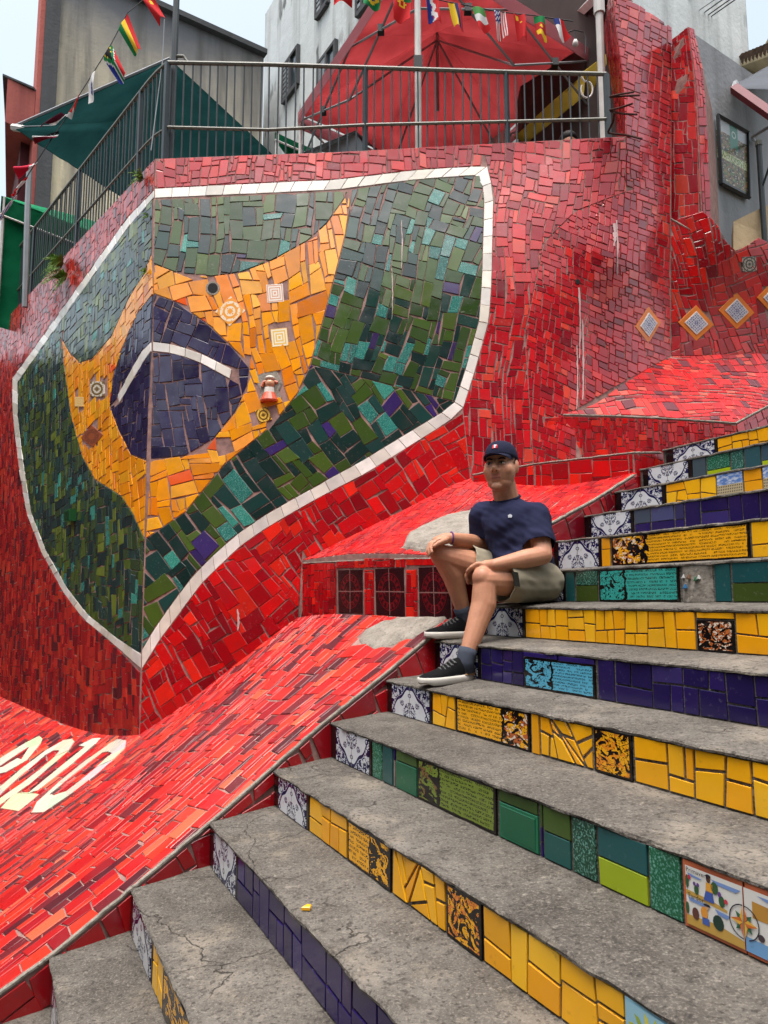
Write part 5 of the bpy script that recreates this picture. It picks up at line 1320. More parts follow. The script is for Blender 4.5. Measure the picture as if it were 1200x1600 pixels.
V, Fc = tube([at(888, 50, 6.0), at(898, 47, 6.0), at(899, 64, 6.0)], 0.006, 5); mk('wire', V, Fc, PLASTIC_B, lp); V, Fc = tube([at(899, 62, 6.0), at(899, 65, 6.0), at(899, 70, 6.0), at(899, 73, 6.0)], [0.012, 0.022, 0.028, 0.006], 8); mk('bulb', V, Fc, MET_WHITE, lp, smooth=True)
V, Fc = tube([at(899, 47, 6.0), at(912, 50, 6.0), at(915, 60, 6.0), at(915, 84, 6.0)], 0.005, 5); mk('bracket', V, Fc, PLASTIC_B, lp)
hs = [at(917+9*math.cos(a), 140+13*math.sin(a), 5.55) for a in [i*0.4-1.9 for i in range(15)]]; V, Fc = tube([at(908, 120, 5.55)]+hs, 0.007, 6)
props(mk('hose', V, Fc, MET_WHITE), 'short white hose looped on the railing near the drain pipe', 'hose')
# rebar
RUST = plain('rusty_iron', H(70, 44, 38), 0.9, 0.2, 0.2, 0.4, 20)
for i, pts in enumerate([((953,151),(970,147),(990,144)), ((953,152),(975,150),(999,149)), ((953,172),(970,168),(988,162)), ((954,174),(975,178),(995,179)), ((950,208),(978,211),(1003,217)), ((950,206),(958,190),(960,176))]):
    V, Fc = tube([at(x, y, 5.18-0.1*j) for j, (x, y) in enumerate(pts)], 0.008, 5); props(mk('rebar', V, Fc, RUST), ('topmost rusty bar sticking out of the pillar, tilted up', 'rusty bar just below the topmost one, sticking out level', 'rusty bar tilted up halfway along the pillar edge', 'rusty bar sloping down halfway along the pillar edge', 'lowest rusty bar at the wall top beside the pillar', 'short upright rusty bar beside the end post of the railing')[i], 'iron bar', 'rusty bars on the pillar edge')

# grey house on the right, its poster, awning and roof
h0, h1 = at(1072, 60, 6.2), at(1290, 160, 7.6)
gh = thing('house', (h0[0], h0[1], 1.0), 'blue-grey rendered house wall at the right edge', 'house')
zt_ = at(1083, 50, 6.25)[2]; dh = norm(sub((h1[0], h1[1], 0), (h0[0], h0[1], 0))); hn = (dh[1], -dh[0], 0)
prism('wall', [h0, h1, (h1[0]+0.2, h1[1]+2, 0), (h0[0]+0.4, h0[1]+2, 0)], 0.5, zt_, P_BLUE, gh)
def hp(px, py, o_=0.0): p = onplane(px, py, h0, dh); return add(p, hn, o_)
po = thing('poster', hp(1120, 294, 0.02), 'framed food poster with green ribbon on the grey house wall', 'poster')
def poster():
    m = M('poster_print', 0.3); u, v = m.uv()
    n = m.noise(7, 4, m.vec(u, v*2.0, 0.0), 0.6, 0.8); n2 = m.noise(11, 3, m.vec(u, v*2.0, 4.0), 0.5, 0.5)
    food = m.mix(n.ramp(0.4, 0.6), H(34, 30, 26), H(150, 112, 60)); food = m.mix(n2.gt(0.56), food, H(86, 110, 48)); food = m.mix(m.noise(16, 2, m.vec(u, v*2.0, 9.0)).gt(0.63), food, H(214, 206, 190))
    c = m.mix(v.gt(0.80), food, H(188, 194, 198))
    band = v.gt(0.40)*v.lt(0.52); txt = m.noise(1.0, 2, m.vec(u*26.0, v*30.0, 0.0)).gt(0.5)
    c = m.mix(band, c, m.mix(txt, H(120, 140, 60), H(210, 214, 170)))
    rib = (u-0.52).abs().lt(0.13)*(v+(u-0.52).abs()*0.5).gt(0.66)*v.lt(0.97); c = m.mix(rib, c, H(44, 132, 104))
    lg = ((u-0.52)*(u-0.52)*2.2+(v-0.84)*(v-0.84)*4.0).sqrt(); c = m.mix((lg-0.09).abs().lt(0.02), c, H(200, 220, 206))
    c = m.mix(v.lt(0.07), c, H(40, 40, 42)); m.color(c); return m.mat
pq = [hp(1122, 290, 0.03), hp(1165, 312, 0.03), hp(1163, 210, 0.03), hp(1116, 183, 0.03)]
mk('print', pq+[add(p, hn, -0.02) for p in pq], [(0,1,2,3),(7,6,5,4),(0,4,5,1),(1,5,6,2),(2,6,7,3),(3,7,4,0)], poster(), po, uvs=[(0,0),(1,0),(1,1),(0,1)]*2)
for i in range(4): V, Fc = tube([add(pq[i], hn, 0.006), add(pq[(i+1) % 4], hn, 0.006)], 0.02, 4); mk('frame', V, Fc, PLASTIC_B, po)
aw = thing('awning', hp(1146, 135, 0.1), 'dark awning with maroon edge jutting from the grey house', 'awning')
aA, aB = hp(1146, 132, 0.02), hp(1215, 96, 0.02); aC, aD = at(1215, 186, 5.6), at(1147, 138, 5.95)
cloth('awning_sheet', [aA, aB, add(aC, (0.3, 0, 0.25)), aD], fabric('slate_awning', H(88, 92, 98), None, 0.0), aw, 0.02); V, Fc = tube([aD, aC], 0.045, 4); mk('edge_trim', V, Fc, plain('maroon_trim', H(110, 36, 48), 0.6), aw); V, Fc = tube([aA, aD, lerp(aD, aC, 0.06)], 0.03, 6); mk('bracket', V, Fc, MET_GREY, aw)
V, Fc = tube([hp(1176, 222, 0.02), at(1176, 214, 6.2), at(1215, 190, 5.9)], 0.014, 6); props(mk('wall_rail', V, Fc, MET_GREY), 'short metal rail fixed to the grey house right of the poster', 'handrail')
a_, b2 = at(1192, 330, 6.0), at(1186, 226, 6.0); pv = thing('rail_post', a_, 'blue-grey metal post standing right of the poster', 'post'); V, Fc = tube([(a_[0], a_[1], 1.6), (a_[0], a_[1], b2[2])], 0.024, 8); mk('post', V, Fc, MET_GREEN, pv); V, Fc = tube([(a_[0], a_[1], b2[2]-0.01), (a_[0], a_[1], b2[2]+0.03), (a_[0], a_[1], b2[2]+0.05)], [0.03, 0.03, 0.008], 8); mk('post_cap', V, Fc, MET_PALE, pv)
V, Fc = tube([add(a_, (0, 0, 0.2)), at(1215, 222, 5.8)], 0.01, 6); mk('rail', V, Fc, MET_GREEN, pv)
rh = thing('tiled_roof_house', at(1180, 110, 11), 'clay tiled roof corner showing over the grey house', 'house')
r0, r1 = at(1158, 108, 10.6), at(1260, 72, 8.6); rd = norm(sub(r1, r0))
TERRA = plain('weathered_clay', H(112, 92, 78), 0.9, 0.2, 0, 0.5, 8)
prism('wall', [add(r0, (0.12, 0.2, 0)), add(r1, (0.12, 0.2, 0)), add(r1, (2, 2, 0)), add(r0, (2, 2, 0))], 0, r0[2]-0.10, plaster('ochre_render', H(176, 160, 120), H(176, 160, 120), 4, 8, H(120, 110, 90)), rh)
mk('eave', *box(lerp(lerp(r0, r1, 0.5), (r0[0]+1, r0[1]+1, r0[2]), 0.0), tuple(v*dist(r0, r1)/2 for v in rd), (0.10, 0.10, 0), (0, 0, 0.05)), plain('eave_board', H(186, 170, 136), 0.8), rh)
for i in range(16):
    p = lerp(r0, r1, (i+0.5)/16); V, Fc = tube([add(p, (-0.06, -0.06, 0.08)), add(p, (0.9, 0.6, 0.75))], [0.10, 0.085], 8); mk('roof_tile', V, Fc, TERRA, rh)
# tan cement block top right
tb = thing('cement_parapet', SR(1150/K, -390/K), 'bare tan cement parapet above the red wall, below the poster', 'parapet')
tq = [at(1146, 395, 5.95), at(1290, 400, 6.3), at(1290, 285, 6.3), at(1204, 318, 6.05), at(1146, 346, 5.95)]
mk('parapet', tq+[add(p, (0.1, 0.25, 0)) for p in tq], [(0,1,2,3,4),(9,8,7,6,5)]+[(i, 5+i, 5+(i+1) % 5, (i+1) % 5) for i in range(5)], P_TAN, tb)
# overhead wires
for i, (x0, y0, x1, y1) in enumerate([(1058, 40, 1124, -4), (1072, 42, 1133, -4), (1078, 46, 1143, -3), (1081, 49, 1152, -3)]):
    a_, b2 = at(x0-60, y0+40, 13), at(x1+60, y1-42, 8); V, Fc = tube([a_, add(lerp(a_, b2, 0.5), (0, 0, 0)), b2], 0.010 if i else 0.006, 4)
    props(mk('overhead_wire', V, Fc, PLASTIC_B), ('uppermost', 'second', 'third', 'lowest')[i]+' of the thin dark overhead wires crossing the sky at top right', 'wire', 'wires at the top right')
lpst = thing('lamp_post', at(41, 400, 7.4), 'thin grey post behind the left railing in front of the green tent', 'post')
V, Fc = tube([at(39, 480, 7.4), at(43, 330, 7.4), at(46, 262, 7.4)], 0.03, 6); mk('post', V, Fc, MET_GREY, lpst)

# houses across the lane, out of view, added to control what the glaze mirrors
for i, (c_, lb) in enumerate((([(-8.2, -6, 0), (-8.2, 13.6, 0), (-12, 13.6, 0), (-12, -6, 0)], 'long pale house front across the lane on the left, seen only as a reflection'), ([(-8.1, -6.0, 0), (-8.1, -10, 0), (12, -10, 0), (12, -6.0, 0)], 'pale house front behind the viewer, seen only as a reflection'))):
    t_ = thing('house', (c_[0][0], c_[0][1], -2.5), lb, 'house'); prism('wall', c_, -2.5, 4.4+i*6.2, P_DIM, t_)
    for k in range(5):
        p, q_ = lerp(c_[0], c_[1] if i == 0 else c_[3], (k+0.3)/5), lerp(c_[0], c_[1] if i == 0 else c_[3], (k+0.55)/5)
        o_ = (0.05, 0, 0) if i == 0 else (0, 0.05, 0)
        prism('window', [add(p, o_), add(q_, o_), add(q_, o_, -2), add(p, o_, -2)], 1.5, 3.2, GLASS, t_)

# ------------------------------------------------------------------ strings of little flags
FLAGM = M('flag_cloth', 0.8, 0.2); _c = FLAGM.attr(); FLAGM.color(_c)
_t = FLAGM.node('ShaderNodeBsdfTranslucent'); FLAGM.t.links.new(_c, _t.inputs[0]); _m = FLAGM.node('ShaderNodeMixShader'); _m.inputs[0].default_value = 0.3
FLAGM.t.links.new(FLAGM.b.outputs[0], _m.inputs[1]); FLAGM.t.links.new(_t.outputs[0], _m.inputs[2]); FLAGM.t.links.new(_m.outputs[0], FLAGM.t.nodes['Material Output'].inputs[0]); FLAGM = FLAGM.mat
def flag(c4, Y, colf, label, seed=0, nx=12, ny=18, wav=0.035):
    A = [at(x, y, Y) for x, y in c4]; V, Fc, C = [], [], []
    for i in range(nx+1):
        for j in range(ny+1):
            u_, v_ = i/nx, j/ny; p = lerp(lerp(A[0], A[1], u_), lerp(A[3], A[2], u_), v_); V.append((p[0], p[1]+wav*math.sin(u_*5+v_*2.5+seed)*(0.3+0.7*v_), p[2]))
    for i in range(nx):
        for j in range(ny): Fc.append((i*(ny+1)+j, i*(ny+1)+j+1, (i+1)*(ny+1)+j+1, (i+1)*(ny+1)+j)); C.append(lin(colf((i+0.5)/nx, (j+0.5)/ny)))
    k = len(V); V += [add(p, (0, 0.003, 0)) for p in V]; Fc += [tuple(reversed([q_+k for q_ in f])) for f in Fc]; C += C
    return props(mk('flag', V, Fc, FLAGM, cols=C, smooth=True), label, 'flag', 'flags on the strings')
FR, FY, FG, FW_, FB_, FK = (206,40,44), (240,204,50), (28,134,74), (226,226,224), (34,54,140), (30,30,32)
def bands(*cs, axis=0): return lambda u_, v_: cs[min(len(cs)-1, int((u_ if axis == 0 else v_)*len(cs)))]
def za(u_, v_):
    if v_ < 0.38 and abs(u_-0.5) < 0.36*(1-v_/0.38): return FK if abs(u_-0.5) < 0.28*(1-v_/0.38) else FY
    d = abs(u_-0.5); w_ = 0.5*(1-v_/0.45) if v_ < 0.45 else 0
    if abs(d-w_*0.85) < 0.12 or d < 0.10: return FG
    if abs(d-w_*0.85) < 0.2 or d < 0.18: return FW_
    return FR if u_ < 0.5 else FB_
LFL = [([(236,-12),(221,-3),(248,37),(257,25)], lambda u_, v_: FY if (u_-0.45)**2+((v_-0.3)*1.3)**2 < 0.02 else FR, 'red flag with small gold emblem beside the tall pole at the top'),
       ([(199,20),(185,46),(208,84),(221,79)], bands(FR, FY, FG), 'red, yellow and green striped flag on the left string'),
       ([(174,69),(161,91),(187,131),(198,118)], za, 'green flag with black triangle, red and blue sides on the left string'),
       ([(148,110),(137,131),(140,166),(147,142)], lambda u_, v_: FB_ if (u_-0.5)**2+(v_-0.5)**2 < 0.05 else FW_, 'white flag with blue centre hanging limp on the left string'),
       ([(125,147),(118,160),(105,187),(111,180)], bands(FR, (226,70,60), FW_, axis=1), 'narrow red and white folded flag over the green canopy'),
       ([(106,180),(96,176),(63,200),(86,190)], lambda u_, v_: FW_ if u_ < 0.45 else (90,30,50), 'maroon and white flag lying against the green canopy'),
       ([(92,205),(88,216),(52,222),(54,211)], bands(FK, FW_, (120,30,50)), 'black, white and red flag below the green canopy tip'),
       ([(58,252),(50,262),(25,277),(23,260)], bands(FW_, (206,40,70), (206,40,70), (206,40,70), axis=1), 'crimson flag with white end near the left edge'),
       ([(43,275),(35,284),(16,304),(26,302)], lambda u_, v_: FR if (v_ < 0.25 or v_ > 0.75 or (u_-0.5)**2+(v_-0.5)**2 < 0.03) else FW_, 'white flag with red ends just above the green tent'),
       ([(27,303),(17,318),(-8,346),(4,336)], lambda u_, v_: (70,110,190) if int(u_*7) % 2 else FW_, 'blue and white striped flag at the left edge')]
for i, (c4, cf_, lb) in enumerate(LFL): flag(c4, 6.2, cf_, lb, i)
def usa(u_, v_): return ((214,216,224) if (int(u_*14)+int(v_*18)) % 3 == 0 else (44,54,110)) if (u_ < 0.52 and v_ < 0.45) else (FR if int(u_*13) % 2 else FW_)
RFL = [([(522,-14),(551,-14),(550,7),(521,5)], lambda u_, v_: FR, 'plain red flag at the top edge above the white building'),
       ([(567,-16),(596,-14),(593,13),(568,10)], lambda u_, v_: ((44,60,130) if ((u_-0.5)**2+(v_-0.5)**2) < 0.03 else FY) if abs(u_-0.5)/0.42+abs(v_-0.5)/0.38 < 1 else FG, 'green flag with yellow diamond at the top edge'),
       ([(614,-10),(643,-6),(640,34),(615,30)], lambda u_, v_: (28,110,60) if (v_ < 0.25 and u_ > 0.6) else (FY if ((u_-0.5)**2+((v_-0.3)*1.4)**2) < 0.045 and ((u_-0.5)**2+((v_-0.3)*1.4)**2) > 0.012 else FR), 'red flag with yellow ring emblem on the canopy string'),
       ([(665,-6),(683,-2),(690,37),(670,32)], lambda u_, v_: FW_ if (abs(u_-0.55+0.1*math.sin(v_*14)) < 0.14) else (FB_ if u_ < 0.45 else FR), 'blue, white and red flag left of the yellow one'),
       ([(700,3),(720,7),(725,45),(710,41)], lambda u_, v_: FY if u_ < 0.5 else ((40,50,110) if u_ < 0.76 else (200,60,64)), 'yellow, blue and red upright striped flag'),
       ([(738,10),(757,13),(767,46),(748,49)], bands((90,156,84), FW_, FR, axis=1), 'green, white and red flag hanging by the canopy'),
       ([(772,17),(790,18),(793,60),(777,60)], usa, 'flag with blue starred corner and red and white stripes'),
       ([(802,21),(820,23),(824,62),(810,60)], lambda u_, v_: FY if ((u_-0.3)**2+((v_-0.15)*1.5)**2) < 0.02 or ((u_-0.6)**2+((v_-0.3)*2)**2) < 0.004 else FR, 'red flag with yellow stars right of the striped starred one'),
       ([(834,24),(851,27),(856,62),(840,56)], lambda u_, v_: FG if v_ < 0.36 else ((FY if ((u_-0.5)**2+((v_-0.52)*1.6)**2) < 0.02 else (190,40,44)) if v_ < 0.72 else FY), 'green, red and yellow flag with a small star'),
       ([(865,29),(881,31),(891,61),(873,62)], lambda u_, v_: (34,56,130) if (u_ < 0.5 and v_ < 0.34) else (FW_ if u_ < 0.55 else FR), 'white and red flag with blue corner, last on the string')]
for i, (c4, cf_, lb) in enumerate(RFL): flag(c4, 5.42, cf_, lb, i*1.7)
def cord(pts, Y, label):
    V, Fc = tube([at(x, y, Y+0.01) for x, y in pts], 0.0045, 5); props(mk('flag_string', V, Fc, PLASTIC_B), label, 'string')
cord([(268,-40),(236,-10),(199,20),(173,70),(148,110),(124,148),(105,182),(88,206),(56,254),(42,276),(27,303),(-10,352)], 6.2, 'thin cord carrying the flags on the left')
cord([(500,-18),(550,-15),(614,-10),(665,-5),(700,3),(738,10),(772,17),(802,21),(834,24),(865,29),(895,33)], 5.42, 'thin cord carrying the flags across the red canopy')

# ------------------------------------------------------------------ plants growing from the wall
LEAF = plain('fern_green', H(112, 150, 62), 0.6, 0.3, 0, 0.45, 30)
def fern(p, nrm, nf, ln, label, seed, down=0.3):
    rg = random.Random(seed); t_ = thing('fern', p, label, 'plant', 'plants rooted in the wall')
    sidev = norm(cross(nrm, (0, 0, 1)))
    for f_ in range(nf):
        an = rg.uniform(-1.5, 1.5); d = norm(tuple(sidev[i]*math.sin(an)*1.0+nrm[i]*rg.uniform(0.5, 1.1)+(0, 0, 1)[i]*(math.cos(an)*rg.uniform(0.3, 1.0)-down) for i in range(3)))
        L_ = ln*rg.uniform(0.6, 1.1); b = MB(); pts = []
        for k in range(9): t = k/8; pts.append(add(add(p, d, L_*t), (0, 0, -1), L_*0.55*t*t))
        b.put(tube(pts, 0.0025, 4))
        for k in range(1, 9):
            for s_ in (-1, 1):
                c_ = pts[k]; tg = norm(sub(pts[k], pts[k-1])); sd = norm(cross(tg, nrm)); w_ = L_*0.24*(1-(k/9)**1.5)*rg.uniform(0.8, 1.2)
                e_ = add(add(c_, sd, s_*w_), tg, w_*0.5); m_ = lerp(c_, e_, 0.5); hw = w_*0.22
                V = [c_, add(m_, tg, hw), e_, add(m_, tg, -hw)]; V += [add(v_, nrm, -0.0015) for v_ in V]; b.put((V, [(0,1,2,3),(7,6,5,4)]))
        b.build('frond', LEAF, t_)
LNn = (-0.759, -0.651, 0)
def wl(px, py): u_, v_ = inv(SL, px, py, -1, 2); return add(SL(u_, v_), LNn, 0.01)
fern(wl(102, 412), LNn, 22, 0.26, 'bushy green fern growing from the red left wall below the railing', 1)
fern(wl(107, 432), LNn, 16, 0.22, 'lower clump of the green fern hanging on the red left wall', 2, 0.7)
fern(wl(226, 280), LNn, 10, 0.15, 'little fern at the top corner of the wall beside the railing', 3, 0.1)
fern(wl(231, 425), LNn, 7, 0.09, 'tiny weed in the corner crack beside the yellow tiles', 4, 0.4)
fern(wl(234, 338), LNn, 5, 0.06, 'tiny sprout in the corner crack near the white border', 5, 0.3)
# figurine in its broken niche, soap dish
c0 = SW(421/K, -603/K)
pt = [(398,585),(405,574),(418,572),(432,578),(438,590),(441,600),(436,612),(440,622),(430,632),(415,634),(405,626),(408,612),(402,600)]
V, Fc = tile3d(SW, [(x/K, -y/K) for x, y in pt][::-1], 0.004, random.Random(1), 0); mk('niche_cement', V, Fc, CEMENT, wall)
fg = MB()
def ball(c, r_, n=10, sz=1.0):
    V, Fc = [], []
    for i in range(1, n):
        for k in range(n*2): a, b = math.pi*i/n, math.pi*k/n; V.append((c[0]+r_*math.sin(a)*math.cos(b), c[1]+r_*math.sin(a)*math.sin(b), c[2]+r_*sz*math.cos(a)))
    for i in range(n-2):
        for k in range(2*n): Fc.append((i*2*n+k, (i+1)*2*n+k, (i+1)*2*n+(k+1) % (2*n), i*2*n+(k+1) % (2*n)))
    Fc += [tuple(range(2*n))[::-1], tuple(range((n-2)*2*n, (n-1)*2*n))][::1]
    return V, Fc
yF = c0[1]-0.008
def fpt(x, y): return at(x, y, yF)
fg.put(tube([fpt(421, 629), fpt(421, 626), fpt(421, 610)], [0.062, 0.066, 0.03], 14), H(206, 84, 52)); fg.put(tube([fpt(421, 624), fpt(421, 606)], [0.045, 0.034], 12), H(222, 214, 202))
fg.put(ball(add(fpt(422, 600), (0, -0.004, 0)), 0.034), H(206, 150, 112)); fg.put(ball(fpt(422, 591), 0.036, sz=0.5), H(222, 210, 196)); fg.put(tube([fpt(409, 604), fpt(412, 597), fpt(424, 594), fpt(434, 598)], 0.012, 8), H(210, 120, 90)); fg.put(tube([fpt(408, 628), fpt(436, 628)], 0.010, 8), H(190, 60, 44))
fg.build('figurine', GLAZE_STEP, wall)
u_, v_ = inv(SL, 116, 806, -1, 0); b_ = MB(); cc = SL(u_, v_); b_.put(box(add(cc, LNn, 0.03), (LD[0]*0.07, LD[1]*0.07, 0), (LNn[0]*0.03, LNn[1]*0.03, 0), (0, 0, 0.05)), H(40, 96, 56)); b_.put(box(add(cc, LNn, 0.061), (LD[0]*0.05, LD[1]*0.05, 0), (LNn[0]*0.003, LNn[1]*0.003, 0), (0, 0, 0.035)), H(20, 56, 34)); b_.build('soap_niche', GLAZE_STEP, wall)
# ------------------------------------------------------------------ the seated man
def capsule(p0, r0, p1, r1, n=14, m=5):
    V, Fc = [], []; t = norm(sub(p1, p0)); ref = (0, 0, 1) if abs(t[2]) < 0.9 else (1, 0, 0); x = norm(cross(t, ref)); y = cross(t, x)
    rings = [(p0, r0*math.cos(a), -r0*math.sin(a)) for a in [math.pi/2*(1-(i+0.5)/m) for i in range(m)]] + [(lerp(p0, p1, i/4), r0+(r1-r0)*i/4, 0) for i in range(5)] + [(p1, r1*math.cos(a), r1*math.sin(a)) for a in [math.pi/2*(i+0.5)/m for i in range(m)]]
    for c, r_, o_ in rings:
        for k in range(n): a = 2*math.pi*k/n; V.append(tuple(c[i]+t[i]*o_+r_*(x[i]*math.cos(a)+y[i]*math.sin(a)) for i in range(3)))
    R_ = len(rings)
    for i in range(R_-1):
        for k in range(n): Fc.append((i*n+k, i*n+(k+1) % n, (i+1)*n+(k+1) % n, (i+1)*n+k))
    Fc += [tuple(range(n))[::-1], tuple(range((R_-1)*n, R_*n))]
    return V, Fc
def ellipsoid(c, ax, ay, az, n=12):
    V, Fc = [], []
    for i in range(n+1):
        th = math.pi*(i+0.0001)/(n+0.0002)
        for k in range(2*n):
            ph = math.pi*k/n; a, b, d = math.sin(th)*math.cos(ph), math.sin(th)*math.sin(ph), math.cos(th)
            V.append(tuple(c[q_]+ax[q_]*a+ay[q_]*b+az[q_]*d for q_ in range(3)))
    for i in range(n):
        for k in range(2*n): Fc.append((i*2*n+k, (i+1)*2*n+k, (i+1)*2*n+(k+1) % (2*n), i*2*n+(k+1) % (2*n)))
    return V, Fc
def chain(b, pts, rs):
    for i in range(len(pts)-1): b.put(capsule(pts[i], rs[i], pts[i+1], rs[i+1]))
def grow(name, b, voxel, smooth, mat, parent, cuts=(), reach=0.105, solid=0.0, disp=None, cols=None, extra_smooth=0.5):
    """melt overlapping shapes into one continuous skin, then trim open ends"""
    o = mk(name, b.V, b.F, mat, parent); me = o.data
    bm = bmesh.new(); bm.from_mesh(me); bmesh.ops.recalc_face_normals(bm, faces=bm.faces); bm.to_mesh(me); bm.free()
    r_ = o.modifiers.new('r', 'REMESH'); r_.mode = 'VOXEL'; r_.voxel_size = voxel; r_.use_smooth_shade = True
    s_ = o.modifiers.new('s', 'SMOOTH'); s_.factor = extra_smooth; s_.iterations = smooth
    bpy.context.view_layer.update(); dg = bpy.context.evaluated_depsgraph_get()
    m2 = bpy.data.meshes.new_from_object(o.evaluated_get(dg)); o.modifiers.clear()
    bm = bmesh.new(); bm.from_mesh(m2); org = origin(o)
    for p, nrm, *rr in cuts:
        reach_ = rr[0] if rr else reach; pc = Vector(p)*S-org
        nq = Vector(nrm).normalized(); near = []
        for v in bm.verts:
            dv_ = v.co-pc; ax_ = dv_.dot(nq)
            if -0.03*S < ax_ < 0.16*S and (dv_-nq*ax_).length < reach_*S: near.append(v)
        g = set(near); geom = near+[e for e in bm.edges if e.verts[0] in g and e.verts[1] in g]+[f for f in bm.faces if all(v in g for v in f.verts)]
        bmesh.ops.bisect_plane(bm, geom=geom, plane_co=pc, plane_no=Vector(nrm), clear_outer=True)
    if cuts:                                    # drop what the trimming cut loose
        seen, best = set(), []
        for v in bm.verts:
            if v in seen: continue
            st, comp = [v], []; seen.add(v)
            while st:
                x = st.pop(); comp.append(x)
                for e in x.link_edges:
                    y = e.other_vert(x)
                    if y not in seen: seen.add(y); st.append(y)
            if len(comp) > len(best): best = comp
        keep = set(best); bmesh.ops.delete(bm, geom=[v for v in bm.verts if v not in keep], context='VERTS')
    if disp:
        bm.normal_update()
        for v in bm.verts: v.co += v.normal*disp((v.co+org)/S)*S
    bm.to_mesh(m2); bm.free()
    m2.materials.clear(); m2.materials.append(mat)
    m2.polygons.foreach_set('use_smooth', [True]*len(m2.polygons))
    if cols:
        a = m2.attributes.new('Col', 'FLOAT_COLOR', 'POINT'); ar = np.ones((len(m2.vertices), 4))
        for i, v in enumerate(m2.vertices): ar[i, :3] = cols((v.co+org)/S)
        a.data.foreach_set('color', ar.ravel())
    o.data = m2
    if solid:
        sm = o.modifiers.new('thickness', 'SOLIDIFY'); sm.thickness = solid; sm.offset = -1
    return o
man = thing('person', (0.62, 3.5, LEFT[0][2]), 'man in navy T-shirt, khaki shorts and dark cap seated on the steps', 'person')
Hc = (0.562, 3.50, 0.638); hf = norm((-0.47, -0.88, 0.02)); hl = norm((0.88, -0.47, 0.0)); hu = norm(cross(hf, hl)); hu = hu if hu[2] > 0 else tuple(-v for v in hu)
def hd(l, f, z):
    z = z*1.1 if z < -0.01 else z
    return tuple(Hc[i]+hl[i]*l+hf[i]*f+hu[i]*z for i in range(3))
def hel(l, f, z, a, b_, c): return ellipsoid(hd(l, f, z), tuple(v*a for v in hl), tuple(v*b_ for v in hf), tuple(v*c for v in hu))
PEL = (0.70, 3.575, 0.105); BEL = (0.655, 3.55, 0.22); CHE = (0.605, 3.535, 0.35)
SHL, SHR = (0.718, 3.465, 0.392), (0.487, 3.625, 0.418)
ELL, WRL = (0.722, 3.36, 0.200), (0.490, 3.285, 0.152)
ELR, WRR = (0.487, 3.67, 0.270), (0.318, 3.475, 0.288)
HPL, HPR = (0.745, 3.49, 0.085), (0.655, 3.66, 0.095)
KNL, KNR = (0.447, 3.295, 0.085), (0.275, 3.505, 0.206)
ANL, ANR = (0.345, 3.205, -0.262), (0.388, 3.585, -0.085)
body_ = MB()
# head and neck
for e in ((0,-0.006,0.035,0.073,0.088,0.080),(0,0.018,-0.030,0.075,0.071,0.082),(0,0.026,-0.080,0.058,0.050,0.038),(0.038,0.047,-0.028,0.033,0.030,0.036),(-0.038,0.047,-0.028,0.033,0.030,0.036),(0,0.066,-0.100,0.026,0.016,0.018),
          (0.077,-0.006,-0.008,0.009,0.019,0.032),(-0.077,-0.006,-0.008,0.009,0.019,0.032),(0.014,0.088,-0.034,0.0095,0.010,0.008),(-0.014,0.088,-0.034,0.0095,0.010,0.008),(0.030,0.066,-0.012,0.020,0.014,0.014),(-0.030,0.066,-0.012,0.020,0.014,0.014),(0,0.055,0.03,0.054,0.026,0.03)): body_.put(hel(*e))
body_.put(capsule(hd(0,0.080,0.010), 0.009, hd(0,0.100,-0.026), 0.0125)); body_.put(capsule(hd(-0.038,0.068,0.016), 0.010, hd(0.038,0.068,0.016), 0.010))
body_.put(capsule(hd(-0.019,0.0785,-0.060), 0.0060, hd(0.019,0.0785,-0.060), 0.0060)); body_.put(capsule(hd(-0.015,0.0770,-0.070), 0.0070, hd(0.015,0.0770,-0.070), 0.0070))
body_.put(capsule(hd(0,-0.010,-0.06), 0.059, (0.600, 3.548, 0.455), 0.062))
body_.put(capsule((0.600, 3.548, 0.46), 0.06, CHE, 0.09))
# trunk, arms and legs
chain(body_, [CHE, BEL, PEL], [0.10, 0.10, 0.10]); chain(body_, [SHR, lerp(SHR, SHL, 0.5), SHL], [0.042, 0.06, 0.042])
chain(body_, [SHL, lerp(SHL, ELL, 0.5), ELL, lerp(ELL, WRL, 0.35), WRL], [0.046, 0.050, 0.043, 0.044, 0.028]); chain(body_, [SHR, lerp(SHR, ELR, 0.5), ELR, lerp(ELR, WRR, 0.4), WRR], [0.046, 0.050, 0.042, 0.042, 0.027])
def mid(a, b, t, off): return add(lerp(a, b, t), off)
chain(body_, [HPL, lerp(HPL, KNL, 0.5), lerp(HPL, KNL, 0.88), KNL], [0.088, 0.078, 0.062, 0.055]); chain(body_, [HPR, lerp(HPR, KNR, 0.5), lerp(HPR, KNR, 0.88), KNR], [0.088, 0.078, 0.062, 0.055])
body_.put(ellipsoid(add(KNL, (-0.012, -0.01, 0.012)), (0.045,0,0), (0,0.045,0), (0,0,0.048))); body_.put(ellipsoid(add(KNR, (-0.014, -0.006, 0.012)), (0.045,0,0), (0,0.045,0), (0,0,0.048)))
chain(body_, [KNL, mid(KNL, ANL, 0.3, (0.022, 0.012, 0)), mid(KNL, ANL, 0.6, (0.012, 0.006, 0)), ANL, add(ANL, (0.01, 0.01, -0.04))], [0.052, 0.056, 0.044, 0.032, 0.033]); chain(body_, [KNR, mid(KNR, ANR, 0.3, (0.022, 0.012, 0)), mid(KNR, ANR, 0.6, (0.012, 0.006, 0)), ANR, add(ANR, (0.01, 0.01, -0.04))], [0.052, 0.056, 0.044, 0.032, 0.033])
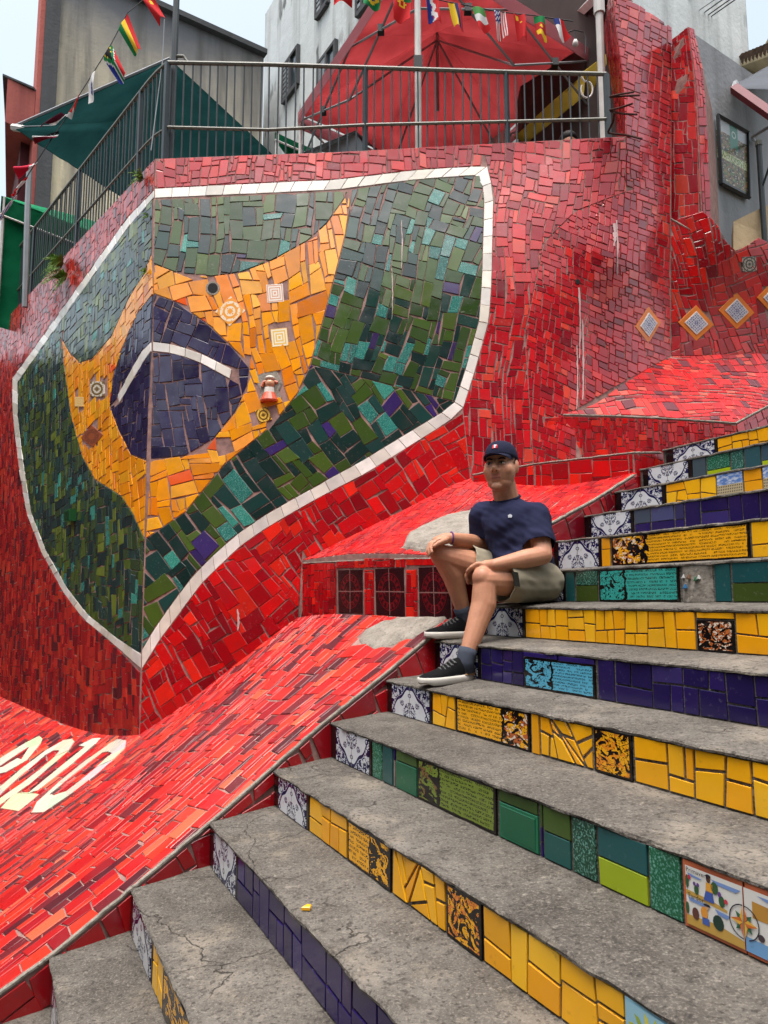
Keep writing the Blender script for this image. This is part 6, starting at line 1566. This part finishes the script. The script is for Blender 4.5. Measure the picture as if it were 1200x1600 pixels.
# right hand lying over its knee, fingers hanging down the front
kR = (0.243, 3.458, 0.280)
body_.put(capsule(WRR, 0.026, lerp(WRR, kR, 0.5), 0.027)); body_.put(ellipsoid(lerp(WRR, kR, 0.72), (0.036,0.0,0.0), (0,0.042,0.004), (0,0,0.017)))
for i in range(4):
    o_ = (i-1.5)*0.0215; k0 = (kR[0]+0.004*abs(i-1.2), kR[1]-o_*0.95, kR[2]-0.004*abs(i-1.5)); L_ = (0.88, 1.0, 0.96, 0.78)[i]
    p1 = (k0[0]-0.030*L_, k0[1]-0.006-o_*0.15, k0[2]-0.020*L_); p2 = (p1[0]-0.010, p1[1]-0.010, p1[2]-0.030*L_); p3 = (p2[0]+0.003, p2[1]-0.010, p2[2]-0.024*L_)
    chain(body_, [lerp(WRR, k0, 0.7), k0, p1, p2, p3], [0.010, 0.0108, 0.0100, 0.0092, 0.0078])
chain(body_, [lerp(WRR, kR, 0.25), add(kR, (0.035, -0.060, -0.010)), add(kR, (0.008, -0.078, -0.022)), add(kR, (-0.014, -0.082, -0.038))], [0.014, 0.0125, 0.0110, 0.0090])
V_, F_ = tube([add(add(WRR, norm(cross(norm(sub(kR, WRR)), (0, 0, 1))), 0.031*math.cos(a)), (0, 0, 1), 0.029*math.sin(a)) for a in [2*math.pi*i/16 for i in range(17)]], 0.004, 6)
mk('bracelet', V_, F_, plain('purple_cord', H(104, 56, 120), 0.7), man, smooth=True)
# left hand resting inside the left knee, fingers drooping
kL = (0.425, 3.335, 0.148)
body_.put(capsule(WRL, 0.027, lerp(WRL, kL, 0.5), 0.027)); body_.put(ellipsoid(lerp(WRL, kL, 0.75), (0.036,0.012,0.0), (-0.008,0.036,0), (0,0,0.020)))
for i in range(4):
    o_ = (i-1.5)*0.0205; k0 = (kL[0]-0.012+o_*0.35, kL[1]+o_*0.85, kL[2]-0.002*i); L_ = (0.9, 1.0, 0.95, 0.78)[i]
    p1 = (k0[0]-0.026*L_, k0[1]+0.012, k0[2]-0.022*L_); p2 = (p1[0]-0.010, p1[1]+0.008, p1[2]-0.028*L_); p3 = (p2[0]+0.006, p2[1]+0.004, p2[2]-0.022*L_)
    chain(body_, [lerp(WRL, k0, 0.65), k0, p1, p2, p3], [0.0105, 0.0108, 0.0100, 0.0092, 0.0078])
chain(body_, [lerp(WRL, kL, 0.3), add(kL, (-0.008, -0.040, 0.010)), add(kL, (-0.036, -0.034, -0.006)), add(kL, (-0.052, -0.022, -0.022))], [0.014, 0.0120, 0.0108, 0.0090])
sk = M('skin', 0.5, 0.4); _cc = sk.attr(); _cc = sk.mix(sk.noise(18, 4).ramp(0.35, 0.7, 0, 0.35), _cc, H(150, 96, 74)); _cc = sk.mix(sk.noise(90, 3).ramp(0.5, 0.75, 0, 0.18), _cc, H(214, 168, 140)); sk.color(_cc); sk.bump(sk.noise(160, 3), 0.12, 0.004)
sk.b.inputs['Subsurface Weight'].default_value = 0.06; sk.b.inputs['Subsurface Radius'].default_value = (0.012, 0.005, 0.003)
SKN, LIP, BEARD_EYES, KNEE, ARM = H(190, 136, 106), H(158, 92, 80), H(140, 98, 78), H(200, 132, 106), H(190, 136, 106)
_h = [Vector(v) for v in (hl, hf, hu)]
def skincol(p):
    d = p-Vector(Hc); l, f, z = d.dot(_h[0]), d.dot(_h[1]), d.dot(_h[2]); c = SKN
    if d.length < 0.16 and f > -0.05:
        if abs(l) < 0.023 and abs(z+0.0655) < 0.013 and f > 0.074: c = lerp(SKN, LIP, 0.8)
        elif z < -0.045 and f > 0.0: c = lerp(SKN, BEARD_EYES, 0.35)
        if f > 0.06 and abs(z+0.004) < 0.012 and 0.012 < abs(l) < 0.05: c = lerp(c, BEARD_EYES, 0.5)  # same darker tone in a band round the eyes
        if abs(l) > 0.02 and abs(l) < 0.05 and -0.045 < z < -0.02: c = lerp(c, KNEE, 0.4)
        return c
    for kk in (KNL, KNR):
        dk = (p-Vector(kk)).length
        if dk < 0.08: c = lerp(c, KNEE, 0.6*(1-dk/0.08))
    return c
BODY = grow('body', body_, 0.0048, 3, sk.mat, man, cols=skincol)
# face details
EYEW, EYEB, HAIR = plain('eye_white', H(190, 180, 172), 0.3, var=0.1), plain('eye_dark', H(26, 18, 16), 0.15), plain('black_hair', H(22, 18, 17), 0.7, 0.3, 0, 0.4, 60)
for s_ in (-1, 1):
    mk('eye', *hel(s_*0.0310, 0.0760, -0.0030, 0.0140, 0.0070, 0.0052), EYEW, BODY, smooth=True); mk('iris', *hel(s_*0.0310-0.001, 0.0815, -0.0028, 0.0055, 0.0028, 0.0050), EYEB, BODY, smooth=True)
    V, Fc = tube([hd(s_*0.0455, 0.0735, -0.001), hd(s_*0.038, 0.080, 0.0035), hd(s_*0.028, 0.0825, 0.0035), hd(s_*0.017, 0.0815, -0.001)], [0.0012, 0.002, 0.002, 0.001], 6); mk('eyelid', V, Fc, HAIR, BODY, smooth=True)
    V, Fc = tube([hd(s_*0.049, 0.0735, 0.014), hd(s_*0.040, 0.0795, 0.0200), hd(s_*0.028, 0.0815, 0.0205), hd(s_*0.015, 0.0815, 0.0165)], [0.0018, 0.0038, 0.0042, 0.003], 6); mk('eyebrow', V, Fc, HAIR, BODY, smooth=True)
    V, Fc = tube([hd(s_*0.008, 0.0965, -0.0385), hd(s_*0.013, 0.0935, -0.0385)], 0.0026, 6); mk('nostril', V, Fc, EYEB, BODY)
V, Fc = tube([hd(-0.024, 0.0785, -0.0660), hd(-0.011, 0.0845, -0.0652), hd(0.011, 0.0845, -0.0652), hd(0.024, 0.0785, -0.0660)], 0.0014, 5); mk('mouth_line', V, Fc, plain('mouth_dark', H(96, 50, 46), 0.6), BODY)
hb = MB(); hb.put(hel(0, -0.018, 0.028, 0.0745, 0.082, 0.062)); hb.put(capsule(hd(0.066, -0.004, 0.020), 0.012, hd(0.067, 0.012, 0.0), 0.006)); hb.put(capsule(hd(-0.066, -0.004, 0.020), 0.012, hd(-0.067, 0.012, 0.0), 0.006)); hb.put(hel(0, -0.055, -0.02, 0.060, 0.040, 0.04))
grow('hair', hb, 0.005, 2, HAIR, man)
# cap
NAVYC = fabric('navy_twill', H(30, 32, 52), H(38, 40, 62), 0.0)
cb_ = MB(); V, Fc = [], []; n_ = 28
for i in range(9):
    th = math.pi/2*i/8.0*0.985; z_ = 0.036+0.083*math.sin(th)
    for k in range(n_):
        a = 2*math.pi*k/n_; rr = math.cos(th)**0.62; ff = 1+0.012*math.cos(6*a)*math.cos(th)
        V.append(hd(0.0795*rr*math.sin(a)*ff, -0.006+0.0985*rr*math.cos(a)*ff, z_-(0.020*(1-math.cos(a))*0.5 if i == 0 else 0.02*(1-math.cos(a))*0.5*(1-i/8))))
for i in range(8):
    for k in range(n_): Fc.append((i*n_+k, i*n_+(k+1) % n_, (i+1)*n_+(k+1) % n_, (i+1)*n_+k))
Fc.append(tuple(range(8*n_, 9*n_))); kx = len(V); V += [lerp(v_, hd(0, -0.006, 0.03), 0.05) for v_ in V[:n_]]; Fc += [(k, kx+k, kx+(k+1) % n_, (k+1) % n_) for k in range(n_)]
cap_ = mk('cap', V, Fc, NAVYC, man, smooth=True)
V, Fc = [], []
for j in range(7):
    t = j/6
    for i in range(13):
        s_ = (i-6)/6; a = s_*1.18; l0, f0 = 0.078*math.sin(a), -0.006+0.097*math.cos(a); ext = 0.054*math.cos(s_*1.45)**0.8 if abs(s_) < 1 else 0
        V.append(hd(l0*(1-0.06*t), f0+ext*t, 0.044-0.008*t-0.018*s_*s_*(0.4+0.6*t)))
for j in range(6):
    for i in range(12): Fc.append((j*13+i, j*13+i+1, (j+1)*13+i+1, (j+1)*13+i))
kx = len(V); V += [add(p, hu, -0.0035) for p in V]; Fc += [tuple(reversed([q_+kx for q_ in f])) for f in Fc]
rim = [i for i in range(13)]+[j*13+12 for j in range(1, 7)]+[6*13+i for i in range(11, -1, -1)]+[j*13 for j in range(5, 0, -1)]
Fc += [(rim[i], rim[i]+kx, rim[(i+1) % len(rim)]+kx, rim[(i+1) % len(rim)]) for i in range(len(rim))]
mk('visor', V, Fc, NAVYC, cap_, smooth=True)
eb = MB()
for l0, l1, z0, z1, cc in ((-0.013,0.013,0.078,0.086,(214,60,70)), (-0.013,-0.004,0.068,0.078,(214,60,70)), (0.004,0.013,0.068,0.078,(206,50,62)), (-0.006,0.007,0.080,0.088,(224,224,226)), (-0.004,0.004,0.070,0.080,(220,222,228))):
    fz = lambda z_: -0.006+0.0985*math.cos(math.asin(min(1, (z_-0.036)/0.083)))**0.62+0.0025+(0.001 if cc[1] > 200 else 0)
    q_ = [hd(l0, fz(z0), z0), hd(l1, fz(z0), z0), hd(l1, fz(z1), z1), hd(l0, fz(z1), z1)]; q_ += [add(v_, hf, -0.003) for v_ in q_]; eb.put((q_, [(3,2,1,0),(4,5,6,7),(0,1,5,4),(1,2,6,5),(2,3,7,6),(3,0,4,7)]), lin(cc))
eb.build('cap_emblem', FLAGM, cap_)
V, Fc = ball(hd(0, -0.006, 0.118), 0.006, 6); mk('cap_button', V, Fc, NAVYC, cap_)
# T-shirt
tb_ = MB(); chain(tb_, [PEL, BEL, CHE], [0.136, 0.142, 0.128]); ch = norm(sub(SHL, SHR)); cf_ = norm((-0.55, -0.83, 0))
tb_.put(ellipsoid(add(CHE, (0.0, 0.0, 0.012)), tuple(v*0.146 for v in ch), tuple(v*0.116 for v in cf_), (0, 0, 0.125))); tb_.put(ellipsoid(add(BEL, (-0.008, -0.01, -0.02)), tuple(v*0.140 for v in ch), tuple(v*0.142 for v in cf_), (0, 0, 0.13)))
chain(tb_, [SHR, lerp(SHR, SHL, 0.5), SHL], [0.066, 0.086, 0.066]); tb_.put(capsule((0.600, 3.55, 0.44), 0.070, lerp(SHR, SHL, 0.85), 0.062)); tb_.put(capsule((0.600, 3.55, 0.44), 0.070, lerp(SHR, SHL, 0.15), 0.062)); tb_.put(capsule((0.600, 3.55, 0.43), 0.078, (0.597, 3.547, 0.455), 0.066))
chain(tb_, [SHL, lerp(SHL, ELL, 0.45), lerp(SHL, ELL, 0.85)], [0.068, 0.072, 0.072]); chain(tb_, [SHR, lerp(SHR, ELR, 0.4), lerp(SHR, ELR, 0.9)], [0.068, 0.068, 0.066])
tb_.put(capsule(add(PEL, (0.03, 0.02, 0.0)), 0.118, add(PEL, (0.045, 0.03, -0.03)), 0.085))
def folds(p):
    w_ = mnoise.noise((p.x*9+p.z*5, p.y*9, p.z*16-p.x*8))*0.014+mnoise.noise((p.x*18, p.y*18, p.z*40+p.x*26))*0.0065
    k = max(0.0, min(1.0, (0.36-p.z)/0.16)); return w_*(0.55+0.8*k)
aL, aR = norm(sub(ELL, SHL)), norm(sub(ELR, SHR))
SHIRT = grow('t_shirt', tb_, 0.0065, 22, fabric('navy_jersey', H(33, 36, 62), H(40, 43, 70), 0.0), man, cuts=[(lerp(SHL, ELL, 0.74), aL, 0.086), (lerp(SHR, ELR, 0.70), aR, 0.086), ((0.592, 3.540, 0.487), norm(sub(hd(0,-0.012,-0.06), (0.600, 3.548, 0.44))), 0.08)], solid=0.005, disp=folds)
# collar band and chest mark
nk = norm(sub(hd(0,-0.012,-0.06), (0.600, 3.548, 0.44))); xk = norm(cross(nk, (0, 1, 0))); yk = cross(nk, xk); ck = (0.592, 3.541, 0.484)
V, Fc = tube([add(add(ck, xk, 0.064*math.cos(a)), yk, 0.064*math.sin(a)) for a in [2*math.pi*i/24 for i in range(25)]], 0.007, 6); mk('collar', V, Fc, NAVYC, SHIRT, smooth=True)
from mathutils.bvhtree import BVHTree
def on_mesh(o, px, py):
    """where the sight line through a picture point first meets a mesh"""
    bv = BVHTree.FromPolygons([(v.co+origin(o)) for v in o.data.vertices], [tuple(p.vertices) for p in o.data.polygons]); d = Vector(at(px, py, 1.0)).normalized()
    h = bv.ray_cast(Vector((0, 0, 0)), d); return (tuple(h[0]/S), tuple(h[1])) if h[0] else None
def mark(o, px, py, polys, col, name, mat=None):
    h = on_mesh(o, px, py)
    if not h: return
    p, n_m = h; 
    if n_m[1] > 0: n_m = tuple(-v for v in n_m)
    rx = norm(cross((0, 0, 1), n_m)); rz = cross(n_m, rx); b = MB()
    for poly in polys:
        V = [add(add(add(p, rx, a), rz, c_), n_m, 0.0035) for a, c_ in poly]; k = len(V); V += [add(v_, n_m, -0.003) for v_ in V]
        b.put((V, [tuple(range(k)), tuple(range(2*k-1, k-1, -1))]), lin(col))
    b.build(name, FLAGM, o)
mark(SHIRT, 797, 807, [ell(-0.006, 0.002, 0.004, 0.006, 8), ell(0.006, 0.002, 0.004, 0.006, 8), ell(0, 0.004, 0.004, 0.008, 8), [(-0.008,-0.004),(0.008,-0.004),(0.008,-0.006),(-0.008,-0.006)]], (214,218,224), 'chest_mark')
# shorts
sb = MB(); sb.put(capsule(add(PEL, (0.0, 0, -0.01)), 0.120, add(PEL, (0.01, 0, -0.03)), 0.10)); chain(sb, [HPL, lerp(HPL, KNL, 0.5), lerp(HPL, KNL, 0.92)], [0.102, 0.098, 0.094]); chain(sb, [HPR, lerp(HPR, KNR, 0.5), lerp(HPR, KNR, 0.92)], [0.102, 0.096, 0.090])
dLg, dRg = norm(sub(KNL, HPL)), norm(sub(KNR, HPR))
SHORT = grow('shorts', sb, 0.0065, 6, fabric('khaki_cotton', H(152, 144, 124), H(168, 160, 140), 0.0), man, cuts=[(lerp(HPL, KNL, 0.72), dLg), (lerp(HPR, KNR, 0.68), dRg)], reach=0.13, solid=0.006, disp=lambda p: mnoise.noise((p.x*11, p.y*11, p.z*15))*0.008+mnoise.noise((p.x*27+p.z*12, p.y*27, p.z*30))*0.0035)
mark(SHORT, 806, 905, [[(-0.016,-0.030),(0.016,-0.034),(0.016,0.030),(-0.016,0.034)]], (40,40,36), 'leg_patch')
# socks and shoes
SOCK = fabric('slate_knit', H(70, 76, 88), None, 0.0); KNIT = fabric('black_knit', H(11, 11, 12), H(18, 18, 20), 0.0); SOLE = plain('white_foam', H(208, 204, 194), 0.7, var=0.15); LACE = plain('dark_lace', H(84, 86, 84), 0.8); TANL = plain('tan_heel', H(168, 130, 92), 0.7)
for an, heel, toe, zf, kn in ((ANL, (0.365, 3.235), (0.150, 3.052), LEFT[-2][2]+0.009, KNL), (ANR, (0.425, 3.598), (0.196, 3.490), LEFT[-1][2]+0.008, KNR)):
    up_ = norm(sub(kn, an)); V, Fc = tube([add(an, (0.004, 0.004, -0.045)), an, add(an, up_, 0.03), add(an, up_, 0.055)], [0.040, 0.0385, 0.0395, 0.0405], 14); mk('sock', V, Fc, SOCK, man, smooth=True)
    d_ = norm((toe[0]-heel[0], toe[1]-heel[1], 0)); w_ = (d_[1], -d_[0], 0); L_ = math.hypot(toe[0]-heel[0], toe[1]-heel[1])
    def fp_(t, x, z): return (heel[0]+d_[0]*L_*t+w_[0]*x, heel[1]+d_[1]*L_*t+w_[1]*x, zf+z)
    prof = [(-0.02, 0.006, 0.055), (0.0, 0.022, 0.082), (0.08, 0.032, 0.098), (0.2, 0.035, 0.104), (0.32, 0.035, 0.100), (0.45, 0.037, 0.082), (0.6, 0.042, 0.066), (0.75, 0.045, 0.055), (0.88, 0.040, 0.047), (0.97, 0.026, 0.040), (1.01, 0.008, 0.032)]
    V, Fc = [], []; n_ = 16
    for t, hw, hh in prof:
        for k in range(n_+1): a = math.pi*k/n_; V.append(fp_(t, hw*math.cos(a)*(1 if abs(math.cos(a)) < 0.95 else 1), 0.020+(hh-0.020)*math.sin(a)**0.75))
    for i in range(len(prof)-1):
        for k in range(n_): Fc.append((i*(n_+1)+k, (i+1)*(n_+1)+k, (i+1)*(n_+1)+k+1, i*(n_+1)+k+1))
    Fc += [tuple(range(n_+1)), tuple(range(len(prof)*(n_+1)-1, (len(prof)-1)*(n_+1)-1, -1))]
    shoe = mk('shoe', V, Fc, KNIT, man, smooth=True)
    V, Fc = [], []; ns = len(prof)
    for z_, g in ((0.0, 0.94), (0.004, 1.02), (0.022, 1.08), (0.032, 1.0)):
        for t, hw, hh in prof: V.append(fp_(t*1.0+(0.01 if t > 0.9 else 0), hw*g+0.002, z_+(0.010 if (t > 0.93 and z_ < 0.01) else 0)+(0.006 if (t < 0.15 and z_ > 0.01) else 0)))
        for t, hw, hh in prof[::-1]: V.append(fp_(t*1.0+(0.01 if t > 0.9 else 0), -hw*g-0.002, z_+(0.010 if (t > 0.93 and z_ < 0.01) else 0)+(0.006 if (t < 0.15 and z_ > 0.01) else 0)))
    m_ = 2*ns
    for i in range(3):
        for k in range(m_): Fc.append((i*m_+k, (i+1)*m_+k, (i+1)*m_+(k+1) % m_, i*m_+(k+1) % m_))
    Fc += [tuple(range(m_)), tuple(range(4*m_-1, 3*m_-1, -1))]
    mk('sole', V, Fc, SOLE, shoe, smooth=True)
    for i in range(5):
        t = 0.36+i*0.065; hh = float(np.interp(t, [p[0] for p in prof], [p[2] for p in prof])); P = [fp_(t+0.03*(j % 2), x, hh-abs(x)*0.55+0.002) for j, x in enumerate((-0.024, 0.0, 0.024))]
        V, Fc = tube(P, 0.0030, 5); mk('lace', V, Fc, LACE, shoe); V, Fc = tube([(p[0], p[1], p[2]) for p in [fp_(t+0.03-0.03*(j % 2), x, hh-abs(x)*0.55+0.002) for j, x in enumerate((-0.024, 0.0, 0.024))]], 0.0030, 5); mk('lace', V, Fc, LACE, shoe)
    V, Fc = tube([fp_(-0.03, 0.0, 0.03), fp_(-0.035, 0.0, 0.06), fp_(0.0, 0.0, 0.088)], [0.012, 0.013, 0.008], 8); mk('heel_tab', V, Fc, TANL, shoe)
    for s_ in (-1, 1): V, Fc = tube([fp_(0.0, s_*0.030, 0.034), fp_(0.10, s_*0.036, 0.040), fp_(0.22, s_*0.037, 0.032)], [0.006, 0.009, 0.003], 6); mk('heel_panel', V, Fc, TANL, shoe)

# someone on the terrace, only the top of the head showing over the wall
hp_ = at(888, 222, 6.1); pe = thing('person', (hp_[0], hp_[1], ZTOP-0.1), 'person with dark hair barely visible behind the railing near the drain pipe', 'person')
b_ = MB(); b_.put(ellipsoid(add(hp_, (0, 0, -0.03)), (0.07,0,0), (0,0.085,0), (0,0,0.10))); b_.put(capsule(add(hp_, (0, 0.01, -0.10)), 0.05, add(hp_, (0, 0.02, -0.2)), 0.055)); b_.put(capsule(add(hp_, (-0.13, 0.02, -0.24)), 0.06, add(hp_, (0.13, 0.02, -0.24)), 0.06)); b_.put(capsule(add(hp_, (0, 0.02, -0.28)), 0.12, add(hp_, (0, 0.02, -0.5)), 0.12))
grow('body', b_, 0.012, 4, plain('skin_plain', H(186, 132, 104), 0.6), pe); b_ = MB(); b_.put(ellipsoid(add(hp_, (0.0, 0.005, 0.025)), (0.080,0,0), (0,0.092,0), (0,0,0.07))); grow('hair', b_, 0.01, 2, HAIR, pe)
